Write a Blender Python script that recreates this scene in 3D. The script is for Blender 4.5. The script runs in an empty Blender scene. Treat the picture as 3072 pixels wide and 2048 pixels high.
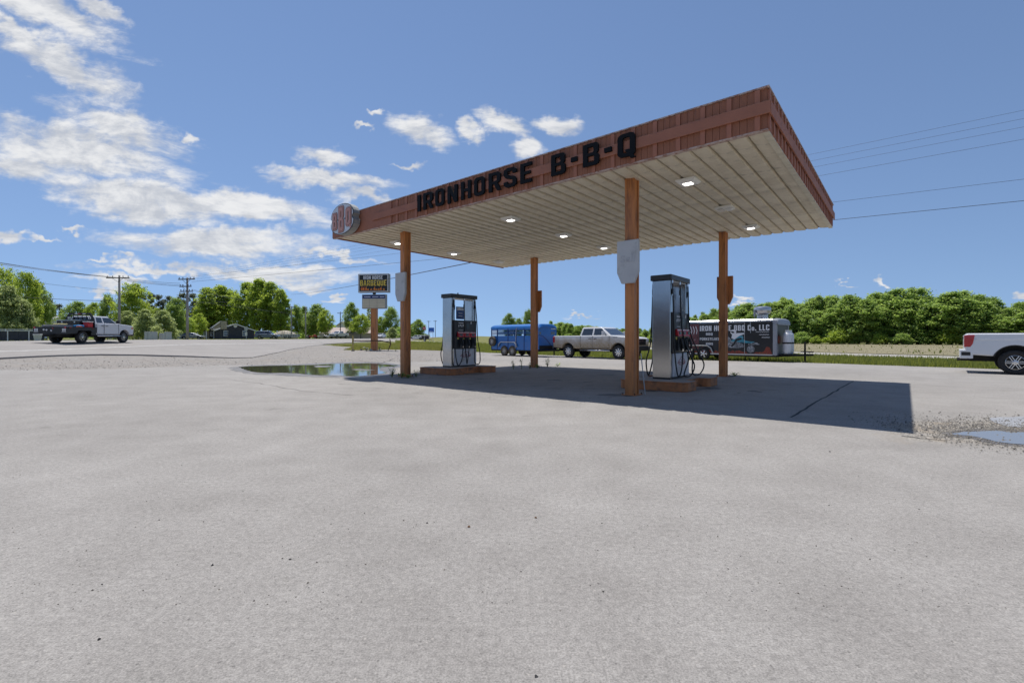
import bpy, bmesh, math, random
import numpy as np
from mathutils import Vector, Matrix
from mathutils.geometry import tessellate_polygon

random.seed(7)
rng = np.random.default_rng(11)
scene = bpy.context.scene
COL = scene.collection
R = math.radians

# ------------------------------------------------------------------ camera, sky, sun, exposure
EYE = 1.15          # eye height above the lot (metres)
FPX = 1426.0        # focal length of the 3072 px wide photograph, in pixels
CX, HY = 1536.0, 1016.0

cam_data = bpy.data.cameras.new("camera")
cam = bpy.data.objects.new("camera", cam_data)
COL.objects.link(cam)
cam.location = (0, 0, EYE)
cam.rotation_euler = (R(90), 0, 0)
cam_data.sensor_width = 36.0
cam_data.lens = FPX / 3072 * 36.0
cam_data.shift_y = (HY - 1024.0) / 3072
cam_data.clip_start = 0.05
cam_data.clip_end = 9000
scene.camera = cam

SUN_TRAVEL = Vector((0.93, -1.52, -5.02)).normalized()
to_sun = -SUN_TRAVEL
SUN_EL = math.asin(to_sun.z)
SUN_AZ = math.atan2(to_sun.x, to_sun.y)       # clockwise from +Y
sun_data = bpy.data.lights.new("sun", 'SUN')
sun = bpy.data.objects.new("sun", sun_data)
COL.objects.link(sun)
sun.location = (-60, 90, 260)
sun.rotation_euler = SUN_TRAVEL.to_track_quat('-Z', 'Y').to_euler()
sun_data.energy = 3.6
sun_data.angle = R(0.53)
sun_data.color = (1.0, 0.965, 0.91)

scene.view_settings.view_transform = 'Standard'
scene.view_settings.look = 'None'
scene.view_settings.exposure = 0.45
scene.view_settings.gamma = 1.0
scene.view_settings.use_curve_mapping = False
scene.cycles.max_bounces = 7
scene.cycles.diffuse_bounces = 4
scene.cycles.transparent_max_bounces = 12
scene.cycles.use_denoising = True

world = bpy.data.worlds.new("World")
scene.world = world
world.use_nodes = True
world.cycles.sampling_method = 'MANUAL'
world.cycles.sample_map_resolution = 1024


class NT:
    """small helper to wire shader nodes"""
    def __init__(self, tree):
        self.t = tree
        self.n = tree.nodes
        self.l = tree.links

    def node(self, kind, **kw):
        nd = self.n.new(kind)
        for k, v in kw.items():
            setattr(nd, k, v)
        return nd

    def put(self, sock, val):
        if hasattr(val, 'is_linked') or isinstance(val, bpy.types.NodeSocket):
            self.l.new(val, sock)
        else:
            sock.default_value = val

    def math(self, op, a, b=None, c=None, clamp=False):
        nd = self.node('ShaderNodeMath', operation=op, use_clamp=clamp)
        self.put(nd.inputs[0], a)
        if b is not None:
            self.put(nd.inputs[1], b)
        if c is not None:
            self.put(nd.inputs[2], c)
        return nd.outputs[0]

    def vmath(self, op, a, b=None):
        nd = self.node('ShaderNodeVectorMath', operation=op)
        self.put(nd.inputs[0], a)
        if b is not None:
            self.put(nd.inputs[1], b)
        return nd

    def noise(self, vec, scale, detail=4, rough=0.55, dist=0.0, dim='3D'):
        nd = self.node('ShaderNodeTexNoise', noise_dimensions=dim)
        if vec is not None:
            self.l.new(vec, nd.inputs['Vector'])
        nd.inputs['Scale'].default_value = scale
        nd.inputs['Detail'].default_value = detail
        nd.inputs['Roughness'].default_value = rough
        nd.inputs['Distortion'].default_value = dist
        return nd.outputs['Fac']

    def rng(self, val, a, b, c=0.0, d=1.0, smooth=True):
        nd = self.node('ShaderNodeMapRange', interpolation_type='SMOOTHSTEP' if smooth else 'LINEAR')
        self.put(nd.inputs[0], val)
        for i, x in zip((1, 2, 3, 4), (a, b, c, d)):
            self.put(nd.inputs[i], x)
        return nd.outputs[0]

    def mix(self, fac, a, b, mode='MIX'):
        nd = self.node('ShaderNodeMix', data_type='RGBA', blend_type=mode)
        self.put(nd.inputs[0], fac)
        self.put(nd.inputs[6], a if not isinstance(a, tuple) else (*a[:3], 1))
        self.put(nd.inputs[7], b if not isinstance(b, tuple) else (*b[:3], 1))
        return nd.outputs[2]

    def sep(self, vec):
        nd = self.node('ShaderNodeSeparateXYZ')
        self.l.new(vec, nd.inputs[0])
        return nd.outputs

    def comb(self, x, y, z):
        nd = self.node('ShaderNodeCombineXYZ')
        for i, v in enumerate((x, y, z)):
            self.put(nd.inputs[i], v)
        return nd.outputs[0]


def build_world():
    w = NT(world.node_tree)
    w.n.clear()
    out = w.node('ShaderNodeOutputWorld')
    sky = w.node('ShaderNodeTexSky', sky_type='NISHITA')
    sky.sun_disc = False
    sky.sun_elevation = SUN_EL
    sky.sun_rotation = SUN_AZ
    sky.altitude = 0
    sky.air_density = 1.0
    sky.dust_density = 0.05
    sky.ozone_density = 4.5
    # the photographed sky stays clear blue down to the horizon: little haze near the ground
    sd = w.node('ShaderNodeTexCoord').outputs['Generated']
    sx, sy, sz = w.sep(sd)[:3]
    w.l.new(w.vmath('NORMALIZE', w.comb(sx, sy, w.math('ADD', w.math('MULTIPLY', w.math('MAXIMUM', sz, 0.0), 0.84), 0.165))).outputs[0], sky.inputs['Vector'])
    bg_sky = w.node('ShaderNodeBackground')
    hs = w.node('ShaderNodeHueSaturation')
    hs.inputs['Saturation'].default_value = 0.94
    w.l.new(sky.outputs[0], hs.inputs['Color'])
    w.l.new(w.mix(1.0, hs.outputs[0], (0.97, 0.985, 1.01), 'MULTIPLY'), bg_sky.inputs[0])
    bg_sky.inputs[1].default_value = 0.088
    tc = w.node('ShaderNodeTexCoord')
    d = tc.outputs['Generated']
    x, y, z = w.sep(d)[:3]
    zc = w.math('MAXIMUM', z, 0.0)
    # cloud deck: directions projected on a level layer
    den = w.math('ADD', zc, 0.10)
    q = w.comb(w.math('DIVIDE', x, den), w.math('DIVIDE', y, den), 0.0)
    # cloud banks, placed by azimuth (x/y) and height (z/y)
    yc = w.math('MAXIMUM', y, 0.002)
    a = w.math('DIVIDE', x, yc)
    e = w.math('DIVIDE', z, yc)
    wob = w.noise(q, 1.1, 3, 0.6)
    wob2 = w.noise(w.vmath('ADD', q, (7.3, 2.1, 0.0)).outputs[0], 1.1, 3, 0.6)
    ga = w.math('ADD', a, w.math('MULTIPLY', w.math('SUBTRACT', wob, 0.5), 0.14))
    ge = w.math('ADD', e, w.math('MULTIPLY', w.math('SUBTRACT', wob2, 0.5), 0.09))
    flat = w.comb(a, e, 0.0)
    for sc_, am in ((13.0, 0.075), (38.0, 0.030)):
        ga = w.math('ADD', ga, w.math('MULTIPLY', w.math('SUBTRACT', w.noise(flat, sc_, 3, 0.6), 0.5), am))
        ge = w.math('ADD', ge, w.math('MULTIPLY', w.math('SUBTRACT', w.noise(w.vmath('ADD', flat, (3.7, 9.1, 0.0)).outputs[0], sc_, 3, 0.6), 0.5), am))
    g = w.comb(ga, ge, 0.0)
    # centre x, centre y, half length, half height (photo pixels), tilt (deg, clockwise positive), weight
    banks = [(95, 25, 260, 62, 24), (275, 30, 110, 34, 38), (40, 115, 150, 34, 22),
             (190, 215, 280, 66, 27), (255, 450, 330, 92, 10), (360, 395, 210, 70, 22),
             (60, 500, 150, 60, 6), (400, 590, 340, 62, 10), (700, 618, 290, 46, 5),
             (640, 730, 380, 46, 4), (760, 815, 330, 30, 3), (470, 805, 300, 22, 2), (1010, 765, 130, 16, 4),
             (975, 452, 92, 40, 12), (1245, 400, 105, 50, 14), (1000, 545, 185, 34, 9), (1120, 600, 120, 26, 8),
             (1515, 365, 92, 36, 14), (1570, 440, 50, 34, 0), (1675, 375, 62, 32, 4), (1410, 402, 32, 28, 0),
             (1208, 506, 52, 12, 0), (1120, 332, 28, 10, 0), (1075, 384, 30, 10, 15), (570, 426, 30, 12, 0),
             (20, 688, 60, 18, 4), (225, 682, 34, 9, 0), (130, 705, 60, 9, 8), (290, 770, 40, 10, 0), (370, 775, 48, 16, 6),
             (2677, 842, 17, 15, 0), (2580, 848, 26, 6, 0), (2225, 897, 30, 9, 8), (3056, 888, 50, 20, -10),
             (900, 850, 120, 18, 2), (905, 868, 80, 14, 3), (1015, 905, 50, 10, 0), (330, 850, 120, 20, 2), (1730, 945, 40, 6, 0)]
    mn = None
    for (px, py, sx, sy, tilt) in banks:
        mp = w.node('ShaderNodeMapping', vector_type='TEXTURE')
        w.l.new(g, mp.inputs['Vector'])
        mp.inputs['Location'].default_value = ((px - CX) / FPX, (HY - py) / FPX, 0)
        mp.inputs['Rotation'].default_value = (0, 0, -R(tilt))
        mp.inputs['Scale'].default_value = (sx / FPX, sy / FPX, 1)
        ln = w.vmath('LENGTH', mp.outputs[0]).outputs['Value']
        mn = ln if mn is None else w.math('SMOOTH_MIN', mn, ln, 0.25)
    mask = w.math('MULTIPLY', w.math('SUBTRACT', 1.20, mn), 1.0)
    # elsewhere (beside and behind the camera) a loose scatter of the same clouds
    big = w.noise(w.vmath('ADD', q, (31.0, 4.0, 0.0)).outputs[0], 0.55, 2, 0.5)
    away = w.rng(y, 0.45, 0.15)
    mask2 = w.math('MULTIPLY', w.math('SUBTRACT', w.math('MULTIPLY', big, 5.0), 2.9), away)
    mask = w.math('MAXIMUM', w.math('MAXIMUM', mask, -1.2), w.math('SUBTRACT', mask2, w.math('MULTIPLY', w.math('SUBTRACT', 1.0, away), 3.0)))
    # puffy edges
    stretch = w.node('ShaderNodeMapping')
    w.l.new(w.comb(a, e, w.math('MULTIPLY', z, 2.0)), stretch.inputs['Vector'])
    stretch.inputs['Rotation'].default_value = (0, 0, R(14))
    stretch.inputs['Scale'].default_value = (0.62, 1.25, 1.0)
    fb = w.math('ADD', w.math('MULTIPLY', w.noise(stretch.outputs[0], 6.5, 9, 0.66, 0.5), 0.62), w.math('MULTIPLY', w.noise(stretch.outputs[0], 21.0, 7, 0.62, 0.4), 0.38))
    shape = w.math('ADD', mask, w.math('MULTIPLY', w.math('SUBTRACT', fb, 0.5), 2.9))
    dens = w.rng(shape, 0.0, 0.84)
    # the thick middles are greyer than the edges that the sun shines through
    off = w.vmath('ADD', stretch.outputs[0], (0.0, 0.030, 0.0)).outputs[0]
    fb2 = w.math('ADD', w.math('MULTIPLY', w.noise(off, 6.5, 9, 0.66, 0.5), 0.62), w.math('MULTIPLY', w.noise(off, 21.0, 7, 0.62, 0.4), 0.38))
    lit = w.rng(w.math('ADD', w.math('SUBTRACT', fb, fb2), w.math('MULTIPLY', w.math('SUBTRACT', fb, 0.5), 0.35)), -0.16, 0.16)
    ccol = w.mix(lit, (0.50, 0.525, 0.575), (0.80, 0.80, 0.80))
    bg_c = w.node('ShaderNodeBackground')
    w.l.new(ccol, bg_c.inputs[0])
    bg_c.inputs[1].default_value = 0.80
    low = w.rng(z, 0.0, 0.05)
    fac = w.math('MULTIPLY', w.math('MULTIPLY', dens, 0.94), low)
    ms = w.node('ShaderNodeMixShader')
    w.l.new(fac, ms.inputs[0])
    w.l.new(bg_sky.outputs[0], ms.inputs[1])
    w.l.new(bg_c.outputs[0], ms.inputs[2])
    w.l.new(ms.outputs[0], out.inputs[0])


build_world()


# ------------------------------------------------------------------ places in the photograph -> places on the ground
def at(px, py, Y):
    """world point seen at photo pixel (px, py) at depth Y"""
    return Vector(((px - CX) / FPX * Y, Y, EYE + (HY - py) / FPX * Y))


def onlot(px, py, z=0.0):
    """world point on the level lot seen at photo pixel"""
    Y = FPX * (EYE - z) / (py - HY)
    return Vector(((px - CX) / FPX * Y, Y, z))


def sst(t):
    t = max(0.0, min(1.0, t))
    return t * t * (3 - 2 * t)


def road_x(x, y):
    return x + 0.04 * (y - 33)


def ground_h(x, y):
    xr = road_x(x, y)
    h = 0.75 * sst((-xr - 21) / 12)
    h += 0.18 * sst((y - 24) / 18) * sst((-x - 1) / 9)
    h += 0.0026 * max(0.0, min(y, 400) - 40) * sst((-xr - 8) / 20)
    h += 2.4 * sst((y - 120) / 130) * sst((22 - x) / 40) * sst((x + 48) / 30)
    h -= 0.45 * sst((-xr - 46) / 14)* sst((90-y)/30)
    h += 1.0 * sst((y - 250) / 500)
    return h


# ------------------------------------------------------------------ materials
def mat(name, col, rough=0.6, metal=0.0, var=0.0, vscale=4.0, bump=0.0, bscale=40.0, coat=0.0, emit=None,
        emit_strength=0.0, spec=0.5, dirt=None, dirt_amt=0.0, dscale=3.0, stretch=(1, 1, 1)):
    m = bpy.data.materials.new(name)
    m.use_nodes = True
    t = NT(m.node_tree)
    b = t.n['Principled BSDF']
    b.inputs['Roughness'].default_value = rough
    b.inputs['Metallic'].default_value = metal
    b.inputs['Coat Weight'].default_value = coat
    b.inputs['Specular IOR Level'].default_value = spec
    col = tuple(col)
    tc = t.node('ShaderNodeTexCoord').outputs['Object']
    if stretch != (1, 1, 1):
        mp = t.node('ShaderNodeMapping')
        t.l.new(tc, mp.inputs[0])
        mp.inputs['Scale'].default_value = stretch
        tc = mp.outputs[0]
    c = (*col, 1)
    if var > 0:
        f = t.noise(tc, vscale, 6, 0.6)
        f = t.rng(f, 0.28, 0.72, smooth=False)
        c = t.mix(f, tuple(max(0, v * (1 - var)) for v in col), tuple(min(1, v * (1 + var)) for v in col))
    if dirt:
        f = t.rng(t.noise(tc, dscale, 7, 0.68), 0.62 - 0.35 * dirt_amt, 0.80 - 0.2 * dirt_amt)
        c = t.mix(f, c, tuple(dirt))
    t.put(b.inputs['Base Color'], c)
    if bump > 0:
        bn = t.node('ShaderNodeBump')
        bn.inputs['Strength'].default_value = bump
        bn.inputs['Distance'].default_value = 0.02
        t.l.new(t.noise(tc, bscale, 5, 0.6), bn.inputs['Height'])
        t.l.new(bn.outputs[0], b.inputs['Normal'])
    if emit:
        b.inputs['Emission Color'].default_value = (*emit, 1)
        b.inputs['Emission Strength'].default_value = emit_strength
    return m


def glass_mat(name, tint=(0.02, 0.025, 0.03), rough=0.04):
    m = mat(name, tint, rough=rough, spec=0.9, coat=0.6)
    return m


def leaf_mat(name, c1, c2, trans=(0.20, 0.30, 0.03), tw=0.42):
    m = bpy.data.materials.new(name)
    m.use_nodes = True
    t = NT(m.node_tree)
    t.n.clear()
    out = t.node('ShaderNodeOutputMaterial')
    geo = t.node('ShaderNodeNewGeometry')
    oi = t.node('ShaderNodeObjectInfo')
    tc = t.node('ShaderNodeTexCoord')
    n = t.noise(tc.outputs['Object'], 0.55, 3, 0.6)
    f = t.math('ADD', t.math('MULTIPLY', geo.outputs['Random Per Island'], 0.55), t.math('MULTIPLY', n, 0.6))
    f = t.math('ADD', f, t.math('MULTIPLY', t.math('SUBTRACT', oi.outputs['Random'], 0.5), 0.5))
    f = t.rng(f, 0.15, 0.95, smooth=False)
    col = t.mix(f, c1, c2)
    tcol = t.mix(0.5, col, trans)
    d = t.node('ShaderNodeBsdfPrincipled')
    d.inputs['Roughness'].default_value = 0.5
    d.inputs['Specular IOR Level'].default_value = 0.35
    t.l.new(col, d.inputs['Base Color'])
    tr = t.node('ShaderNodeBsdfTranslucent')
    t.l.new(tcol, tr.inputs['Color'])
    ms = t.node('ShaderNodeMixShader')
    ms.inputs[0].default_value = tw
    t.l.new(d.outputs[0], ms.inputs[1])
    t.l.new(tr.outputs[0], ms.inputs[2])
    t.l.new(ms.outputs[0], out.inputs[0])
    return m


# ------------------------------------------------------------------ mesh building
class MB:
    def __init__(self):
        self.v = []
        self.f = []

    def poly(self, pts):
        i = len(self.v)
        self.v += [tuple(p) for p in pts]
        self.f.append(tuple(range(i, i + len(pts))))
        return self

    def box(self, x0, x1, y0, y1, z0, z1, M=None):
        c = [(x0, y0, z0), (x1, y0, z0), (x1, y1, z0), (x0, y1, z0), (x0, y0, z1), (x1, y0, z1), (x1, y1, z1), (x0, y1, z1)]
        if M is not None:
            c = [tuple(M @ Vector(p)) for p in c]
        i = len(self.v)
        self.v += c
        for q in ((0, 3, 2, 1), (4, 5, 6, 7), (0, 1, 5, 4), (1, 2, 6, 5), (2, 3, 7, 6), (3, 0, 4, 7)):
            self.f.append(tuple(i + k for k in q))
        return self

    def bar(self, p, q, w, h=None):
        """square bar between two points"""
        h = h or w
        p, q = Vector(p), Vector(q)
        d = (q - p)
        L = d.length
        M = Matrix.Translation(p) @ d.to_track_quat('X', 'Z').to_matrix().to_4x4()
        return self.box(0, L, -w / 2, w / 2, -h / 2, h / 2, M)

    def prism(self, poly, fn, d0, d1):
        """extrude a 2D outline; fn(a, b, d) -> 3D"""
        i = len(self.v)
        n = len(poly)
        self.v += [tuple(fn(a, b, d0)) for a, b in poly] + [tuple(fn(a, b, d1)) for a, b in poly]
        self.f.append(tuple(range(i, i + n)))
        self.f.append(tuple(range(i + 2 * n - 1, i + n - 1, -1)))
        for k in range(n):
            k2 = (k + 1) % n
            self.f.append((i + k2, i + k, i + n + k, i + n + k2))
        return self

    def loft(self, rings, caps=True, closed=True):
        i = len(self.v)
        n = len(rings[0])
        for r in rings:
            self.v += [tuple(p) for p in r]
        for a in range(len(rings) - 1):
            for k in range(n if closed else n - 1):
                k2 = (k + 1) % n
                self.f.append((i + a * n + k, i + a * n + k2, i + (a + 1) * n + k2, i + (a + 1) * n + k))
        if caps:
            self.f.append(tuple(i + k for k in range(n - 1, -1, -1)))
            self.f.append(tuple(i + (len(rings) - 1) * n + k for k in range(n)))
        return self

    def tube(self, pts, r, n=6, caps=True):
        pts = [Vector(p) for p in pts]
        rr = r if isinstance(r, (list, tuple)) else [r] * len(pts)
        rings = []
        ref = Vector((0.123, 0.977, 0.17))
        for i, p in enumerate(pts):
            d = (pts[min(i + 1, len(pts) - 1)] - pts[max(i - 1, 0)]).normalized()
            if abs(d.dot(ref)) > 0.95:
                ref = Vector((0.9, 0.1, 0.3)).normalized()
            a = d.cross(ref).normalized()
            b = d.cross(a)
            rings.append([p + (a * math.cos(2 * math.pi * k / n) + b * math.sin(2 * math.pi * k / n)) * rr[i] for k in range(n)])
        return self.loft(rings, caps)

    def lathe(self, prof, n=24, M=None, caps=True):
        """profile of (radius, height) about local Z"""
        rings = []
        for r, h in prof:
            rg = [Vector((r * math.cos(2 * math.pi * k / n), r * math.sin(2 * math.pi * k / n), h)) for k in range(n)]
            if M is not None:
                rg = [M @ p for p in rg]
            rings.append(rg)
        return self.loft(rings, caps)

    def add(self, o):
        i = len(self.v)
        self.v += o.v
        self.f += [tuple(i + k for k in q) for q in o.f]
        return self

    def mesh(self, name, smooth=False):
        me = bpy.data.meshes.new(name)
        me.from_pydata(self.v, [], self.f)
        bm = bmesh.new()
        bm.from_mesh(me)
        bmesh.ops.recalc_face_normals(bm, faces=bm.faces)
        bm.to_mesh(me)
        bm.free()
        if smooth:
            for p in me.polygons:
                p.use_smooth = True
        return me

    def build(self, name, m, parent=None, smooth=False, bevel=0.0, seg=2, loc=None, rz=None, auto=None):
        me = self.mesh(name, smooth)
        me.materials.append(m)
        return link(name, me, parent, bevel, seg, loc, rz, auto)


def link(name, me, parent=None, bevel=0.0, seg=2, loc=None, rz=None, auto=None):
    o = bpy.data.objects.new(name, me)
    COL.objects.link(o)
    if parent is not None:
        o.parent = parent
    if loc is not None:
        o.location = loc
    if rz is not None:
        o.rotation_euler.z = rz
    if bevel > 0:
        bv = o.modifiers.new("bevel", 'BEVEL')
        bv.width = bevel
        bv.segments = seg
        bv.limit_method = 'ANGLE'
        bv.angle_limit = R(32)
        bv.harden_normals = False
    if auto:
        for p in me.polygons:
            p.use_smooth = True
        bm = bmesh.new()
        bm.from_mesh(me)
        for e in bm.edges:
            if len(e.link_faces) == 2 and e.calc_face_angle(0) > R(auto):
                e.smooth = False
        bm.to_mesh(me)
        bm.free()
    return o


def tag(o, label, cat, group=None):
    o["label"] = label
    o["category"] = cat
    if group:
        o["group"] = group
    return o


def thing(name, label, cat, loc=(0, 0, 0), rz=0.0, group=None, scale=1.0):
    o = bpy.data.objects.new(name, None)
    o.empty_display_size = 0.3
    COL.objects.link(o)
    o.location = loc
    o.rotation_euler = (0, 0, rz)
    if scale != 1.0:
        o.scale = (scale,) * 3
    return tag(o, label, cat, group)


def holder(name, parent, loc=(0, 0, 0)):
    o = bpy.data.objects.new(name, None)
    o.empty_display_size = 0.1
    COL.objects.link(o)
    o.parent = parent
    o.location = loc
    return o


def structure(o):
    o["kind"] = "structure"
    return o


def stuff(o, label=None, cat=None):
    o["kind"] = "stuff"
    if label:
        tag(o, label, cat)
    return o


def copy_tree(o, parent=None):
    c = o.copy()
    COL.objects.link(c)
    c.parent = parent
    for ch in list(o.children):
        copy_tree(ch, c)
    return c


# ------------------------------------------------------------------ lettering: block capitals as outlines
def rrect(x0, y0, x1, y1, r, n=4):
    pts = []
    for cx, cy, a0 in ((x1 - r, y0 + r, -90), (x1 - r, y1 - r, 0), (x0 + r, y1 - r, 90), (x0 + r, y0 + r, 180)):
        for k in range(n + 1):
            a = R(a0 + 90 * k / n)
            pts.append((cx + r * math.cos(a), cy + r * math.sin(a)))
    return pts


def stroke(path, t):
    """outline of a polyline drawn with a pen of width t"""
    L, Rr = [], []
    P = [Vector(p) for p in path]
    for i, p in enumerate(P):
        d1 = (P[i] - P[i - 1]).normalized() if i > 0 else (P[1] - P[0]).normalized()
        d2 = (P[i + 1] - P[i]).normalized() if i < len(P) - 1 else d1
        n1, n2 = Vector((-d1.y, d1.x)), Vector((-d2.y, d2.x))
        m = (n1 + n2)
        m = m / max(0.35, m.length_squared) * 2 if m.length > 1e-4 else n1
        L.append(p + m * t / 2)
        Rr.append(p - m * t / 2)
    return [tuple(p) for p in L + Rr[::-1]]


def glyph(ch, w=0.52, t=0.15):
    """outline loops (outer, holes...) and extra overlapping pieces; cap height 1"""
    h = t * 0.95
    r = 0.17
    if ch == 'I':
        return t * 1.15, [[(0, 0), (t * 1.15, 0), (t * 1.15, 1), (0, 1)]], []
    if ch == '-':
        return 0.28, [[(0, 0.40), (0.28, 0.40), (0.28, 0.60), (0, 0.60)]], []
    if ch == '.':
        return t, [[(0, 0), (t, 0), (t, t), (0, t)]], []
    if ch in 'OQ':
        ex = []
        if ch == 'Q':
            ex = [[(w * 0.42, 0.30), (w * 0.66, 0.30), (w * 1.02, -0.10), (w * 0.74, -0.10)]]
        return w, [rrect(0, 0, w, 1, r), rrect(t, h, w - t, 1 - h, r * 0.5)], ex
    if ch == 'N':
        return w, [[(0, 0), (t, 0), (t, 0.60), (w - t, 0), (w, 0), (w, 1), (w - t, 1), (w - t, 0.40), (t, 1), (0, 1)]], []
    if ch == 'H':
        return w, [[(0, 0), (t, 0), (t, .43), (w - t, .43), (w - t, 0), (w, 0), (w, 1), (w - t, 1), (w - t, .57), (t, .57), (t, 1), (0, 1)]], []
    if ch == 'E':
        w *= 0.86
        return w, [[(0, 0), (w, 0), (w, h), (t, h), (t, .43), (w * .88, .43), (w * .88, .57), (t, .57), (t, 1 - h), (w, 1 - h), (w, 1), (0, 1)]], []
    if ch == 'B':
        c = .12
        o = [(0, 0), (w - c, 0), (w - .04, .04), (w, c), (w, .40), (w - .03, .47), (w - .09, .51), (w - .05, .55), (w - .02, .62), (w - .02, 1 - c), (w - .05, .97), (w - c, 1), (0, 1)]
        return w, [o, [(t, h), (w - t - .02, h), (w - t, h + .03), (w - t, .41), (w - t - .03, .44), (t, .44)],
                   [(t, .57), (w - t - .05, .57), (w - t - .02, .60), (w - t - .02, .83), (w - t - .05, 1 - h), (t, 1 - h)]], []
    if ch in 'RP':
        c = .12
        if ch == 'R':
            o = [(0, 0), (t, 0), (t, .38), (w * .46, .38), (w - t * .9, 0), (w + .03, 0), (w * .76, .41), (w - .05, .45), (w, .53), (w, 1 - c), (w - .04, .96), (w - c, 1), (0, 1)]
        else:
            o = [(0, 0), (t, 0), (t, .38), (w - c, .38), (w - .04, .42), (w, .5), (w, 1 - c), (w - .04, .96), (w - c, 1), (0, 1)]
        return w, [o, [(t, .52), (w - t - .03, .52), (w - t, .56), (w - t, .83), (w - t - .03, 1 - h), (t, 1 - h)]], []
    if ch == 'S':
        k = t / 2
        p = [(w - k, .70), (w - k, .84), (w - k - .07, 1 - k), (k + .08, 1 - k), (k, .86), (k, .66), (k + .06, .57), (w - k - .06, .44), (w - k, .34), (w - k, .15), (w - k - .08, k), (k + .08, k), (k, .16), (k, .30)]
        return w, [stroke(p, t)], []
    if ch == 'C':
        k = t / 2
        p = [(w - k, .66), (w - k, .86), (w - k - .08, 1 - k), (k + .08, 1 - k), (k, .86), (k, .14), (k + .08, k), (w - k - .08, k), (w - k, .14), (w - k, .34)]
        return w, [stroke(p, t)], []
    if ch == 'U':
        k = t / 2
        return w, [stroke([(k, 1), (k, .16), (k + .08, k), (w - k - .08, k), (w - k, .16), (w - k, 1)], t)], []
    if ch == 'L':
        w *= 0.8
        return w, [[(0, 0), (w, 0), (w, h), (t, h), (t, 1), (0, 1)]], []
    if ch == 'T':
        a = w / 2 - t / 2
        return w, [[(a, 0), (a + t, 0), (a + t, 1 - h), (w, 1 - h), (w, 1), (0, 1), (0, 1 - h), (a, 1 - h)]], []
    if ch == 'A':
        w *= 1.08
        return w, [[(0, 0), (t, 0), (w * .30, .22), (w * .70, .22), (w - t, 0), (w, 0), (w * .66, 1), (w * .34, 1)],
                   [(w * .35, .36), (w * .65, .36), (w * .5, .86)]], []
    if ch == 'K':
        return w, [[(0, 0), (t, 0), (t, .36), (t * 1.4, .44), (w - t, 0), (w + .03, 0), (w * .62, .56), (w, 1), (w - t, 1), (t, .60), (t, 1), (0, 1)]], []
    if ch == 'M':
        w *= 1.2
        return w, [[(0, 0), (t, 0), (t, .62), (w / 2 - .03, .18), (w / 2 + .03, .18), (w - t, .62), (w - t, 0), (w, 0), (w, 1), (w - t * .9, 1), (w / 2, .48), (t * .9, 1), (0, 1)]], []
    if ch == 'l':
        return t, [[(0, 0), (t, 0), (t, 1.02), (0, 1.02)]], []
    if ch == 'f':
        return .34, [stroke([(.10, 0), (.10, .84), (.15, .94), (.31, .95)], t)], [[(-.02, .58), (.30, .58), (.30, .70), (-.02, .70)]]
    if ch == 'e':
        k = t / 2
        return .46, [stroke([(k, .36), (.46 - k, .36), (.46 - k, .50), (.36, .65), (.10, .65), (k, .52), (k, .16), (.10, k), (.36, k), (.44, .14)], t * .8)], []
    if ch == 'o':
        return w * .8, [rrect(0, 0, w * .8, .62, r * .8), rrect(t * .8, h * .8, w * .8 - t * .8, .62 - h * .8, r * .4)], []
    return w * 0.55, [], []


def outline_solid(loops, fn, d0, d1, extras=(), mb=None):
    """solid from outline loops with holes; fn(a,b,d)->3D; d1 is the front"""
    mb = mb or MB()

    def one(lps, da, db):
        flat = [p for lp in lps for p in lp]
        tris = tessellate_polygon([[Vector((p[0], p[1], 0)) for p in lp] for lp in lps])
        i = len(mb.v)
        n = len(flat)
        mb.v += [tuple(fn(a, b, da)) for a, b in flat] + [tuple(fn(a, b, db)) for a, b in flat]
        for tr in tris:
            mb.f.append(tuple(i + k for k in tr))
            mb.f.append(tuple(i + n + k for k in reversed(tr)))
        s = 0
        for lp in lps:
            m = len(lp)
            for k in range(m):
                k2 = (k + 1) % m
                mb.f.append((i + s + k, i + s + k2, i + n + s + k2, i + n + s + k))
            s += m
    if loops:
        one(loops, d0, d1)
    for e in extras:
        one([e], d0, d1 + (d1 - d0) * 0.08)
    return mb


def text_mb(txt, fn, height, width=None, d0=0.0, d1=0.004, gap=0.12, t=0.15, lw=0.52):
    """a line of block lettering as one flat print; fn(a,b,d) with a from 0"""
    mb = MB()
    x = 0.0
    parts = []
    for ch in txt:
        if ch == ' ':
            x += 0.34
            continue
        w, loops, ex = glyph(ch, lw, t)
        parts.append((x, loops, ex))
        x += w + gap
    total = x - gap
    s = (width / total) if width else height
    for x0, loops, ex in parts:
        lo = [[((a + x0) * s, b * height) for a, b in lp] for lp in loops]
        e2 = [[((a + x0) * s, b * height) for a, b in lp] for lp in ex]
        outline_solid(lo, fn, d0, d1, e2, mb)
    return mb


def flat_poly(mb, pts, fn, d0, d1):
    return outline_solid([pts], fn, d0, d1, mb=mb)


def circle(cx, cy, r, n=18, ry=None):
    ry = ry or r
    return [(cx + r * math.cos(2 * math.pi * k / n), cy + ry * math.sin(2 * math.pi * k / n)) for k in range(n)]


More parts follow.
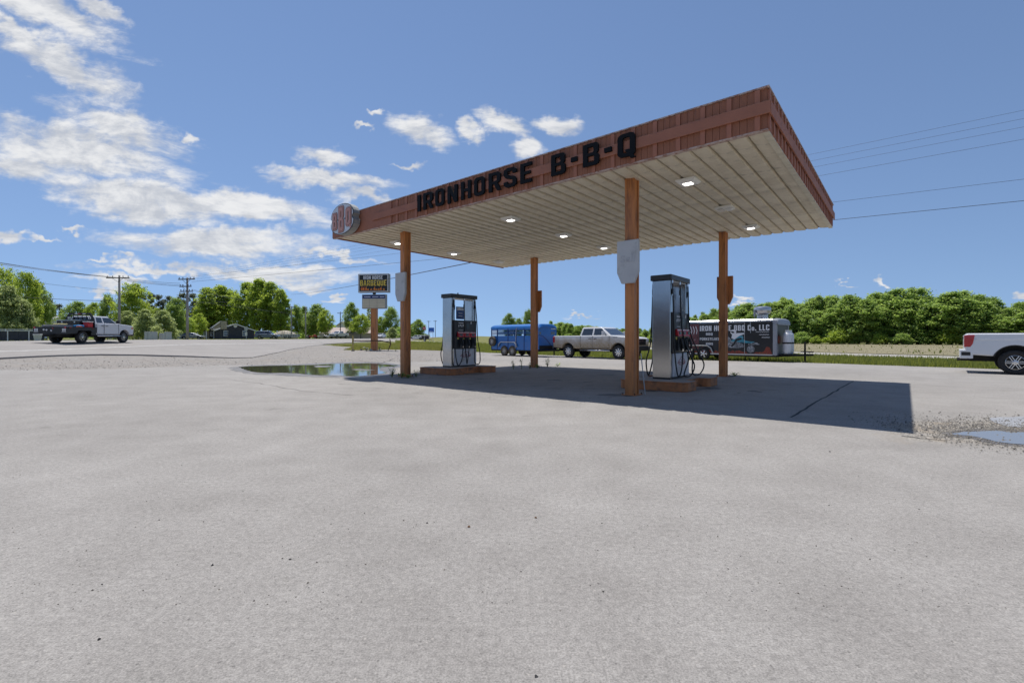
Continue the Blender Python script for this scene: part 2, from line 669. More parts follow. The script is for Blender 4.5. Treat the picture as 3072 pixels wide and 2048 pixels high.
# ------------------------------------------------------------------ ground sheets
def asphalt_mat(name, c0, c1, speck=0.5, gravel_zone=False, bump=0.35):
    m = bpy.data.materials.new(name)
    m.use_nodes = True
    t = NT(m.node_tree)
    b = t.n['Principled BSDF']
    tc = t.node('ShaderNodeTexCoord').outputs['Object']
    big = t.noise(tc, 0.22, 5, 0.6)
    mid = t.noise(tc, 1.7, 5, 0.65)
    fine = t.noise(tc, 30, 6, 0.8)
    grit = t.noise(tc, 120, 4, 0.75)
    # drag marks and old patching run along the drive
    mp = t.node('ShaderNodeMapping')
    t.l.new(tc, mp.inputs[0])
    mp.inputs['Rotation'].default_value = (0, 0, R(40))
    mp.inputs['Scale'].default_value = (0.18, 1.3, 1)
    streak = t.noise(mp.outputs[0], 1.0, 5, 0.6)
    f = t.math('ADD', t.math('MULTIPLY', big, 0.40), t.math('ADD', t.math('MULTIPLY', mid, 0.42), t.math('MULTIPLY', streak, 0.18)))
    f = t.rng(f, 0.38, 0.62, smooth=False)
    col = t.mix(f, c0, c1)
    g = t.math('ADD', t.math('MULTIPLY', fine, 0.5), t.math('MULTIPLY', grit, 0.5))
    g = t.rng(g, 0.33, 0.67, 1 - 0.42 * speck, 1 + 0.42 * speck, smooth=False)
    col = t.mix(1.0, col, t.comb(g, g, g), 'MULTIPLY')
    # single dark and pale aggregate stones
    vo = t.node('ShaderNodeTexVoronoi')
    t.l.new(tc, vo.inputs['Vector'])
    vo.inputs['Scale'].default_value = 46
    dot = t.math('LESS_THAN', vo.outputs['Distance'], 0.24)
    vs = t.sep(vo.outputs['Color'])
    dark = t.math('MULTIPLY', dot, t.math('GREATER_THAN', vs[0], 0.955))
    pale = t.math('MULTIPLY', dot, t.math('GREATER_THAN', vs[1], 0.95))
    col = t.mix(t.math('MULTIPLY', dark, 0.5), col, (0.07, 0.065, 0.06))
    col = t.mix(t.math('MULTIPLY', pale, 0.35), col, (0.55, 0.50, 0.44))
    h = t.math('ADD', fine, t.math('MULTIPLY', grit, 0.6))
    if gravel_zone:
        xyz = t.sep(tc)
        s = t.math('SUBTRACT', t.math('SUBTRACT', xyz[1], 17.0), t.math('MULTIPLY', t.math('ADD', xyz[0], 18.8), 0.50))
        s = t.math('ADD', s, t.math('MULTIPLY', t.math('SUBTRACT', t.noise(tc, 0.35, 5, 0.65), 0.5), 7.0))
        s = t.math('MULTIPLY', t.rng(s, -0.3, 0.9), t.rng(xyz[0], -0.5, -4.5))
        s = t.math('MULTIPLY', s, t.rng(xyz[0], -27.0, -24.0))
        v2 = t.node('ShaderNodeTexVoronoi')
        t.l.new(tc, v2.inputs['Vector'])
        v2.inputs['Scale'].default_value = 13
        st = t.sep(v2.outputs['Color'])[0]
        gc = t.mix(st, (0.16, 0.145, 0.13), (0.33, 0.305, 0.275))
        gc = t.mix(t.rng(t.noise(tc, 0.8, 5, 0.7), 0.42, 0.66), gc, (0.26, 0.225, 0.19))
        col = t.mix(t.math('MULTIPLY', s, 0.75), col, gc)
        h = t.math('ADD', h, t.math('MULTIPLY', t.math('MULTIPLY', v2.outputs['Distance'], s), -2.0))
        # broken, stony corner on the right
        dx = t.math('DIVIDE', t.math('SUBTRACT', xyz[0], 7.2), 2.6)
        dy = t.math('DIVIDE', t.math('SUBTRACT', xyz[1], 5.75), 0.95)
        rr = t.math('SQRT', t.math('ADD', t.math('MULTIPLY', dx, dx), t.math('MULTIPLY', dy, dy)))
        rr = t.math('ADD', rr, t.math('MULTIPLY', t.math('SUBTRACT', t.noise(tc, 1.6, 5, 0.7), 0.5), 1.3))
        k = t.rng(rr, 1.25, 0.75)
        v3 = t.node('ShaderNodeTexVoronoi')
        t.l.new(tc, v3.inputs['Vector'])
        v3.inputs['Scale'].default_value = 34
        s3 = t.sep(v3.outputs['Color'])[1]
        kc = t.mix(s3, (0.13, 0.115, 0.095), (0.46, 0.42, 0.36))
        kc = t.mix(t.rng(t.noise(tc, 2.2, 5, 0.7), 0.45, 0.62), kc, (0.30, 0.25, 0.19))
        col = t.mix(t.math('MULTIPLY', k, 0.8), col, kc)
        h = t.math('ADD', h, t.math('MULTIPLY', t.math('MULTIPLY', v3.outputs['Distance'], k), -1.6))
        # oil-dark paving between the pump islands
        ox = t.math('DIVIDE', t.math('SUBTRACT', xyz[0], 2.2), 6.0)
        oy = t.math('DIVIDE', t.math('SUBTRACT', xyz[1], 14.0), 4.5)
        oo = t.math('SQRT', t.math('ADD', t.math('MULTIPLY', ox, ox), t.math('MULTIPLY', oy, oy)))
        oo = t.math('ADD', oo, t.math('MULTIPLY', t.math('SUBTRACT', t.noise(tc, 0.9, 5, 0.7), 0.5), 0.9))
        col = t.mix(t.rng(oo, 1.0, 0.5, 0, 0.35), col, (0.14, 0.13, 0.12))
        drip = t.math('MULTIPLY', t.rng(t.noise(tc, 2.4, 6, 0.75, 0.6), 0.55, 0.68), t.rng(oo, 1.5, 0.9))
        col = t.mix(t.math('MULTIPLY', drip, 0.5), col, (0.06, 0.055, 0.05))
        # tyre-polished and patched areas on the open lot
        pat = t.rng(t.noise(tc, 0.13, 3, 0.5, 1.2), 0.50, 0.56)
        col = t.mix(t.math('MULTIPLY', pat, 0.08), col, (0.16, 0.15, 0.14))
        spot = t.rng(t.noise(tc, 1.1, 4, 0.6), 0.66, 0.72)
        col = t.mix(t.math('MULTIPLY', spot, 0.30), col, (0.12, 0.11, 0.10))
    t.l.new(col, b.inputs['Base Color'])
    b.inputs['Roughness'].default_value = 0.88
    b.inputs['Specular IOR Level'].default_value = 0.25
    bn = t.node('ShaderNodeBump')
    bn.inputs['Strength'].default_value = bump
    bn.inputs['Distance'].default_value = 0.012
    t.l.new(h, bn.inputs['Height'])
    t.l.new(bn.outputs[0], b.inputs['Normal'])
    return m


def turf_mat(name, cols, scale=0.25, bump=0.5):
    m = bpy.data.materials.new(name)
    m.use_nodes = True
    t = NT(m.node_tree)
    b = t.n['Principled BSDF']
    tc = t.node('ShaderNodeTexCoord').outputs['Object']
    a = t.rng(t.noise(tc, scale, 6, 0.65), 0.33, 0.67, smooth=False)
    c = t.rng(t.noise(tc, scale * 9, 6, 0.7), 0.36, 0.64, smooth=False)
    col = t.mix(a, cols[0], cols[1])
    col = t.mix(t.math('MULTIPLY', c, 0.6), col, cols[2])
    fine = t.noise(tc, 22, 4, 0.75)
    g = t.rng(fine, 0.3, 0.7, 0.7, 1.3, smooth=False)
    col = t.mix(1.0, col, t.comb(g, g, g), 'MULTIPLY')
    t.l.new(col, b.inputs['Base Color'])
    b.inputs['Roughness'].default_value = 0.95
    b.inputs['Specular IOR Level'].default_value = 0.1
    bn = t.node('ShaderNodeBump')
    bn.inputs['Strength'].default_value = bump
    bn.inputs['Distance'].default_value = 0.06
    t.l.new(fine, bn.inputs['Height'])
    t.l.new(bn.outputs[0], b.inputs['Normal'])
    return m


M_LOT = asphalt_mat("pale_asphalt", (0.248, 0.231, 0.212), (0.329, 0.309, 0.286), 1.15, True)
M_HWY = asphalt_mat("highway_asphalt", (0.258, 0.238, 0.220), (0.312, 0.290, 0.268), 0.7, False)
M_SIDE = asphalt_mat("gravel_road", (0.36, 0.335, 0.30), (0.44, 0.41, 0.37), 0.5, False)
M_TURF = turf_mat("mown_turf", ((0.100, 0.125, 0.032), (0.175, 0.182, 0.060), (0.255, 0.225, 0.110)))
M_FIELD = turf_mat("bare_field", ((0.235, 0.200, 0.140), (0.30, 0.255, 0.185), (0.15, 0.155, 0.055)), 0.12)


def clip_half(poly, ax, lim, keep_less):
    out = []
    n = len(poly)
    for i in range(n):
        p, q = poly[i], poly[(i + 1) % n]
        a = (lim - p[ax]) if keep_less else (p[ax] - lim)
        c = (lim - q[ax]) if keep_less else (q[ax] - lim)
        if a >= 0:
            out.append(p)
        if (a >= 0) != (c >= 0):
            s = a / (a - c)
            out.append((p[0] + (q[0] - p[0]) * s, p[1] + (q[1] - p[1]) * s))
    return out


def roughen(poly, step, amp, closed=True):
    """break the long straight edges of an outline into short uneven ones"""
    out = []
    n = len(poly)
    for i in range(n if closed else n - 1):
        p, q = Vector(poly[i]), Vector(poly[(i + 1) % n])
        k = max(1, int((q - p).length / step))
        d = (q - p).normalized() if (q - p).length > 0 else Vector((1, 0))
        nn = Vector((-d.y, d.x))
        for j in range(k):
            a = amp if 0 < j else amp * 0.4
            out.append(tuple(p + (q - p) * (j / k) + nn * random.uniform(-a, a)))
    if not closed:
        out.append(tuple(poly[-1]))
    return out


def sheet(name, poly, m, step=1.5, dz=0.0, skirt=0.1, hfn=ground_h):
    mb = MB()
    xs = [p[0] for p in poly]
    x = math.floor(min(xs) / step) * step
    while x < max(xs):
        col = clip_half(clip_half(poly, 0, x, False), 0, x + step, True)
        if len(col) >= 3:
            ys = [p[1] for p in col]
            y = math.floor(min(ys) / step) * step
            while y < max(ys):
                c = clip_half(clip_half(col, 1, y, False), 1, y + step, True)
                d = []
                for p in c:
                    if not d or abs(p[0] - d[-1][0]) + abs(p[1] - d[-1][1]) > 1e-5:
                        d.append(p)
                if len(d) > 1 and abs(d[0][0] - d[-1][0]) + abs(d[0][1] - d[-1][1]) < 1e-5:
                    d.pop()
                if len(d) >= 3:
                    mb.poly([(p[0], p[1], hfn(*p) + dz) for p in d])
                y += step
        x += step
    if skirt:
        n = len(poly)
        for i in range(n):
            p, q = poly[i], poly[(i + 1) % n]
            k = max(1, int(math.hypot(q[0] - p[0], q[1] - p[1]) / step))
            for j in range(k):
                a = (p[0] + (q[0] - p[0]) * j / k, p[1] + (q[1] - p[1]) * j / k)
                c = (p[0] + (q[0] - p[0]) * (j + 1) / k, p[1] + (q[1] - p[1]) * (j + 1) / k)
                za, zc = hfn(*a) + dz, hfn(*c) + dz
                mb.poly([(a[0], a[1], za), (a[0], a[1], za - skirt), (c[0], c[1], zc - skirt), (c[0], c[1], zc)])
    me = bpy.data.meshes.new(name)
    me.from_pydata(mb.v, [], mb.f)
    bm = bmesh.new()
    bm.from_mesh(me)
    bmesh.ops.remove_doubles(bm, verts=bm.verts, dist=0.0008)
    bmesh.ops.recalc_face_normals(bm, faces=bm.faces)
    # tops must face up
    up = [f for f in bm.faces if abs(f.normal.z) > 0.5]
    if sum(f.normal.z for f in up) < 0:
        bmesh.ops.reverse_faces(bm, faces=bm.faces)
    bm.to_mesh(me)
    bm.free()
    me.materials.append(m)
    return structure(link(name, me))


def ground_px(px, py):
    """ground point (with the rise towards the highway) seen at a photo pixel"""
    Y = 25.0
    lo, hi = 2.0, 900.0
    for _ in range(60):
        Y = (lo + hi) / 2
        X = (px - CX) / FPX * Y
        ypix = HY + (EYE - ground_h(X, Y)) / Y * FPX
        if ypix > py:
            lo = Y
        else:
            hi = Y
    return ((px - CX) / FPX * Y, Y)


def axis_lines(lo, hi, a, b, step):
    xs = list(np.arange(a, b + 0.01, step))
    d = step
    x = a
    left = []
    while x > lo:
        d *= 1.25
        x -= d
        left.append(x)
    d = step
    x = b
    right = []
    while x < hi:
        d *= 1.25
        x += d
        right.append(x)
    return left[::-1] + xs + right


def make_terrain():
    xs = axis_lines(-3500, 3500, -66, 66, 2.0)
    ys = axis_lines(-900, 5000, -20, 190, 2.0)
    v, f = [], []
    for y in ys:
        for x in xs:
            v.append((x, y, ground_h(x, y) - 0.07))
    n = len(xs)
    for j in range(len(ys) - 1):
        for i in range(n - 1):
            f.append((j * n + i, j * n + i + 1, (j + 1) * n + i + 1, (j + 1) * n + i))
    me = bpy.data.meshes.new("ground")
    me.from_pydata(v, [], f)
    me.materials.append(M_TURF)
    for p in me.polygons:
        p.use_smooth = True
    return structure(link("ground", me))


make_terrain()

edge_r = [(-11.0, 42.5), (-3.3, 41.0), (7.5, 26.9), (9.9, 25.6), (14.0, 23.0), (18.3, 18.2), (26.5, 9.5), (36.0, -2.0), (44.0, -16.0)]
lot_edge = roughen(edge_r, 0.7, 0.13, closed=False)
lot_left = [(-30.2, -16.0), (-28.5, 0.0), (-27.0, 40.0), (-28.0, 62.0), (-24.0, 63.0), (-18.5, 55.0), (-15.6, 46.0), (-14.6, 41.0), (-13.0, 40.2)]
lot = sheet("parking_lot", lot_left + lot_edge, M_LOT, 1.5, 0.0)

# the highway: laid a little higher than the lot, with a torn near edge
def hx(xr, y):
    return xr - 0.04 * (y - 33)


near = [(hx(-24.7, y), y) for y in (-40, -20, 0, 12)]
near += [ground_px(*p) for p in ((0, 1078), (90, 1073), (180, 1069), (300, 1066), (420, 1067), (520, 1070))]
near += [ground_px(*p) for p in ((610, 1072.5), (700, 1074.5), (760, 1073), (840, 1056), (920, 1040), (980, 1032))]
near += [(hx(-25.6, y), y) for y in (90, 120, 160, 220, 300, 420)]
near = roughen(near, 1.2, 0.10, closed=False)
far = [(hx(-38.6, y), y) for y in (420, 300, 220, 160, 120, 90, 70, 50, 40, 30, 20, 10, 0, -20, -40)]


def hwy_h(x, y):
    """the overlay's thick edge thins out towards the drive"""
    px = CX + x / max(y, 1.0) * FPX if y > 1 else 0
    return ground_h(x, y) + 0.035 + 0.05 * (sst((760 - px) / 220) if y > 1 else 1.0)


sheet("highway", near + far, M_HWY, 2.0, 0.0, 0.14, hwy_h)
M_LINE = mat("road_paint", (0.62, 0.61, 0.58), 0.7, var=0.25, vscale=3)


def ribbon(name, xr, w, m, y0=-30, y1=300, dz=0.008, parent=None):
    mb = MB()
    y = y0
    while y < y1:
        st = 2.0
        for k in (0,):
            a, c = hx(xr, y), hx(xr, y + st)
            mb.poly([(a - w, y, hwy_h(a - w, y) + dz), (a + w, y, hwy_h(a + w, y) + dz),
                     (c + w, y + st, hwy_h(c + w, y + st) + dz), (c - w, y + st, hwy_h(c - w, y + st) + dz)])
        y += st
    return structure(mb.build(name, m, parent))


ribbon("fog_line", -27.2, 0.07, M_LINE)
ribbon("fog_line", -36.9, 0.07, M_LINE)

# the side road that swings round behind the trailers
side_c = [(-34, 128), (-24, 122), (-10, 112), (2, 92), (11, 68), (19, 47), (24.5, 35), (29.5, 24.5), (36, 12), (48, -8), (60, -30)]
sl, sr = [], []
for i, p in enumerate(side_c):
    a, c = Vector(side_c[max(i - 1, 0)]), Vector(side_c[min(i + 1, len(side_c) - 1)])
    d = (c - a).normalized()
    n = Vector((-d.y, d.x))
    hw_ = (13, 12, 10, 7, 5, 3.6, 2.8, 2.4, 2.3, 2.3, 2.3)[i]
    sl.append(tuple(Vector(p) + n * hw_))
    sr.append(tuple(Vector(p) - n * hw_))
sheet("side_road", sl + sr[::-1], M_SIDE, 2.0, 0.0, 0.06)
field_poly = [(21.5, 57), (27.5, 41.5), (34, 28.5), (43, 14), (75, 5), (120, 40), (88, 90), (60, 125), (34, 150), (24, 120), (17, 85)]
sheet("bare_field", roughen(field_poly, 3, 0.6), M_FIELD, 3.0, -0.02, 0.05)

# ---- cracks and joints in the lot (thin sunken dark lines)
M_CRACK = mat("crack_tar", (0.035, 0.033, 0.032), 0.9)


def crack(pts, w, amp=0.02):
    pts = roughen([tuple(p)[:2] for p in pts], 0.35, amp, closed=False)
    mb = MB()
    for i in range(len(pts) - 1):
        p, q = Vector(pts[i]), Vector(pts[i + 1])
        d = (q - p).normalized()
        n = Vector((-d.y, d.x)) * w * 0.5
        n2 = n * random.uniform(0.5, 1.3)
        a, b_, c, e = p - n, q - n2, q + n2, p + n
        mb.poly([(a.x, a.y, ground_h(a.x, a.y) + .004), (b_.x, b_.y, ground_h(b_.x, b_.y) + .004), (c.x, c.y, ground_h(c.x, c.y) + .004), (e.x, e.y, ground_h(e.x, e.y) + .004)])
    me = mb.mesh("crack")
    me.materials.append(M_CRACK)
    return link("crack", me, lot)


crack([onlot(2560, 1143), onlot(2400, 1234), onlot(2372, 1252)], 0.035)
crack([onlot(2705, 1307), onlot(2760, 1314), onlot(2840, 1322)], 0.022)
crack([onlot(690, 1045), onlot(760, 1041)], 0.08)
crack([onlot(1120, 1095), onlot(1170, 1081), onlot(1185, 1076)], 0.06, 0.06)
crack([onlot(1190, 1085), onlot(1300, 1081)], 0.05, 0.06)
crack([onlot(680, 1138), onlot(760, 1147), onlot(900, 1172), onlot(1060, 1186)], 0.012, 0.05)

# ---- grease and dirt spots round the posts and islands
M_STAIN = mat("grease_stain", (0.105, 0.097, 0.09), 0.75, var=0.35, vscale=6)


def stain(x, y, r):
    n = 26
    ph_ = [random.uniform(0, 6.28) for _ in range(3)]
    lp = []
    for k in range(n):
        a = 2 * math.pi * k / n
        q = r * (1 + .28 * math.sin(2 * a + ph_[0]) + .2 * math.sin(3 * a + ph_[1]) + .12 * math.sin(7 * a + ph_[2]))
        lp.append((x + q * math.cos(a), y + q * math.sin(a) * .8, ground_h(x, y) + .0045))
    me = bpy.data.meshes.new("stain")
    me.from_pydata(lp, [], [tuple(range(n))])
    me.materials.append(M_STAIN)
    link("stain", me, lot)


for (sx_, sy_, sr_) in ((2.25, 9.75, .34), (-3.2, 14.9, .42), (1.1, 19.3, .30), (6.6, 14.6, .26), (3.1, 10.6, .22), (4.6, 11.0, .25), (-1.2, 15.4, .28), (0.4, 15.6, .16), (1.2, 13.2, .20), (2.0, 12.6, .10),
                        (5.3, 10.4, .15), (-0.9, 13.6, .12), (3.0, 15.2, .22), (1.9, 16.4, .14)):
    stain(sx_, sy_, sr_)

# ---- puddles
M_WATER = mat("puddle_water", (0.075, 0.068, 0.056), 0.04, spec=0.7)
M_SHALLOW = mat("shallow_silty_water", (0.20, 0.19, 0.175), 0.06, spec=0.6)
M_SLICK = mat("wet_pale_silt", (0.36, 0.345, 0.325), 0.30, var=0.12, vscale=3)
M_MUD = mat("wet_silt", (0.135, 0.118, 0.10), 0.38, var=0.3, vscale=3, bump=0.2, bscale=30, dirt=(0.26, 0.23, 0.20), dirt_amt=0.55, dscale=2)


def water(name, loops, m, z, jit=0.0, step=0.25):
    lp = []
    for l in loops:
        q = [tuple(onlot(*p))[:2] for p in l]
        lp.append(roughen(q, step, jit) if jit else q)
    fn = lambda a, b, d: (a, b, d)
    mb = MB()
    tris = tessellate_polygon([[Vector((p[0], p[1], 0)) for p in l] for l in lp])
    mb.v = [(p[0], p[1], z) for l in lp for p in l]
    mb.f = [tuple(t) for t in tris]
    me = bpy.data.meshes.new(name)
    me.from_pydata(mb.v, [], mb.f)
    bm = bmesh.new()
    bm.from_mesh(me)
    for f in bm.faces:
        if f.normal.z < 0:
            f.normal_flip()
    bm.to_mesh(me)
    bm.free()
    me.materials.append(m)
    return structure(link(name, me))


def z7(p):
    return (680 + .3741 * p[0], 1040 + .3741 * p[1])


def z8(p):
    return (2400 + .2857 * p[0], 1080 + .2857 * p[1])


pud = [z7(p) for p in ((95, 163), (180, 158), (330, 153), (480, 151), (600, 148), (700, 146), (850, 138), (1000, 135), (1130, 133), (1250, 140), (1390, 150), (1330, 159), (1240, 164),
                       (1225, 190), (1290, 208), (1240, 218), (1180, 226), (1060, 238), (960, 236), (870, 232), (700, 227), (560, 213), (440, 209), (330, 211), (250, 206), (190, 197), (150, 184))]
isl = [[z7(p) for p in q] for q in (((690, 158), (740, 150), (830, 152), (850, 158), (790, 165), (720, 166)),
                                    ((990, 182), (1060, 177), (1150, 183), (1200, 187), (1120, 191), (1040, 189)))]
mudp = [z7(p) for p in ((20, 166), (200, 148), (600, 138), (900, 124), (1200, 122), (1330, 133), (1460, 152), (1340, 172), (1360, 205), (1300, 228), (1080, 252), (700, 242), (400, 228), (150, 215), (60, 190))]
water("mud", [mudp], M_MUD, 0.004, 0.10)
water("puddle", [pud] + isl, M_WATER, 0.009, 0.03)
p2 = [z8(p) for p in ((1590, 776), (1700, 758), (1900, 752), (2060, 742), (2180, 760), (2352, 762), (2600, 740), (2900, 745), (3000, 850), (2700, 920), (2352, 893), (2200, 880), (2050, 860), (1950, 832), (1800, 802), (1600, 786))]
p3 = [z8(p) for p in ((1965, 610), (2100, 602), (2352, 594), (2700, 585), (2800, 690), (2500, 716), (2352, 708), (2200, 702), (2060, 664))]
m2 = [z8(p) for p in ((1480, 768), (1700, 735), (2060, 715), (2352, 745), (2700, 725), (3050, 740), (3150, 860), (2700, 945), (2352, 912), (2050, 882), (1800, 824), (1560, 800))]
water("mud", [m2], M_MUD, 0.004, 0.05, 0.12)
water("puddle", [p2], M_SHALLOW, 0.009, 0.02, 0.1)
water("mud", [p3], M_SLICK, 0.006, 0.03, 0.1)


# ---- loose stones
def stones(name, pts, sizes, m, parent=None):
    base = np.array([(1, 0, 0), (0, 1, 0), (-1, 0, 0), (0, -1, 0), (0, 0, .8), (0, 0, -.5)], float)
    fc = [(0, 1, 4), (1, 2, 4), (2, 3, 4), (3, 0, 4), (1, 0, 5), (2, 1, 5), (3, 2, 5), (0, 3, 5)]
    V, F = [], []
    for i, ((x, y, z), s) in enumerate(zip(pts, sizes)):
        a = rng.uniform(0, 6.28)
        ca, sa = math.cos(a), math.sin(a)
        b = base * rng.uniform(0.6, 1.25, (6, 3)) * s
        bx = b[:, 0] * ca - b[:, 1] * sa
        by = b[:, 0] * sa + b[:, 1] * ca
        for k in range(6):
            V.append((x + bx[k], y + by[k], z + b[k, 2] + s * .25))
        F += [tuple(i * 6 + k for k in q) for q in fc]
    me = bpy.data.meshes.new(name)
    me.from_pydata(V, [], F)
    me.materials.append(m)
    return link(name, me, parent)


def island_mat(name, cols, rough=0.9):
    m = bpy.data.materials.new(name)
    m.use_nodes = True
    t = NT(m.node_tree)
    b = t.n['Principled BSDF']
    g = t.node('ShaderNodeNewGeometry').outputs['Random Per Island']
    cr = t.node('ShaderNodeValToRGB')
    t.l.new(g, cr.inputs[0])
    el = cr.color_ramp.elements
    while len(el) < len(cols):
        el.new(0.5)
    for i, c in enumerate(cols):
        el[i].position = i / (len(cols) - 1)
        el[i].color = (*c, 1)
    t.l.new(cr.outputs[0], b.inputs['Base Color'])
    b.inputs['Roughness'].default_value = rough
    return m


M_STONE = island_mat("loose_stone", ((0.08, 0.072, 0.065), (0.28, 0.255, 0.22), (0.16, 0.145, 0.125), (0.33, 0.31, 0.28)))
M_PEB = island_mat("dark_pebble", ((0.03, 0.028, 0.026), (0.09, 0.075, 0.06), (0.05, 0.045, 0.04), (0.20, 0.17, 0.13)))


def inside2(poly, x, y):
    c = False
    for i in range(len(poly)):
        (xa, ya), (xb, yb) = poly[i], poly[(i + 1) % len(poly)]
        if (ya > y) != (yb > y) and x < (xb - xa) * (y - ya) / (yb - ya) + xa:
            c = not c
    return c


P2W = [tuple(onlot(*q))[:2] for q in p2]
P3W = [tuple(onlot(*q))[:2] for q in p3]
pts, sz = [], []
while len(pts) < 17000:
    x, y = rng.normal(7.0, 1.5), rng.normal(5.75, 0.56)
    if x < 4.6 + rng.uniform(0, .8) or y < 4.4:
        continue
    if inside2(P2W, x, y) and rng.random() > 0.04:
        continue
    if inside2(P3W, x, y) and rng.random() > 0.25:
        continue
    pts.append((x, y, 0.006))
    sz.append(float(np.clip(rng.lognormal(-5.10, 0.46), 0.003, 0.026)))
stuff(stones("gravel", pts, sz, M_STONE), "loose grey and tan gravel spread round the right hand puddle", "gravel")
pts, sz = [], []
for _ in range(9000):
    px, py = rng.uniform(-80, 1500), rng.uniform(1046, 1112)
    p = onlot(px, py)
    if p.x < -24 or p.x > -1.5 or p.y < 17.0 + (p.x + 18.8) * .5:
        continue
    pts.append((p.x, p.y, ground_h(p.x, p.y)))
    sz.append(float(np.clip(rng.lognormal(-4.4, 0.45), 0.008, 0.035)))
stuff(stones("gravel", pts, sz, M_STONE), "loose stones strewn over the worn paving beside the long left puddle", "gravel")
pts, sz = [], []
for _ in range(900):
    Y = 2.0 / (rng.uniform(0.08, 1.0) ** 0.8)
    X = rng.uniform(-1.15, 1.15) * Y
    if Y > 14:
        continue
    pts.append((X, Y, 0.0))
    sz.append(float(np.clip(rng.lognormal(-5.95, 0.40), 0.0015, 0.006)))
stuff(stones("grit", pts, sz, M_PEB), "small dark grit scattered across the open pavement", "grit")
M_CLOD = mat("rusty_clod", (0.16, 0.085, 0.04), 0.9, var=0.5, vscale=60)
M_CHIP = mat("asphalt_chip", (0.045, 0.042, 0.04), 0.9, var=0.4, vscale=60)
for (px, py, s, m, lb) in ((1407, 1580, .014, M_CLOD, "rusty brown clod lying alone in mid pavement"),
                           (1608, 1553, .010, M_CLOD, "smaller brown clod beside two tiny chips on pavement"),
                           (870, 1677, .008, M_CHIP, "dark rounded chip left of centre on pavement"),
                           (638, 1695, .008, M_CHIP, "flat dark chip farthest left on near pavement"),
                           (1281, 1569, .008, M_CHIP, "dark chip just left of the rusty clod"),
                           (1608, 2027, .008, M_CHIP, "long dark chip at the very front of pavement"),
                           (297, 1918, .008, M_CHIP, "dark chip in the near left corner of pavement"),
                           (2490, 1355, .011, M_CHIP, "dark chip below the canopy shadow's near right corner")):
    p = onlot(px, py)
    o = stones("stone_chip", [(0, 0, 0)], [s], m)
    o.location = p
    tag(o, lb, "stone", "single chips on the pavement")


# ------------------------------------------------------------------ the fuel canopy
A0 = Vector((3.93, 7.38, 0))
UD, VD = Vector((-0.770, 0.638, 0)), Vector((0.638, 0.770, 0))
CRZ = math.atan2(-0.638, 0.770)
CU, CV, CH, FH = 12.57, 8.38, 4.40, 0.62


def cf(u, v, z=0.0):
    """point in the canopy's own frame (u along the front from the right corner, v to the back)"""
    return A0 + UD * u + VD * v + Vector((0, 0, z))


M_FASCIA = mat("rust_red_siding", (0.310, 0.120, 0.066), 0.75, var=0.13, vscale=3.0, bump=0.25, bscale=25, dirt=(0.20, 0.085, 0.06), dirt_amt=0.35, stretch=(4, 4, 0.7))
M_BAND = mat("rust_red_board", (0.350, 0.138, 0.084), 0.7, var=0.12, vscale=2.0, bump=0.1, bscale=30, dirt=(0.27, 0.10, 0.07), dirt_amt=0.25)
M_CAPM = mat("pale_drip_edge", (0.50, 0.40, 0.36), 0.6, var=0.3, vscale=8, dirt=(0.28, 0.10, 0.06), dirt_amt=0.6, dscale=12)
M_POST = mat("orange_painted_steel", (0.50, 0.192, 0.060), 0.5, var=0.20, vscale=3.2, bump=0.10, bscale=30, dirt=(0.17, 0.065, 0.03), dirt_amt=0.45, dscale=3.5, stretch=(2, 2, .25))
M_BLACKL = mat("black_letter_paint", (0.006, 0.006, 0.007), 0.65, spec=0.2)
M_ROOF = mat("grey_roof_deck", (0.3, 0.3, 0.3), 0.8)
M_LETW = mat("white_sign_face", (0.72, 0.72, 0.72), 0.45, var=0.06, vscale=3)


def soffit_mat():
    m = mat("cream_soffit_metal", (0.70, 0.64, 0.52), 0.55)
    t = NT(m.node_tree)
    b = t.n['Principled BSDF']
    tc = t.node('ShaderNodeTexCoord').outputs['Object']
    n1 = t.noise(tc, 1.3, 6, 0.65)
    n2 = t.noise(tc, 6.0, 6, 0.7)
    xyz = t.sep(tc)
    # water marks where the panels cross the purlins
    pr = t.math('ABSOLUTE', t.math('SUBTRACT', t.math('FRACT', t.math('DIVIDE', t.math('ADD', xyz[1], t.math('MULTIPLY', t.math('SUBTRACT', n2, 0.5), 0.35)), 1.4)), 0.5))
    pm = t.math('MULTIPLY', t.rng(pr, 0.09, 0.02), t.rng(n2, 0.45, 0.60))
    c = t.mix(t.rng(n1, 0.35, 0.65), (0.72, 0.645, 0.505), (0.59, 0.515, 0.39))
    c = t.mix(t.rng(n2, 0.52, 0.72, 0, 0.6), c, (0.34, 0.29, 0.22))
    c = t.mix(t.math('MULTIPLY', pm, 0.42), c, (0.34, 0.31, 0.25))
    t.l.new(c, b.inputs['Base Color'])
    return m


M_SOFFIT = soffit_mat()
canopy = thing("fuel_canopy", "long flat fuel canopy with rust red fascia on four orange posts", "canopy", A0, CRZ)
# local frame: x = -u, y = v

# soffit: interlocking metal pans running front to back
NP = 41
pw = CU / NP
sp = MB()
prof = [(0.001, 0.075), (0.006, 0.030), (0.016, 0.004), (0.05, 0.0), (pw * .55, 0.006), (pw - .060, 0.016), (pw - 0.022, 0.036), (pw - 0.014, 0.07), (pw - 0.014, 0.08), (0.001, 0.08)]
sp.prism(prof, lambda a, b, d: (-a, d, b), 0.02, CV + 0.02)
sme = sp.mesh("soffit_panel")
sme.materials.append(M_SOFFIT)
for i in range(NP):
    o = link("soffit_panel", sme, canopy, loc=(-i * pw, 0, CH + random.uniform(-.003, .003)))
MB().box(-CU + .03, -.03, .03, CV - .03, CH + .30, CH + .36).build("roof_deck", M_ROOF, canopy)

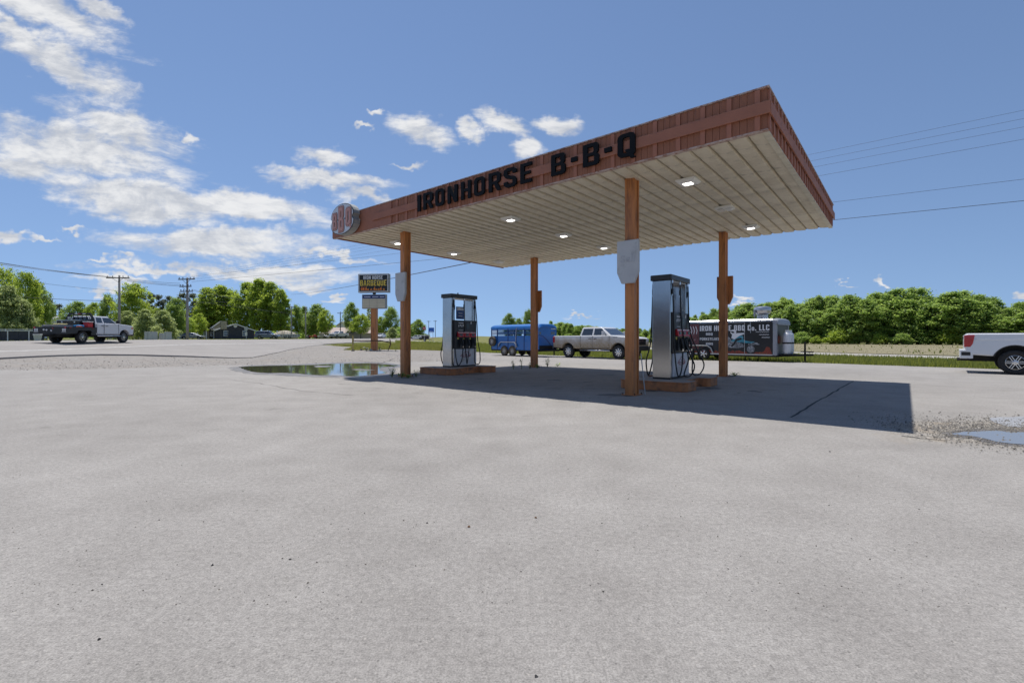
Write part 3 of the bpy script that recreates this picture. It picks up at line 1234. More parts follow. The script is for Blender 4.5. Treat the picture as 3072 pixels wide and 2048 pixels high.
# fascia walls behind the boards
fz0, fz1 = CH - 0.012, CH + FH
MB().box(-CU, 0, -0.03, 0.0, fz0, fz1).build("front_fascia", M_FASCIA, canopy)
MB().box(0.0, 0.03, -0.03, CV + .03, fz0, fz1).build("right_fascia", M_FASCIA, canopy)
MB().box(-CU - .03, -CU, -0.03, CV + .03, fz0, fz1).build("left_fascia", M_FASCIA, canopy)
MB().box(-CU, 0, CV, CV + .03, fz0 + .05, fz1).build("rear_fascia", M_FASCIA, canopy)
# vertical siding boards with shadow gaps, and the battens that cover every third joint
bw = 0.112
u = 0.06
k = 0
brd = MB().box(-bw + .006, 0, -0.016, 0.0, 0, FH + .006).mesh("siding_board")
brd.materials.append(M_FASCIA)
bat = MB().box(-0.075, 0, -0.036, 0.0, 0, FH + .003).mesh("batten")
M_BATTEN = mat("rust_red_batten", (0.385, 0.152, 0.094), 0.7, var=0.12, vscale=3)
bat.materials.append(M_BATTEN)
while u + bw < 9.42:
    if k % 4 == 0:
        link("batten", bat, canopy, loc=(-u, -0.03, fz0))
        u += 0.078
    else:
        link("siding_board", brd, canopy, loc=(-u, -0.03, fz0))
        u += bw
    k += 1
MB().box(-CU - .03, -9.47, -0.055, -0.03, fz0 + .004, fz1 - .004).build("plain_fascia_panel", M_BAND, canopy)
v = 0.0
k = 0
while v + bw < CV:
    if k % 3 == 0:
        link("batten", bat, canopy, loc=(0.03, v + .075, fz0)).rotation_euler = (0, 0, R(90))
        v += 0.078
    else:
        link("siding_board", brd, canopy, loc=(0.03, v + bw - .003, fz0)).rotation_euler = (0, 0, R(90))
        v += bw
    k += 1
# horizontal band
zb0, zb1 = CH + 0.205, CH + 0.395
for (a, b_) in ((0.0, 3.62), (3.625, 7.1), (7.105, 10.36)):
    MB().box(-b_, -a if a > 0 else 0.090, -0.097, -0.068, zb0, zb1).build("band_board", M_BAND, canopy, bevel=.004)
MB().box(0.068, 0.097, -0.066, 4.2, zb0, zb1).build("band_board", M_BAND, canopy, bevel=.004)
MB().box(0.068, 0.097, 4.206, CV + .03, zb0, zb1).build("band_board", M_BAND, canopy, bevel=.004)
# drip edges
MB().box(-CU - .045, 0.07, -0.068, -0.02, fz1, fz1 + .022).build("top_trim", M_CAPM, canopy)
MB().box(0.01, 0.07, -0.018, CV + .05, fz1 + .002, fz1 + .024).build("top_trim", M_CAPM, canopy)
MB().box(-CU - .045, -CU + .01, -0.018, CV + .05, fz1 + .002, fz1 + .024).build("top_trim", M_CAPM, canopy)
MB().box(-CU - .02, 0.045, -0.05, 0.045, fz0 - .018, fz0 - .001).build("bottom_trim", M_CAPM, canopy)
M_EDGE = mat("cream_soffit_trim", (0.62, 0.57, 0.46), 0.6, var=0.2, vscale=6)
MB().box(-0.05, 0.045, 0.047, CV + .03, fz0 - .016, fz0 - .001).build("bottom_trim", M_EDGE, canopy)

# posts
PU, PV = 0.20, 0.25
POSTS = [(2.55, 0.78), (10.05, 0.84), (9.78, 7.05), (2.53, 7.05)]
for n, (pu, pv) in enumerate(POSTS):
    mb = MB()
    # H-section: two flanges and a box web
    mb.box(-pu - PU, -pu, pv, pv + .045, 0.0, CH + .02)
    mb.box(-pu - PU, -pu, pv + PV - .045, pv + PV, 0.0, CH + .02)
    mb.box(-pu - PU + .022, -pu - .022, pv + .045, pv + PV - .045, 0.0, CH + .02)
    p = mb.build("post", M_POST, canopy, bevel=.006)
    MB().box(-pu - PU - .05, -pu + .05, pv - .05, pv + PV + .05, 0.002, .018).build("base_plate", M_POST, p)
    for a in (-pu - PU - .03, -pu + .03):
        for b_ in (pv - .03, pv + PV + .03):
            MB().lathe([(.014, .018), (.014, .045)], 6, Matrix.Translation((a, b_, 0))).build("bolt", M_CRACK, p)

# raised lettering along the front
def u_of_px(px):
    r = (px - CX) / FPX
    return (A0.x - r * A0.y) / (0.770 + r * 0.638)


letters = [('I', 80, 108), ('R', 138, 228), ('O', 255, 340), ('N', 375, 470), ('H', 507, 602), ('O', 635, 737), ('R', 777, 890), ('S', 925, 1048), ('E', 1087, 1197),
           ('B', 1388, 1525), ('-', 1580, 1640), ('B', 1698, 1853), ('-', 1905, 1975), ('Q', 2035, 2205)]
for ch, xa, xb in letters:
    ua, ub = u_of_px(1240 + xa * .3061), u_of_px(1240 + xb * .3061)
    w, loops, ex = glyph(ch, 0.56, 0.165)
    s = (ua - ub) / w
    hgt = 0.425
    zb = CH + 0.095 + random.uniform(-.006, .006)
    fn = lambda a, b_, d, ua=ua, s=s, zb=zb, hgt=hgt: (-ua + a * s, -0.099 - d, zb + b_ * hgt)
    outline_solid(loops, fn, 0.0, 0.045, ex).build("letter", M_BLACKL, canopy)

# ---- lights recessed under the soffit
M_HOUS = mat("white_light_housing", (0.80, 0.79, 0.77), 0.45)
M_LENS = mat("lit_lens", (0.9, 0.9, 0.9), 0.3, emit=(1.0, 0.97, 0.92), emit_strength=5.0)
M_LENS_OFF = mat("unlit_lens", (0.66, 0.64, 0.60), 0.35)
rows = ("front", "middle", "rear")
cols_ = ("right end of the canopy", "middle of the canopy", "left end of the canopy")
for i, uu in enumerate((1.76, 6.5, 11.42)):
    for j, vv in enumerate((1.63, 4.2, 6.76)):
        lit = not ((i == 0 and j == 1) or (i == 2 and j == 2))
        st = "lit" if lit else "unlit"
        L = thing("canopy_light", f"{st} white square light, {rows[j]} row, {cols_[i]}", "light", cf(uu, vv, CH), CRZ, "lights under the canopy")
        if lit:
            MB().loft([[(-.20, -.20, 0), (.20, -.20, 0), (.20, .20, 0), (-.20, .20, 0)], [(-.20, -.20, -.03), (.20, -.20, -.03), (.20, .20, -.03), (-.20, .20, -.03)],
                       [(-.15, -.15, -.075), (.15, -.15, -.075), (.15, .15, -.075), (-.15, .15, -.075)]]).build("housing", M_HOUS, L, bevel=.006)
            MB().box(-.085, .085, -.065, .065, -.085, -.076).build("lens", M_LENS, L, bevel=.003)
        else:
            MB().box(-.20, .20, -.17, .17, -.055, 0).build("housing", M_HOUS, L, bevel=.012)
            MB().box(-.15, -.02, -.12, .12, -.085, -.056).build("lens", M_LENS_OFF, L, bevel=.01)
            MB().box(.03, .16, -.05, .12, -.090, -.056).build("driver_box", M_HOUS, L, bevel=.008)
            MB().bar((-.02, -.1, -.07), (.1, .0, -.07), .012).build("bracket", M_HOUS, L)

# ---- the "Self" panels on the posts: hanging shield boxes
M_SELF = mat("weathered_white_plastic", (0.50, 0.50, 0.50), 0.5, var=0.10, vscale=3, dirt=(0.36, 0.36, 0.36), dirt_amt=0.3)
M_SELFT = mat("faded_sign_print", (0.46, 0.46, 0.47), 0.5)


def self_sign(n, v_front, m, label, top, faces_front=True, letters_on=False):
    pu, pv = POSTS[n]
    T = thing("post_sign", label, "sign", cf(pu + PU / 2, v_front, 0), CRZ, "shield signs on the posts")
    w, h, c = 0.235, 0.87, 0.13
    z0 = top - h
    out = [(-w + c * .75, z0), (w - c * .75, z0), (w, z0 + c * 1.7), (w, top), (-w, top), (-w, z0 + c * 1.7)]
    MB().prism(out, lambda a, b_, d: (a, d, b_), -.075, 0).build("shell", m, T, bevel=.012)
    if letters_on:
        x = -0.15
        for ch, ww in (('S', .095), ('e', .08), ('l', .024), ('f', .055)):
            w0, loops, ex = glyph(ch, 0.5, 0.14)
            s = ww / w0
            hh = .15
            fn = lambda a, b_, d, x=x, s=s, hh=hh: (x + a * s, -.0755 - d, z0 + .42 + b_ * hh)
            outline_solid(loops, fn, 0, .006, ex).build("letter", M_SELFT, T)
            x += ww + .028
    MB().box(-.09, .09, 0.0, .012, z0 + .2, top - .1).build("bracket", m, T)
    return T


self_sign(0, POSTS[0][1] - .013, M_SELF, "white shield sign on the nearest canopy post", 3.14, letters_on=True)
self_sign(1, POSTS[1][1] - .013, M_SELF, "white shield sign on the front left canopy post", 3.16)
o = self_sign(3, POSTS[3][1] + PV + .013, M_POST, "orange shield sign on the rear right canopy post", 3.08)
o.rotation_euler.z += math.pi
o = self_sign(2, POSTS[2][1] + PV + .013, M_POST, "orange shield sign on the rear left canopy post", 3.10)
o.rotation_euler.z += math.pi

# ---- the round-shouldered BBQ badge on the left end of the fascia
M_BADGE_E = mat("grey_badge_edge", (0.28, 0.28, 0.27), 0.6, var=0.2)
M_BADGE_F = mat("white_badge_face", (0.60, 0.62, 0.66), 0.4, var=0.06)
M_BADGE_D = mat("badge_outline", (0.05, 0.05, 0.055), 0.5)
M_BADGE_P = mat("badge_letter_pink", (0.55, 0.27, 0.22), 0.5, var=0.15, vscale=8)
M_BADGE_B = mat("badge_letter_brown", (0.16, 0.07, 0.055), 0.5)
ub = 11.60
B = thing("badge_sign", "white shield badge lettered in red brown at canopy's left end", "sign", cf(ub, -0.10, CH), CRZ)
hw = 0.66


def badge_outline(s):
    top, bot, mid = 0.86, -0.04, 0.40
    r = []
    for k in range(13):          # domed top
        a = R(180 - 180 * k / 12)
        r.append((math.cos(a) * hw * .98, 0.50 + math.sin(a) * 0.38))
    r += [(hw * .89, 0.45), (hw * .88, 0.40), (hw * .93, 0.35), (hw * 1.0, 0.31)]
    for k in range(1, 10):       # bowl
        a = R(-180 * k / 10)
        r.append((math.cos(a) * hw * 1.0, 0.30 + math.sin(a) * 0.36))
    r += [(-hw * 1.0, 0.31), (-hw * .93, 0.35), (-hw * .88, 0.40), (-hw * .89, 0.45)]
    return [(x * s, 0.40 + (y - 0.40) * s) for x, y in r]


MB().prism(badge_outline(1.0), lambda a, b_, d: (a, d, b_), -0.20, 0.0).build("box", M_BADGE_E, B)
MB().prism(badge_outline(1.0), lambda a, b_, d: (a, d, b_), -0.212, -0.201).build("rim", M_BADGE_D, B)
MB().prism(badge_outline(0.955), lambda a, b_, d: (a, d, b_), -0.222, -0.213).build("face", M_BADGE_F, B)
for ch, x0, w_, zb, hh in (('B', -0.50, .25, .13, .50), ('B', -0.16, .29, .02, .77), ('Q', .24, .29, .15, .54)):
    w0, loops, ex = glyph(ch, 0.5, 0.15)
    for (grow, m, d0, d1) in ((0.028, M_BADGE_D, -.2225, -.229), (0.018, M_BADGE_P, -.2295, -.234), (-0.012, M_BADGE_B, -.2345, -.238), (-0.024, M_BADGE_P, -.2385, -.242)):
        t_ = 0.15 + grow * 2 / max(w_, .2)
        w1, lp, ex1 = glyph(ch, 0.5, max(.05, 0.19 + grow * 1.6))
        s = (w_ + grow * 2) / w1
        h1 = hh + grow * 2
        fn = lambda a, b_, d, x0=x0, s=s, zb=zb, h1=h1, grow=grow: (x0 - grow + a * s, d, zb - grow + b_ * h1)
        outline_solid(lp, fn, d0, d1, ex1 if grow > 0 else []).build("letter", m, B)
for x0 in (-.205, .185):
    MB().lathe([(.035, -.03), (.035, 0)], 12, Matrix.Translation((x0, -.2235, .40)) @ Matrix.Rotation(R(90), 4, 'X')).build("dot", M_BADGE_D, B)

# ---- pump islands
M_CONC = mat("island_concrete", (0.30, 0.27, 0.24), 0.9, var=0.2, vscale=3, bump=0.2)
M_KERB = mat("orange_kerb_steel", (0.46, 0.175, 0.062), 0.6, var=0.25, vscale=3, dirt=(0.15, 0.08, 0.05), dirt_amt=0.55, dscale=4)


def island(u0, u1, v0, v1, label):
    T = thing("pump_island", label, "pump island", cf((u0 + u1) / 2, (v0 + v1) / 2, 0), CRZ, "orange kerbed pump islands")
    hu, hv = (u1 - u0) / 2, (v1 - v0) / 2
    e, neck, c = 0.62, hu - 0.26, 0.10

    def outl(s):
        a, b_, n_ = hu - s, hv - s, neck - s
        return [(-a + c, -b_), (a - c, -b_), (a, -b_ + c), (a, -hv + e - s), (a - c * .6, -hv + e + s * 0 + .06), (n_, -hv + e + .08), (n_, hv - e - .08), (a - c * .6, hv - e - .06), (a, hv - e + s), (a, b_ - c), (a - c, b_),
                (-a + c, b_), (-a, b_ - c), (-a, hv - e + s), (-a + c * .6, hv - e - .06), (-n_, hv - e - .08), (-n_, -hv + e + .08), (-a + c * .6, -hv + e + .06), (-a, -hv + e - s), (-a, -b_ + c)]
    MB().prism(outl(0.0), lambda a, b_, d: (a, b_, d), 0.0, 0.185).build("kerb", M_KERB, T, bevel=.012)
    MB().prism(outl(-0.012), lambda a, b_, d: (a, b_, d), 0.186, 0.205).build("lip", M_KERB, T)
    MB().prism(outl(0.015), lambda a, b_, d: (a, b_, d), 0.2055, 0.210).build("top", M_CONC, T)
    return T


island(1.92, 3.50, 2.0, 4.25, "dog bone shaped orange pump island nearest the camera")
island(9.28, 10.82, 2.0, 4.25, "dog bone shaped orange pump island at the far left post")

# ---- fuel pumps
M_STEEL = mat("brushed_steel", (0.46, 0.46, 0.465), 0.17, metal=1.0, var=0.10, vscale=1.6, bump=0.14, bscale=0.9, dirt=(0.30, 0.29, 0.27), dirt_amt=0.25, dscale=1.3)
M_PBLK = mat("black_pump_plastic", (0.014, 0.014, 0.016), 0.35)
M_PGRY = mat("charcoal_pump_cap", (0.030, 0.032, 0.034), 0.4)
M_PWHT = mat("white_pump_panel", (0.66, 0.67, 0.70), 0.35, var=0.05, dirt=(0.45, 0.43, 0.40), dirt_amt=0.25)
M_RED = mat("red_grade_panel", (0.55, 0.025, 0.03), 0.35)
M_RUBB = mat("black_rubber_hose", (0.012, 0.012, 0.012), 0.45)
M_SCR = mat("dull_lcd", (0.05, 0.09, 0.10), 0.2)
M_BLUE = mat("blue_pump_card", (0.02, 0.065, 0.22), 0.4)
M_WPR = mat("white_print", (0.70, 0.70, 0.70), 0.5)
M_YEL = mat("yellow_octane_tag", (0.70, 0.55, 0.12), 0.5)
M_CHROME = mat("chrome_fitting", (0.65, 0.65, 0.65), 0.15, metal=1.0)
M_EMB = mat("dark_red_emblem", (0.30, 0.012, 0.02), 0.5)


def hose(pts, r=.017):
    """smooth hose through points (Catmull-Rom)"""
    P = [Vector(p) for p in pts]
    P = [P[0] * 2 - P[1]] + P + [P[-1] * 2 - P[-2]]
    out = []
    for i in range(1, len(P) - 2):
        for k in range(6):
            t = k / 6
            a, b_, c, d = P[i - 1], P[i], P[i + 1], P[i + 2]
            out.append(0.5 * ((2 * b_) + (c - a) * t + (2 * a - 5 * b_ + 4 * c - d) * t * t + (3 * b_ - a - 3 * c + d) * t ** 3))
    out.append(P[-2])
    return MB().tube(out, r, 7)


def pump(u0, v0, label, tangled):
    """v runs along the island; the two dispensing faces look along -u and +u. local x=-u, y=v"""
    T = thing("fuel_pump", label, "fuel pump", cf(u0, v0, 0.21), CRZ, "two fuel pumps under the canopy")
    W, L, HT = 0.43, 1.16, 2.30           # across, along, height
    cw = 0.15                             # end column thickness
    # columns: brushed steel end towers, slightly drawn in at mid height
    for (y0, y1) in ((0, cw), (L - cw, L)):
        MB().box(-W, 0, y0, y1, .03, HT).build("end_column", M_STEEL, T, bevel=.012)
    for (y0, y1) in ((0.004, cw), (L - cw, L - .004)):
        for x0 in (-W + .06, -.06):
            MB().bar((x0, (y0 - .006 if y0 < .3 else y1 + .006), 1.3), (x0, (y0 - .006 if y0 < .3 else y1 + .006), 1.32), .02).build("screw", M_CHROME, T)
    MB().box(-W - .04, .04, -.04, L + .04, HT, HT + .13).build("roof_cap", M_PGRY, T, bevel=.018)
    MB().box(-W + .01, -.01, cw, L - cw, HT - .02, HT - .002).build("roof_liner", M_HOUS, T)
    MB().box(-W + .01, -.01, .005, L - .005, 0, .045).build("plinth", M_PBLK, T)
    MB().box(-W + .035, -.035, cw, L - cw, .046, .60).build("lower_cabinet", M_PGRY, T)
    MB().box(-W + .02, -.02, cw, L - cw, .605, 1.56).build("head_cabinet", M_PBLK, T, bevel=.01)
    MB().bar((-W * .5, .5, HT + .13), (-W * .5, .5, HT + .20), .03).build("vent_cap", M_PBLK, T)
    for s in (1, -1):
        # s=1: face at x=0 looking along +x (that is -u)
        def X(d):
            return d if s > 0 else -W - d

        def bx(d0, d1, y0, y1, z0, z1):
            return MB().box(min(X(d0), X(d1)), max(X(d0), X(d1)), y0, y1, z0, z1)
        bx(-.03, .028, cw - .02, L - .01, .05, .60).build("white_panel", M_PWHT, T, bevel=.012)
        # pump face: bezel with display, keypad and three grade modules
        hd = bx(-.02, .035, .045, L - .012, .605, 1.56).build("face_bezel", M_PBLK, T, bevel=.012)
        fn = lambda a, b_, d: (X(.036 + d), a if s > 0 else L - a + .03, b_)
        bx(.036, .040, .24, .56, 1.20, 1.52).build("display", M_PGRY, hd)
        for (w_, y_, z_, h_) in ((.22, .29, 1.455, .022), (.20, .30, 1.22, .014)):
            bx(.041, .042, y_, y_ + w_, z_, z_ + h_).build("print_line", M_WPR, hd)
        for q in range(4):
            yy = .28 + q * .07
            bx(.041, .043, yy, yy + .035, 1.34 + (q % 2) * .02, 1.40 + (q % 2) * .02).build("price_window", M_WPR, hd)
        bx(.036, .044, .64, .80, 1.26, 1.48).build("keypad", M_PGRY, hd)
        for q in range(3):
            bx(.0445, .047, .67, .77, 1.29 + q * .06, 1.32 + q * .06).build("key_row", M_SCR, hd)
        bx(.036, .040, .86, .90, 1.44, 1.52).build("pump_number", M_WPR, hd)
        for q in range(3):
            y0 = .22 + q * .285
            g = MB()
            pr = [(.0, 1.02), (.075, 1.00), (.06, 1.10), (.035, 1.17), (0, 1.17)]
            g.prism(pr, lambda a, b_, d: (X(.035 + a), d, b_), y0, y0 + .265)
            gm = g.build("grade_module", M_RED, T, bevel=.006)
            bx(.09, .112, y0 + .07, y0 + .19, 1.04, 1.11).build("grade_screen", M_SCR, gm)
            bx(.075, .088, y0 + .01, y0 + .255, 1.135, 1.16).build("grade_print", M_WPR, gm)
            bx(.036, .046, y0 + .01, y0 + .075, .925, .985).build("octane_tag", M_YEL, gm)
            # nozzle boot with its nozzle
            bt = bx(.036, .075, y0 + .10, y0 + .20, .66, .98).build("nozzle_boot", M_PGRY, T, bevel=.01)
            yn = y0 + .15
            nz = MB()
            nz.tube([(X(.10), yn, .96), (X(.13), yn, .90), (X(.15), yn + .01, .80), (X(.155), yn + .015, .70)], [.022, .030, .030, .024], 8)
            nz.tube([(X(.10), yn, .94), (X(.085), yn, .86), (X(.10), yn, .72)], [.012, .012, .012], 6)
            nz.build("nozzle", M_RUBB, T)
            MB().tube([(X(.155), yn + .015, .70), (X(.15), yn + .018, .645)], .019, 8).build("swivel", M_CHROME, T)
            # overhead hose drop, breakaway and the loop down to the nozzle
            ys = (cw * .55, .56, L - cw * .45)[q]
            top = Vector((X(.02), ys, HT))
            MB().tube([top, top - Vector((0, 0, .07))], .018, 8).build("hose_fitting", M_CHROME, T)
            MB().tube([top - Vector((0, 0, .20)), top - Vector((0, 0, .33))], .026, 8).build("breakaway", M_PBLK, T)
            MB().tube([top - Vector((0, 0, .33)), top - Vector((0, 0, .36))], .022, 8).build("breakaway_ring", M_CHROME, T)
            end = Vector((X(.15), yn + .018, .65))
            low = .06 + .04 * q
            if tangled and s > 0 and q > 0:
                p = [top - Vector((0, 0, .06)), (X(.05), ys - .02, 1.5), (X(.11), ys - .06, 1.05), (X(.22), ys - .10 + q * .12, .62), (X(.30), ys + .02 + q * .16, .30), (X(.26), ys - .10 + q * .12, .07),
                     (X(.20), ys - .28 + q * .05, .10), (X(.19), yn - .02, .42), end]
            elif s > 0:
                p = [top - Vector((0, 0, .06)), (X(.05), ys, 1.4), (X(.06), ys + .01, .8), (X(.09), ys + .04, .30), (X(.12), ys * .6 + yn * .4, low), (X(.14), yn - .04, .22), (X(.15), yn, .5), end]
                if q == 2:
                    p = [top - Vector((0, 0, .06)), (X(.06), ys + .05, 1.5), (X(.09), ys + .06, .9), (X(.12), ys + .14, .45), (X(.13), ys + .11, .10), (X(.14), yn + .02, .12), (X(.15), yn, .45), end]
            else:
                p = [top - Vector((0, 0, .06)), (X(.05), ys, 1.4), (X(.09), ys, .8), (X(.20), ys + .02, .40), (X(.20), ys * .5 + yn * .5, low), (X(.17), yn, .35), end]
            hose(p).build("hose", M_RUBB, T)
        # painted emblem on the white panel: a car outline with scrolls
        em = MB()
        y_, z_ = .62, .40
        fe = lambda a, b_, d: (X(.0285 + d), (y_ + a) if s > 0 else (y_ - a), z_ + b_)
        for path in (((-.22, -.02), (-.15, .03), (-.08, .05), (-.02, .10), (.08, .11), (.14, .06), (.22, .03), (.25, -.03), (.20, -.06)),
                     ((-.25, -.04), (-.10, -.02), (.02, -.03), (.20, -.05)), ((-.18, -.07), (-.05, -.075), (.12, -.08))):
            outline_solid([stroke(path, .014)], fe, 0, .002, mb=em)
        for cx_, cz_, rr in ((-.13, -.035, .045), (.02, .0, .05), (.15, -.035, .045), (.22, -.01, .03)):
            outline_solid([circle(cx_, cz_, rr, 14), circle(cx_, cz_, rr - .013, 14)], fe, .0005, .0025, mb=em)
        em.build("emblem", M_EMB, T)
        if s > 0:
            bx(-.10, -.08, .30, .66, 1.60, 2.02).build("card_sign", M_BLUE, T, bevel=.008) if not tangled else None
            if not tangled:
                bx(-.079, -.076, .33, .63, 1.90, 1.99).build("card_header", M_WPR, T)
                for q in range(2):
                    bx(-.079, -.077, .40, .58, 1.70 + q * .09, 1.72 + q * .09).build("card_print", M_WPR, T)
    return T


pump(2.50, 2.58, "near fuel pump with bare steel end and tangled black hoses", True)
pump(9.83, 2.58, "far left fuel pump with blue card standing in its open top", False)
# thin pale conduit leaning against the nearest post
c0, c1 = cf(2.47, 1.14, .0), cf(2.535, 1.075, .85)
tag(MB().tube([c0, c1], .011, 6).build("conduit", mat("grey_conduit", (0.45, 0.47, 0.48), 0.5)), "thin pale conduit leaning on the nearest post's foot", "conduit")


# ------------------------------------------------------------------ vehicles
def paint(name, col, dirt=None, mud=False, metal=0.0):
    m = mat(name, col, 0.28, metal=metal, coat=0.6, spec=0.5)
    if mud:
        t = NT(m.node_tree)
        b = t.n['Principled BSDF']
        tc = t.node('ShaderNodeTexCoord').outputs['Object']
        z = t.sep(tc)[2]
        n = t.noise(tc, 2.2, 7, 0.7)
        f = t.rng(t.math('ADD', z, t.math('MULTIPLY', t.math('SUBTRACT', n, 0.5), 0.9)), 1.52, 0.74)
        sp = t.rng(t.noise(tc, 9, 6, 0.75), 0.42, 0.62, 0.72, 1.0)
        f = t.math('MULTIPLY', f, sp)
        c = t.mix(f, (*col, 1), (0.29, 0.205, 0.105))
        t.l.new(c, b.inputs['Base Color'])
        t.l.new(t.rng(f, 0, 0.6, 0.28, 0.85), b.inputs['Roughness'])
        t.l.new(t.rng(f, 0, 0.5, 0.6, 0.0), b.inputs['Coat Weight'])
    return m


M_WHITE_MUD = paint("mud_splashed_white_paint", (0.62, 0.62, 0.62), mud=True)
M_WHITE = paint("white_car_paint", (0.70, 0.71, 0.73))
M_WHITE2 = paint("work_truck_white", (0.62, 0.62, 0.64))
M_SILVER = paint("silver_blue_paint", (0.16, 0.19, 0.25), metal=0.5)
M_GREYP = paint("grey_car_paint", (0.22, 0.24, 0.28), metal=0.4)
M_NAVY = paint("navy_car_paint", (0.02, 0.04, 0.10))
M_GLASS = glass_mat("dark_auto_glass")
M_TYRE = mat("tyre_rubber", (0.020, 0.020, 0.021), 0.8, var=0.3, vscale=12)
M_TYRE_D = mat("dusty_tyre", (0.085, 0.070, 0.052), 0.9, var=0.4, vscale=8)
M_RIM = mat("bright_alloy", (0.62, 0.62, 0.63), 0.22, metal=1.0)
M_RIMP = mat("painted_steel_rim", (0.40, 0.38, 0.35), 0.5, var=0.3, vscale=8)
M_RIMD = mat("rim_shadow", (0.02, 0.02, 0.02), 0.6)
M_TRIM = mat("black_plastic_trim", (0.018, 0.018, 0.019), 0.6)
M_CHASS = mat("chassis_black", (0.012, 0.012, 0.012), 0.85)
M_TAIL = mat("red_tail_lens", (0.42, 0.006, 0.010), 0.12, coat=0.5)
M_HEAD = mat("headlamp_lens", (0.55, 0.57, 0.60), 0.1, coat=0.8)
M_GRILLE = mat("black_grille", (0.010, 0.010, 0.011), 0.4)
M_AMBER = mat("amber_lens", (0.60, 0.16, 0.01), 0.2)

_wheel_cache = {}


def wheel_meshes(r, w, style, tyre):
    key = (r, w, style, tyre.name)
    if key in _wheel_cache:
        return _wheel_cache[key]
    ri = r * (0.60 if style != 'steel' else 0.56)
    prof = [(ri, -w / 2 + .02), (r * .86, -w / 2), (r * .96, -w / 2 + .02), (r, -w / 2 + .05), (r, w / 2 - .05), (r * .96, w / 2 - .02), (r * .86, w / 2), (ri, w / 2 - .02), (ri, -w / 2 + .02)]
    rot = Matrix.Rotation(R(90), 4, 'X')       # axis along y; +z(local) -> -y
    ty = MB().lathe(prof, 28, rot, caps=False)
    # tread blocks
    tm = ty.mesh("tyre", True)
    tm.materials.append(tyre)
    rm = MB()
    outer = w / 2 - .03
    rm.lathe([(ri, -w / 2 + .03), (ri, outer), (ri * .93, outer + .006), (ri * .90, outer - .03), (ri * .88, -w / 2 + .04)], 28, rot, caps=False)
    ns = {'alloy8': 8, 'alloy6': 6, 'steel': 8, 'plain': 5}[style]
    for k in range(ns):
        a = 2 * math.pi * k / ns
        Mk = rot @ Matrix.Rotation(a, 4, 'Z')
        if style == 'alloy6':
            for dy in (-.10, .10):
                rm.box(.03, ri * .93, ri * dy * 1.2 - ri * .045, ri * dy * 1.2 + ri * .045, outer - .04, outer - .006, Mk)
        elif style == 'steel':
            rm.box(.05, ri * .93, -ri * .15, ri * .15, outer - .06, outer - .035, Mk)
        else:
            rm.box(.03, ri * .93, -ri * .13, ri * .13, outer - .045, outer - .008, Mk)
    rm.lathe([(0.001, outer - .05), (ri * .34, outer - .05), (ri * .32, outer + .0), (ri * .18, outer + .012), (0.001, outer + .012)], 16, rot, caps=False)
    rmm = rm.mesh("rim")
    rmm.materials.append(M_RIM if style != 'steel' else M_RIMP)
    dk = MB().lathe([(0.001, outer - .09), (ri * .89, outer - .09)], 24, rot, caps=False)  # dark-coloured disc behind the spokes stands in for shade inside the rim
    dm = dk.mesh("rim_shade_disc")
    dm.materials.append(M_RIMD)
    _wheel_cache[key] = (tm, rmm, dm)
    return _wheel_cache[key]


def wheel(T, x, y, r, w=0.27, style='alloy8', tyre=None):
    """wheel with its outer face looking away from the vehicle's middle"""
    tm, rm, dm = wheel_meshes(r, w, style, tyre or M_TYRE)
    h = holder("wheel", T, (x, y, r))
    if y > 0:
        h.rotation_euler.z = math.pi
    link("tyre", tm, h)
    link("rim", rm, h)
    link("rim_shade_disc", dm, h)
    return h


def arch(cx, cz, r, zb, n=10):
    """wheel arch points from rear to front along the lower edge at height zb"""
    a0 = math.asin(max(-1, min(1, (zb - cz) / r)))
    pts = []
    for k in range(n + 1):
        a = math.pi - a0 - (math.pi - 2 * a0) * k / n
        pts.append((cx + r * math.cos(a), cz + r * math.sin(a)))
    return pts


def side_body(T, outline, W, m, name="body", bevel=.05, tuck=.05, zmid=1.0):
    """body from a side outline (x, z); sides lean in a little above and below the shoulder"""
    def hw(z):
        return W / 2 - tuck * ((z - zmid) / 0.5) ** 2 * 0.6
    mb = MB()
    n = len(outline)
    mb.v = [(x, -hw(z), z) for x, z in outline] + [(x, hw(z), z) for x, z in outline]
    mb.f = [tuple(range(n)), tuple(range(2 * n - 1, n - 1, -1))]
    for k in range(n):
        k2 = (k + 1) % n
        mb.f.append((k2, k, n + k, n + k2))
    tri = MB()
    tris = tessellate_polygon([[Vector((x, z, 0)) for x, z in outline]])
    tri.v = mb.v
    tri.f = mb.f
    return tri.build(name, m, T, bevel=bevel, seg=3, auto=35)


def greenhouse(T, base, roof, zb, zr, wb, wr, m, bevel=.06):
    """cab above the belt line: base (x0,x1) at zb, roof (x0,x1) at zr"""
    rings = [[(base[0], -wb, zb), (base[1], -wb, zb), (base[1], wb, zb), (base[0], wb, zb)],
             [(roof[0], -wr, zr), (roof[1], -wr, zr), (roof[1], wr, zr), (roof[0], wr, zr)]]
    return MB().loft(rings).build("cab", m, T, bevel=bevel, seg=3, auto=40)


def side_glass(T, pts, zb, zr, wb, wr, s, off=.006, name="window"):
    P = []
    for x, z in pts:
        y = wb + (wr - wb) * (z - zb) / (zr - zb) + off
        P.append((x, y * s, z))
    Q = [(p[0], p[1] - s * .02, p[2]) for p in P]
    return MB().loft([Q, P]).build(name, M_GLASS, T)


def slab(T, name, pts, thick, m, bevel=0.0):
    """flat panel through 3D points, thickened along its normal"""
    P = [Vector(p) for p in pts]
    n = (P[1] - P[0]).cross(P[2] - P[0]).normalized()
    return MB().loft([[p for p in P], [p + n * thick for p in P]]).build(name, m, T, bevel=bevel)


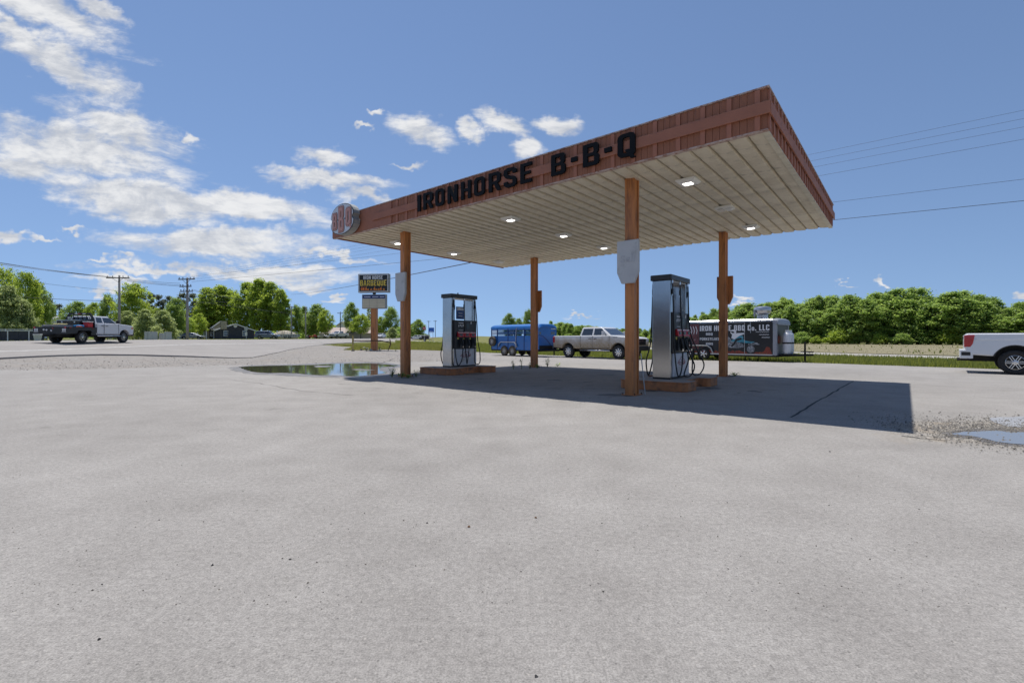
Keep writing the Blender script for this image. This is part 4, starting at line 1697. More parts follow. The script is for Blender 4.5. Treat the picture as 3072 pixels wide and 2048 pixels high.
def pickup(label, loc, rz, m, scale=1.0, style='alloy8', flatbed=False, cab_x=(0.92, 3.30), crew=True, chrome=True, tyre=None, wb=3.79, name="pickup_truck",
           grille='dark', ext_mirror=True, steps=True, belt=1.40, roof_z=1.96, tall_tail=False, group=None):
    T = thing(name, label, "pickup truck", loc, rz, group, scale)
    W = 2.0
    r = 0.415
    ax = [(0, r), (wb, r)]
    front = wb + 0.92
    zs = 0.58
    rear_x = -1.22 if not flatbed else cab_x[0] - .02
    out = []
    if not flatbed:
        out += [(-1.22, 0.66), (-0.60, 0.62)] + arch(0, .46, .52, .62)[0:] + [(0.62, .60)]
    else:
        out += [(rear_x, .58)]
    out += [(wb - 0.56, zs)] + arch(wb, .46, .53, zs) + [(front - .32, .60), (front - .06, .62), (front - .01, .80), (front, 1.02), (front - .03, 1.20), (front - .14, 1.29),
                                                        (front - .45, 1.335), (wb - .35, belt + .0), (cab_x[1] - .05, belt + .02)]
    if not flatbed:
        out += [(cab_x[0] - .02, belt), (-1.18, belt), (-1.25, belt - .05), (-1.25, 1.0)]
    else:
        out += [(rear_x, belt)]
    body = side_body(T, out, W, m)
    # dark inner wheel wells and frame
    MB().box((-1.1 if not flatbed else -1.3), wb + .55, -.55, .55, .42, .78).build("chassis", M_CHASS, T)
    MB().box((-.55 if not flatbed else -.5), .55, -.72, .72, .60, .985 if not flatbed else .95).build("wheel_well", M_CHASS, T)
    MB().box(wb - .56, wb + .56, -.72, .72, .60, .985).build("wheel_well", M_CHASS, T)
    wbw, wrw = W / 2 - .05, W / 2 - .25
    rx = (cab_x[0] + .12, cab_x[1] - .86)
    cabo = greenhouse(T, cab_x, rx, belt - .03, roof_z, wbw, wrw, m)
    zb, zr = belt - .03, roof_z
    f = lambda z: (z - zb) / (zr - zb)

    def edge_x(side, z):        # leaning pillar positions
        if side == 'r':
            return cab_x[0] + (rx[0] - cab_x[0]) * f(z)
        return cab_x[1] + (rx[1] - cab_x[1]) * f(z)
    z0, z1 = belt + .035, roof_z - .10
    mid = cab_x[0] + (cab_x[1] - cab_x[0]) * (.43 if crew else .34)
    for s in (-1, 1):
        side_glass(T, [(edge_x('r', z0) + .14, z0), (mid - .06, z0), (mid - .06, z1), (edge_x('r', z1) + .14, z1)], zb, zr, wbw, wrw, s)
        side_glass(T, [(mid + .06, z0), (edge_x('f', z0) - .22, z0), (edge_x('f', z1) - .06, z1), (mid + .06, z1)], zb, zr, wbw, wrw, s)
        # door seams, handles, mirrors
        for xx in (cab_x[0] + .10, mid, cab_x[1] - .12):
            MB().box(xx - .008, xx + .008, s * (W / 2 - .012), s * (W / 2 + .002), .66, belt - .02).build("door_seam", M_TRIM, T) if True else None
        MB().box(cab_x[0] + .10, cab_x[1] - .12, s * (W / 2 - .02), s * (W / 2 - .004), .645, .66).build("door_seam", M_TRIM, T)
        for xx in (mid - .28, mid + .12) if crew else (mid + .12, mid - .24):
            MB().box(xx, xx + .20, s * (W / 2 - .01), s * (W / 2 + .03), 1.20, 1.235).build("door_handle", M_TRIM, T, bevel=.008)
        mx = cab_x[1] - .42
        mb = MB().box(mx - .07, mx + .07, s * (W / 2 + .08), s * (W / 2 + .26), belt + .02, belt + (.27 if ext_mirror else .17))
        mb.box(mx - .04, mx + .04, s * (W / 2 - .06), s * (W / 2 + .10), belt + .05, belt + .09)
        mb.build("mirror", M_TRIM if not chrome else m, T, bevel=.02)
        # wheel-arch lips
        for (cx, rr) in (((0, .535), (wb, .545)) if not flatbed else ((wb, .545),)):
            pa = arch(cx, .46, rr, .60, 14)
            MB().tube([(x, s * (W / 2 - .015), z) for x, z in pa], .022, 6).build("arch_lip", M_TRIM if tall_tail else m, T, smooth=True)
        if steps:
            MB().tube([(cab_x[0] + .1, s * (W / 2 + .03), .50), (cab_x[1] - .05, s * (W / 2 + .03), .50)], .045, 8).build("side_step", M_RIM, T, smooth=True)
        # lamps
        MB().box(front - .20, front + .012, s * .62, s * (W / 2 - .03), 1.03, 1.23).build("headlight", M_HEAD, T, bevel=.03)
        MB().box(front - .24, front - .05, s * (W / 2 - .035), s * (W / 2 - .004), 1.06, 1.18).build("marker_light", M_AMBER, T, bevel=.01)
        if not flatbed:
            if tall_tail:
                tl = [(-1.262, .93), (-1.262, 1.345), (-.985, 1.345), (-1.035, 1.05), (-1.10, .93)]
                MB().prism(tl, lambda a, b_, d: (a, d, b_), s * (W / 2 - .10), s * (W / 2 + .006)).build("taillight", M_TAIL, T, bevel=.012)
            else:
                MB().box(-1.262, -1.08, s * (W / 2 - .11), s * (W / 2 + .004), .96, 1.36).build("taillight", M_TAIL, T, bevel=.02)
        if not flatbed:
            MB().box(-1.15, cab_x[0] - .04, s * (W / 2 - .01), s * (W / 2 + .004), 1.185, 1.20).build("bed_crease", m, T, bevel=.006)
            MB().box(.62, .80, s * (W / 2 - .01), s * (W / 2 + .0025), 1.02, 1.17).build("fuel_door" if s > 0 else "bed_panel", m, T, bevel=.004)
    # windscreen and rear glass
    def cross(xb, xr, sgn, name, inset):
        za, zc = zb + .07, zr - .09
        xa, xc = xb + (xr - xb) * f(za), xb + (xr - xb) * f(zc)
        wa, wc = wbw + (wrw - wbw) * f(za) - inset, wbw + (wrw - wbw) * f(zc) - inset
        d = .006 * sgn
        P = [(xa + d, -wa, za), (xa + d, wa, za), (xc + d, wc, zc), (xc + d, -wc, zc)]
        Q = [(p[0] - .02 * sgn, p[1], p[2]) for p in P]
        MB().loft([Q, P]).build(name, M_GLASS, T)
    cross(cab_x[1], rx[1], 1, "windscreen", .10)
    cross(cab_x[0], rx[0], -1, "rear_window", .16)
    # front end
    MB().box(front - .10, front + .03, -.60, .60, .84, 1.22).build("grille", M_GRILLE, T, bevel=.03)
    for zz in (.92, 1.03, 1.14):
        MB().box(front + .022, front + .040, -.55, .55, zz - .012, zz + .012).build("grille_bar", M_RIM if grille == 'chrome' else M_TRIM, T)
    MB().box(front - .14, front + .10, -W / 2 + .05, W / 2 - .05, .50, .76).build("front_bumper", M_RIM if grille == "chrome" else M_TRIM, T, bevel=.05)
    if not flatbed:
        bmx = M_RIM if chrome and not tall_tail else m
        MB().box(-1.38, -1.16, -W / 2 + .04, W / 2 - .04, .56, .80).build("rear_bumper", bmx, T, bevel=.045)
        for s in (-1, 1):
            if tall_tail:
                MB().box(-1.375, -1.03, s * (W / 2 - .06), s * (W / 2 - .015), .52, .83).build("bumper_end", bmx, T, bevel=.035)
                MB().box(-1.34, -1.09, s * (W / 2 - .06), s * (W / 2 - .005), .62, .76).build("bumper_step", M_TRIM, T, bevel=.02)
            MB().tube([(-1.44, s * .55, .47), (-1.1, s * .55, .47)], .045, 8).build("exhaust_tip", M_CHASS, T)
        MB().box(-1.268, -1.23, -.72, .72, .84, belt - .06).build("tailgate", m, T, bevel=.015)
        MB().box(-1.285, -1.262, -.14, .14, 1.22, 1.30).build("tailgate_handle", M_TRIM, T, bevel=.01)
        MB().box(-1.20, cab_x[0] - .03, -W / 2 + .10, W / 2 - .10, belt - .003, belt + .012).build("bed_floor", M_CHASS, T)
    for x, rr in ax:
        for s in (-1, 1):
            wheel(T, x, s * (W / 2 - .15), rr, .28, style, tyre)
        MB().tube([(x, -.8, rr), (x, .8, rr)], .06, 8).build("axle", M_CHASS, T)
    return T


def heading(dx, dy):
    return math.atan2(dy, dx)


def side_pos(W, h, half, scale):
    """axle centre from the contact point of the wheel on the right-hand side"""
    d = Vector((h[0], h[1], 0)).normalized()
    left = Vector((-d.y, d.x, 0))
    return Vector((W[0], W[1], 0)) + left * half * scale


SC = 0.943
# --- muddy white crew cab towing the horse trailer
hr = (0.70, -0.714)
p = side_pos((3.5, 29.2), hr, .86, SC)
ram = pickup("mud splashed white crew cab pickup parked ahead of the blue trailer", p, heading(*hr), M_WHITE_MUD, SC, 'alloy8', chrome=True, grille='dark', belt=1.41, roof_z=1.95)
fn_ = lambda a, b_, d: (3.79 + .92 + .042 + d, a - .33, 1.0 + b_)
for s in (-1, 1):
    MB().box(3.45, 3.75, s * .995, s * 1.003, 1.285, 1.31).build("side_badge", M_TRIM, ram)
for k in range(5):
    MB().box(1.55 + .05, 1.55 + .13, -.5 + k * .25 - .05, -.5 + k * .25 + .05, 1.945, 1.975).build("roof_marker", M_AMBER, ram, bevel=.01)
text_mb("RAM", lambda a, b_, d: (3.79 + .92 + .045 + d, -.22 + a, 1.06 + b_), .09, .44, 0, .01, t=.2).build("lettering", M_RIM, ram)

# --- white pickup leaving the frame on the right
hg = (0.735, -0.678)
p = side_pos((16.19, 15.3), hg, .86, SC)
gmc = pickup("clean white pickup with red tail lamp cut off by the right edge", p, heading(*hg), M_WHITE, SC, 'alloy6', tall_tail=True, steps=True, chrome=True, grille='chrome', belt=1.41)
MB().box(-.86, -.66, -.965, -.955, 1.362, 1.380).build("bed_badge", M_TRIM, gmc)

# --- flatbed work truck on the highway
hf = (-0.03, 1.0)
W0 = Vector((-29.9, 33.0, 0))
p = side_pos(W0, hf, .86, 1.0)
p.z = ground_h(p.x, p.y) + .088
fbt = pickup("white double cab truck with black flatbed on the highway", p, heading(*hf), M_WHITE2, 1.0, 'alloy6', flatbed=True, cab_x=(1.02, 3.20), crew=False, chrome=False, steps=True, wb=3.65, roof_z=1.93)
M_BED = mat("black_steel_bed", (0.014, 0.014, 0.016), 0.4, var=0.2)
M_LAMPW = mat("white_strip_lamp", (0.70, 0.70, 0.70), 0.3)
x0, x1 = -1.32, 0.98
MB().box(x0, x1, -1.10, 1.10, .98, 1.09).build("deck", M_BED, fbt, bevel=.01)
for s in (-1, 1):
    sk = [(x0, .62), (-.62, .66), (-.50, .86), (.50, .86), (.60, .72), (x1, .72), (x1, .98), (x0, .98)]
    MB().prism(sk, lambda a, b_, d: (a, d, b_), s * 1.06, s * 1.10).build("skirt", M_BED, fbt)
    MB().box(x0 + .05, x1, s * 1.10, s * 1.13, 1.0, 1.07).build("rub_rail", M_BED, fbt)
    for xx in (-1.2, .55):
        MB().box(xx, xx + .10, s * 1.131, s * 1.14, 1.01, 1.05).build("marker_light", M_TAIL, fbt)
MB().box(x0 - .05, x0 - .001, -1.10, 1.10, .60, 1.10).build("tail_panel", M_BED, fbt, bevel=.01)
for y0 in (-1.02, .78):
    for k in range(3):
        MB().box(x0 - .064, x0 - .051, y0 + k * .085, y0 + k * .085 + .055, .80, .98).build("slot_lamp", M_LAMPW, fbt)
    MB().box(x0 - .064, x0 - .051, y0 - .02, y0 + .26, .73, .755).build("plate_strip", M_LAMPW, fbt)
for (yy, zz, rr, mm) in ((.40, .90, .06, M_LAMPW), (.22, .88, .06, M_LAMPW), (-.08, .84, .055, M_LAMPW), (-.18, 1.0, .04, M_TAIL)):
    MB().lathe([(rr, 0), (rr, .015), (rr * .7, .025)], 12, Matrix.Translation((x0 - .051, yy, zz)) @ Matrix.Rotation(R(-90), 4, 'Y')).build("round_lamp", mm, fbt)
for s in (-1, 1):
    MB().lathe([(.05, 0), (.05, .03), (.03, .05)], 10, Matrix.Translation((x0 - .05, s * 1.0, 1.04)) @ Matrix.Rotation(R(-90), 4, 'Y')).build("corner_lamp", M_TAIL, fbt)
MB().box(x0 - .30, x0 - .02, -.25, .25, .50, .60).build("hitch", M_CHASS, fbt)
# headache rack: tapered frame of square tube with lamp slots
zt = 2.14
rk = [(-1.06, 1.09), (-.98, 1.74), (-.72, zt), (.72, zt), (.98, 1.74), (1.06, 1.09), (.92, 1.09), (.84, 1.70), (.66, zt - .13), (-.66, zt - .13), (-.84, 1.70), (-.92, 1.09)]
outline_solid([rk], lambda a, b_, d: (x1 - .12 + d, a, b_), 0, .08).build("headache_rack", M_BED, fbt)
for yy in (-.45, -.15, .15, .45):
    MB().bar((x1 - .08, yy, 1.09), (x1 - .08, yy, zt - .1), .03).build("rack_bar", M_BED, fbt)
MB().bar((x1 - .08, -.85, 1.62), (x1 - .08, .85, 1.62), .03).build("rack_bar", M_BED, fbt)
for y0 in (-.80, -.68, .62, .74):
    MB().box(x1 - .135, x1 - .121, y0, y0 + .06, 1.70, 1.86).build("slot_lamp", M_LAMPW, fbt)
for y0, mm in ((-.42, M_LAMPW), (-.08, M_TAIL), (.12, M_LAMPW)):
    MB().box(x1 - .135, x1 - .121, y0, y0 + .2, zt - .1, zt - .045).build("slot_lamp", mm, fbt)
tb = MB().box(x1 - .75, x1 - .14, -.55, 1.02, 1.092, 1.56).build("toolbox", M_BED, fbt, bevel=.02)
MB().box(x1 - .77, x1 - .12, -.56, 1.03, 1.562, 1.60).build("toolbox_lid", M_RIM, tb, bevel=.006)
for yy in (-.2, .65):
    MB().lathe([(.05, 0), (.05, .012)], 10, Matrix.Translation((x1 - .751, yy, 1.46)) @ Matrix.Rotation(R(-90), 4, 'Y')).build("latch", M_RIM, tb)
for s in (-1, 1):
    MB().box(.58, x1 + .02, s * .80, s * 1.05, .55, .97).build("side_toolbox", M_BED, fbt, bevel=.01)
# load on the deck
def on_deck(lx, ly, lz):
    d = Vector((hf[0], hf[1], 0)).normalized()
    l = Vector((-d.y, d.x, 0))
    return Vector(p) + d * lx + l * ly + Vector((0, 0, lz))


hzf = heading(*hf)
o = thing("fuel_can", "bright red cooler box on the flatbed behind the cab", "cooler", on_deck(x1 - .42, -.84, 1.092), hzf)
M_REDP = mat("red_plastic", (0.55, 0.015, 0.02), 0.4)
MB().box(-.22, .22, -.17, .17, 0, .36).build("body", M_REDP, o, bevel=.03)
MB().box(-.24, .24, -.19, .19, .362, .42).build("lid", mat("pale_plastic_lid", (0.6, 0.58, 0.56), 0.4), o, bevel=.015)
MB().tube([(-.18, -.20, .30), (0, -.23, .26), (.18, -.20, .30)], .014, 6).build("handle", M_TRIM, o)
o.name = "cooler_box"
loads = [("plank_bundle", "stack of grey weathered boards lying on the flatbed", "boards", (-.55, .25, 1.092), (1.3, 1.0, .16), (0.42, 0.39, 0.36)),
         ("cargo_strap", "bright orange cargo straps by the flatbed's right rail", "strap", (-.05, -.78, 1.092), (.50, .3, .07), (0.75, 0.16, 0.03)),
         ("tarp_roll", "sky blue rolled tarp in front of the black toolbox", "tarp", (.08, -.62, 1.10), (.22, .5, .18), (0.03, 0.25, 0.55)),
         ("rope_coil", "pale yellow rope heap on top of the grey boards", "rope", (-.45, .15, 1.255), (.9, .7, .07), (0.62, 0.55, 0.25))]
for (nm, lb, ct, lc, sz_, cl) in loads:
    T = thing(nm, lb, ct, on_deck(*lc), hzf)
    mm = mat(nm + "_colour", cl, 0.7, var=0.3, vscale=6)
    if nm == "plank_bundle":
        for k in range(5):
            MB().box(-sz_[0] / 2 + random.uniform(-.1, .1), sz_[0] / 2 + random.uniform(-.1, .1), -.5 + k * .2, -.5 + k * .2 + .18, 0, .05).build("plank", mm, T)
            MB().box(-sz_[0] / 2 + random.uniform(-.1, .2), sz_[0] / 2 + random.uniform(-.2, .1), -.48 + k * .2, -.48 + k * .2 + .17, .052, .10).build("plank", mm, T)
            MB().box(-sz_[0] / 2 + random.uniform(-.1, .2), sz_[0] / 2 + random.uniform(-.2, .1), -.48 + k * .2, -.48 + k * .2 + .17, .104, .15).build("plank", mm, T)
    elif nm == "tarp_roll":
        for k in range(2):
            MB().tube([(.09 * k - .05, -.28, .075), (.09 * k - .05, 0, .085), (.09 * k - .05, .28, .07)], [.07, .08, .07], 10).build("roll", mm, T, smooth=True)
    else:
        for k in range(4):
            pts_ = [(sz_[0] * .5 * math.cos(a + k) * random.uniform(.6, 1), sz_[1] * .5 * math.sin(a * 1.0 + k) * random.uniform(.6, 1), .02 + .03 * k * .4) for a in np.linspace(0, 5.5, 9)]
            hose(pts_, .02).build("loop", mm, T)


# --- cars
def car(label, loc, rz, m, kind='sedan', scale=1.0, name="car", group="cars beyond the highway"):
    T = thing(name, label, {"sedan": "car", "suv": "SUV"}[kind], loc, rz, group, scale)
    W, wb, r = (1.82, 2.75, .335) if kind == 'sedan' else (1.9, 2.8, .37)
    belt, zr = (.95, 1.45) if kind == 'sedan' else (1.08, 1.72)
    fr, rr = wb + .92, -1.02
    out = [(rr, .42), (rr + .2, .34)] + arch(0, r, .40, .32) + arch(wb, r, .40, .32) + [(fr - .12, .34), (fr, .45), (fr - .02, .68), (fr - .25, belt - .18), (wb - .25, belt - .02), (0.0, belt + .02), (rr + .10, belt + .0), (rr, belt - .15)]
    side_body(T, out, W, m, zmid=.7)
    base = (-.85, wb - .25) if kind == 'sedan' else (-.98, wb - .25)
    roof = (.25, wb - 1.15) if kind == 'sedan' else (-.62, wb - 1.05)
    zb, wbw, wrw = belt - .04, W / 2 - .06, W / 2 - .26
    greenhouse(T, base, roof, zb, zr, wbw, wrw, m)
    f = lambda z: (z - zb) / (zr - zb)
    z0, z1 = belt + .02, zr - .08
    mid = (base[0] + base[1]) / 2 + .15
    for s in (-1, 1):
        ex = lambda z: base[0] + (roof[0] - base[0]) * f(z)
        fx = lambda z: base[1] + (roof[1] - base[1]) * f(z)
        side_glass(T, [(ex(z0) + .25, z0), (mid - .04, z0), (mid - .04, z1), (ex(z1) + .14, z1)], zb, zr, wbw, wrw, s)
        side_glass(T, [(mid + .04, z0), (fx(z0) - .25, z0), (fx(z1) - .06, z1), (mid + .04, z1)], zb, zr, wbw, wrw, s)
        MB().box(fr - .30, fr - .03, s * .50, s * (W / 2 - .02), .58, .72).build("headlight", M_HEAD, T, bevel=.02)
        MB().box(rr - .015, rr + .20, s * (W / 2 - .30), s * (W / 2 - .01), belt - .28, belt - .08).build("taillight", M_TAIL, T, bevel=.02)
        MB().box(base[1] - .38, base[1] - .24, s * (W / 2 - .02), s * (W / 2 + .16), belt + .0, belt + .12).build("mirror", m, T, bevel=.02)
    for (xb, xr, sg, nm) in ((base[1], roof[1], 1, "windscreen"), (base[0], roof[0], -1, "rear_window")):
        za, zc = zb + .06, zr - .07
        xa, xc = xb + (xr - xb) * f(za), xb + (xr - xb) * f(zc)
        wa, wc = wbw - .10, wrw - .02
        P = [(xa + .006 * sg, -wa, za), (xa + .006 * sg, wa, za), (xc + .006 * sg, wc, zc), (xc + .006 * sg, -wc, zc)]
        MB().loft([[(q[0] - .02 * sg, q[1], q[2]) for q in P], P]).build(nm, M_GLASS, T)
    MB().box(fr - .05, fr + .012, -.42, .42, .42, .60).build("grille", M_GRILLE, T, bevel=.02)
    MB().box(-.7, wb + .6, -.6, .6, .25, .6).build("chassis", M_CHASS, T)
    for x in (0, wb):
        for s in (-1, 1):
            wheel(T, x, s * (W / 2 - .12), r, .22, 'plain')
    return T


def put(px, Y, dz=0.0):
    x = (px - CX) / FPX * Y
    return Vector((x, Y, ground_h(x, Y) + dz))


RD = .088
car("silver blue SUV parked right of the dark gabled house", put(782, 101), R(12), M_SILVER, 'suv')
car("grey sedan parked behind the tall pole with three crossarms", put(556, 92, -.05), R(18), M_GREYP, 'sedan', .9)
car("navy SUV behind the low fence at the left edge", put(0, 53), R(25), M_NAVY, 'suv')
car("white sedan coming along the highway right of the sign pole", put(1148, 146, RD), R(-97), M_WHITE, 'sedan')
pickup("white pickup coming along the highway left of the sign pole", put(1030, 130, RD), R(-108), M_WHITE2, 1.0, 'plain', chrome=True, grille='chrome')
car("low white car parked before the brown roofed building", put(976, 150, .0), R(170), M_WHITE, 'sedan', .9)


# ------------------------------------------------------------------ blue horse trailer
M_TBLUE = mat("bright_blue_trailer_paint", (0.012, 0.135, 0.43), 0.35, var=0.12, vscale=1.5, coat=0.3, dirt=(0.05, 0.11, 0.26), dirt_amt=0.2)
M_TBLUE2 = mat("dark_blue_trim", (0.006, 0.035, 0.16), 0.4)
M_GALV = mat("galvanised_steel", (0.42, 0.43, 0.45), 0.45, metal=0.7, var=0.2)
hh = (0.66, -0.75)
d_ = Vector((hh[0], hh[1], 0)).normalized()
lft = Vector((-d_.y, d_.x, 0))
Wt = Vector((-0.5, 32.3, 0))
tw_ = 1.62
p = Wt + lft * (tw_ / 2)
ht = thing("horse_trailer", "bright blue slatted horse trailer parked behind the crew cab pickup", "trailer", p, heading(*hh))
xr_, xf_ = -1.46, 3.25
zf, zt_ = .42, 1.86
# closed lower walls in panels between uprights
ups = [xr_ + .04, -.78, .35, 1.15, 1.95, 2.65, xf_ - .06]
for s in (-1, 1):
    for i in range(len(ups) - 1):
        MB().box(ups[i] + .03, ups[i + 1] - .03, s * (tw_ / 2 - .03), s * (tw_ / 2), zf, 1.36).build("side_panel", M_TBLUE, ht)
    for xx in ups:
        MB().box(xx - .03, xx + .03, s * (tw_ / 2 - .05), s * (tw_ / 2 + .02), zf - .02, zt_).build("upright", M_TBLUE2, ht, bevel=.006)
    for zz in (1.49, 1.60):
        MB().box(xr_ + .04, xf_ - .06, s * (tw_ / 2 - .03), s * (tw_ / 2 - .002), zz - .022, zz + .022).build("slat", M_TBLUE, ht)
    MB().box(xr_, xf_, s * (tw_ / 2 - .04), s * (tw_ / 2 + .005), 1.73, 1.86).build("top_rail", M_TBLUE, ht)
    MB().bar((1.12, s * (tw_ / 2 + .03), zf), (1.22, s * (tw_ / 2 + .03), 1.86), .035).build("gate_bar", M_GALV, ht)
    # double wheel guard
    gd = [(-.58, .60), (-.50, .80), (-.30, .93), (1.05, .93), (1.24, .80), (1.32, .60)]
    MB().tube([(a, s * (tw_ / 2 + .10), b_) for a, b_ in gd], .03, 6).build("guard_edge", M_GALV, ht, smooth=True)
    pts_ = [(a, b_) for a, b_ in gd]
    for i in range(len(gd) - 1):
        a, b_ = gd[i], gd[i + 1]
        MB().loft([[(a[0], s * (tw_ / 2), a[1] + .012), (b_[0], s * (tw_ / 2), b_[1] + .012), (b_[0], s * (tw_ / 2 + .12), b_[1] + .012), (a[0], s * (tw_ / 2 + .12), a[1] + .012)],
                   [(a[0], s * (tw_ / 2), a[1] + .03), (b_[0], s * (tw_ / 2), b_[1] + .03), (b_[0], s * (tw_ / 2 + .12), b_[1] + .03), (a[0], s * (tw_ / 2 + .12), a[1] + .03)]]).build("wheel_guard", M_GALV, ht)
    for xx in (0.0, .82):
        wheel(ht, xx, s * (tw_ / 2 + .0), .345, .20, 'steel', M_TYRE_D)
# rounded roof
rings = []
prof_ = [(-tw_ / 2 - .02, 1.86), (-tw_ / 2 + .02, 1.96), (-tw_ / 2 + .18, 2.05), (-.4, 2.09), (.4, 2.09), (tw_ / 2 - .18, 2.05), (tw_ / 2 - .02, 1.96), (tw_ / 2 + .02, 1.86)]
for xx, sh in ((xr_ - .03, .0), (xr_ + .05, .02), (xf_ - .25, .02), (xf_ - .02, 0.0), (xf_ + .08, -.10)):
    rings.append([(xx, a, b_ + sh * (b_ > 1.9) - (0 if xx < xf_ + .05 else .02)) for a, b_ in prof_])
MB().loft(rings).build("roof", M_TBLUE, ht, smooth=False, auto=40)
fw = MB().box(xf_ - .03, xf_ + .04, -tw_ / 2 - .01, tw_ / 2 + .01, zf + .05, 1.86).build("front_wall", M_TBLUE, ht)
fnn = lambda a, b_, dd: (xf_ + .041 + dd, a, b_)
outline_solid([stroke([(-.78, 1.38), (-.45, 1.32), (-.10, 1.10), (.42, .62), (.78, 1.05)], .05)], fnn, .001, .006).build("stripe", M_TBLUE2, fw)
MB().box(xf_ + .041, xf_ + .052, .30, .62, 1.42, 1.60).build("vent_window", M_GLASS, fw)
MB().box(xf_ + .041, xf_ + .052, -.75, -.60, 1.45, 1.58).build("vent_window", M_GLASS, fw)
MB().box(xf_ + .041, xf_ + .052, .30, .72, 1.76, 1.81).build("marker_strip", M_LAMPW, fw)
MB().box(xf_ + .041, xf_ + .06, -.75, .75, zf + .06, zf + .30).build("stone_guard", M_CHASS, fw)
MB().box(xr_, xf_ - .1, -tw_ / 2 + .02, tw_ / 2 - .02, zf - .08, zf).build("floor_frame", M_CHASS, ht)
# rear gate: lower solid, upper open with white slats seen through
MB().box(xr_ - .03, xr_, -tw_ / 2 + .04, tw_ / 2 - .04, zf - .02, 1.36).build("rear_gate", M_TBLUE, ht)
for zz in (1.45, 1.57, 1.69):
    MB().box(xr_ - .02, xr_, -tw_ / 2 + .04, tw_ / 2 - .04, zz - .03, zz + .03).build("gate_slat", M_TBLUE, ht)
for s in (-1, 1):
    for zz in (1.45, 1.57, 1.68):
        MB().box(xr_ + .10, -.83, s * (tw_ / 2 + .001), s * (tw_ / 2 + .008), zz - .035, zz + .035).build("reflective_slat", M_LAMPW, ht)
# spare wheel on the rear flank
tm, rm, dm = wheel_meshes(.345, .20, 'steel', M_TYRE_D)
sw = holder("spare_wheel", ht, (xr_ + .28, -tw_ / 2 - .12, .98))
link("tyre", tm, sw)
link("rim", rm, sw)
# drawbar
for s in (-1, 1):
    MB().bar((xf_ - .1, s * .6, .40), (xf_ + 1.0, 0, .42), .08).build("drawbar", M_CHASS, ht)
MB().bar((xf_ + .6, 0, .1), (xf_ + .6, 0, .85), .06).build("jack", M_CHASS, ht)


# ------------------------------------------------------------------ food trailer
M_WRAP = mat("black_vinyl_wrap", (0.012, 0.012, 0.014), 0.35, var=0.4, vscale=2)
M_TWHITE = mat("aluminium_trim", (0.52, 0.52, 0.53), 0.30, metal=0.85)
M_FEND = mat("white_fender_paint", (0.42, 0.42, 0.42), 0.6)
M_TGREY = mat("grey_trailer_skin", (0.30, 0.31, 0.335), 0.45, var=0.08)
M_PRW = mat("white_vinyl_print", (0.74, 0.74, 0.76), 0.4)


def print_mat(name, cols, scale, thr=(0.4, 0.6), dist=1.0, stretch=(1, 1, 1)):
    """printed vinyl picture: blotches of a few inks"""
    m = mat(name, cols[0], 0.4)
    t = NT(m.node_tree)
    b = t.n['Principled BSDF']
    tc = t.node('ShaderNodeTexCoord').outputs['Object']
    mp = t.node('ShaderNodeMapping')
    t.l.new(tc, mp.inputs[0])
    mp.inputs['Scale'].default_value = stretch
    n = t.noise(mp.outputs[0], scale, 5, 0.65, dist)
    cr = t.node('ShaderNodeValToRGB')
    t.l.new(t.rng(n, thr[0], thr[1], smooth=False), cr.inputs[0])
    el = cr.color_ramp.elements
    while len(el) < len(cols):
        el.new(.5)
    for i, c in enumerate(cols):
        el[i].position = i / (len(cols) - 1)
        el[i].color = (*c, 1)
    t.l.new(cr.outputs[0], b.inputs['Base Color'])
    return m


M_MEAT = print_mat("printed_meat_photo", ((0.03, 0.010, 0.010), (0.16, 0.045, 0.05), (0.08, 0.02, 0.025), (0.45, 0.30, 0.32)), 3.0, (0.35, 0.72), 1.5)
M_FLAME = print_mat("printed_flames", ((0.02, 0.010, 0.010), (0.30, 0.04, 0.015), (0.09, 0.02, 0.02), (0.60, 0.20, 0.03)), 7.0, (0.33, 0.70), 2.0, (1, 1, .6))
M_CHROMEP = print_mat("printed_chrome", ((0.03, 0.03, 0.035), (0.18, 0.19, 0.21), (0.55, 0.57, 0.60)), 9.0, (0.35, 0.68), 1.0)
M_BLUEP = print_mat("printed_blue_paint", ((0.02, 0.10, 0.15), (0.05, 0.30, 0.40), (0.45, 0.55, 0.58)), 5.0, (0.35, 0.8), 0.6)

hfd = (0.70, -0.714)
d_ = Vector((hfd[0], hfd[1], 0)).normalized()
lft = Vector((-d_.y, d_.x, 0))
Wf = Vector((10.5, 26.0, 0))
tw2 = 2.0
ft = thing("food_trailer", "black wrapped food trailer with flames, parked on the grass verge", "trailer", Wf + lft * (tw2 / 2), heading(*hfd))
xa, xb = -2.1, 3.60
zb_, zt2 = .34, 2.02
MB().box(xa, xb - .16, -tw2 / 2, tw2 / 2, zb_, zt2).build("body", M_WRAP, ft, bevel=.01)
MB().box(xa, xb, -tw2 / 2 + .03, tw2 / 2 - .03, zb_ - .10, zb_ - .002).build("frame", M_CHASS, ft)
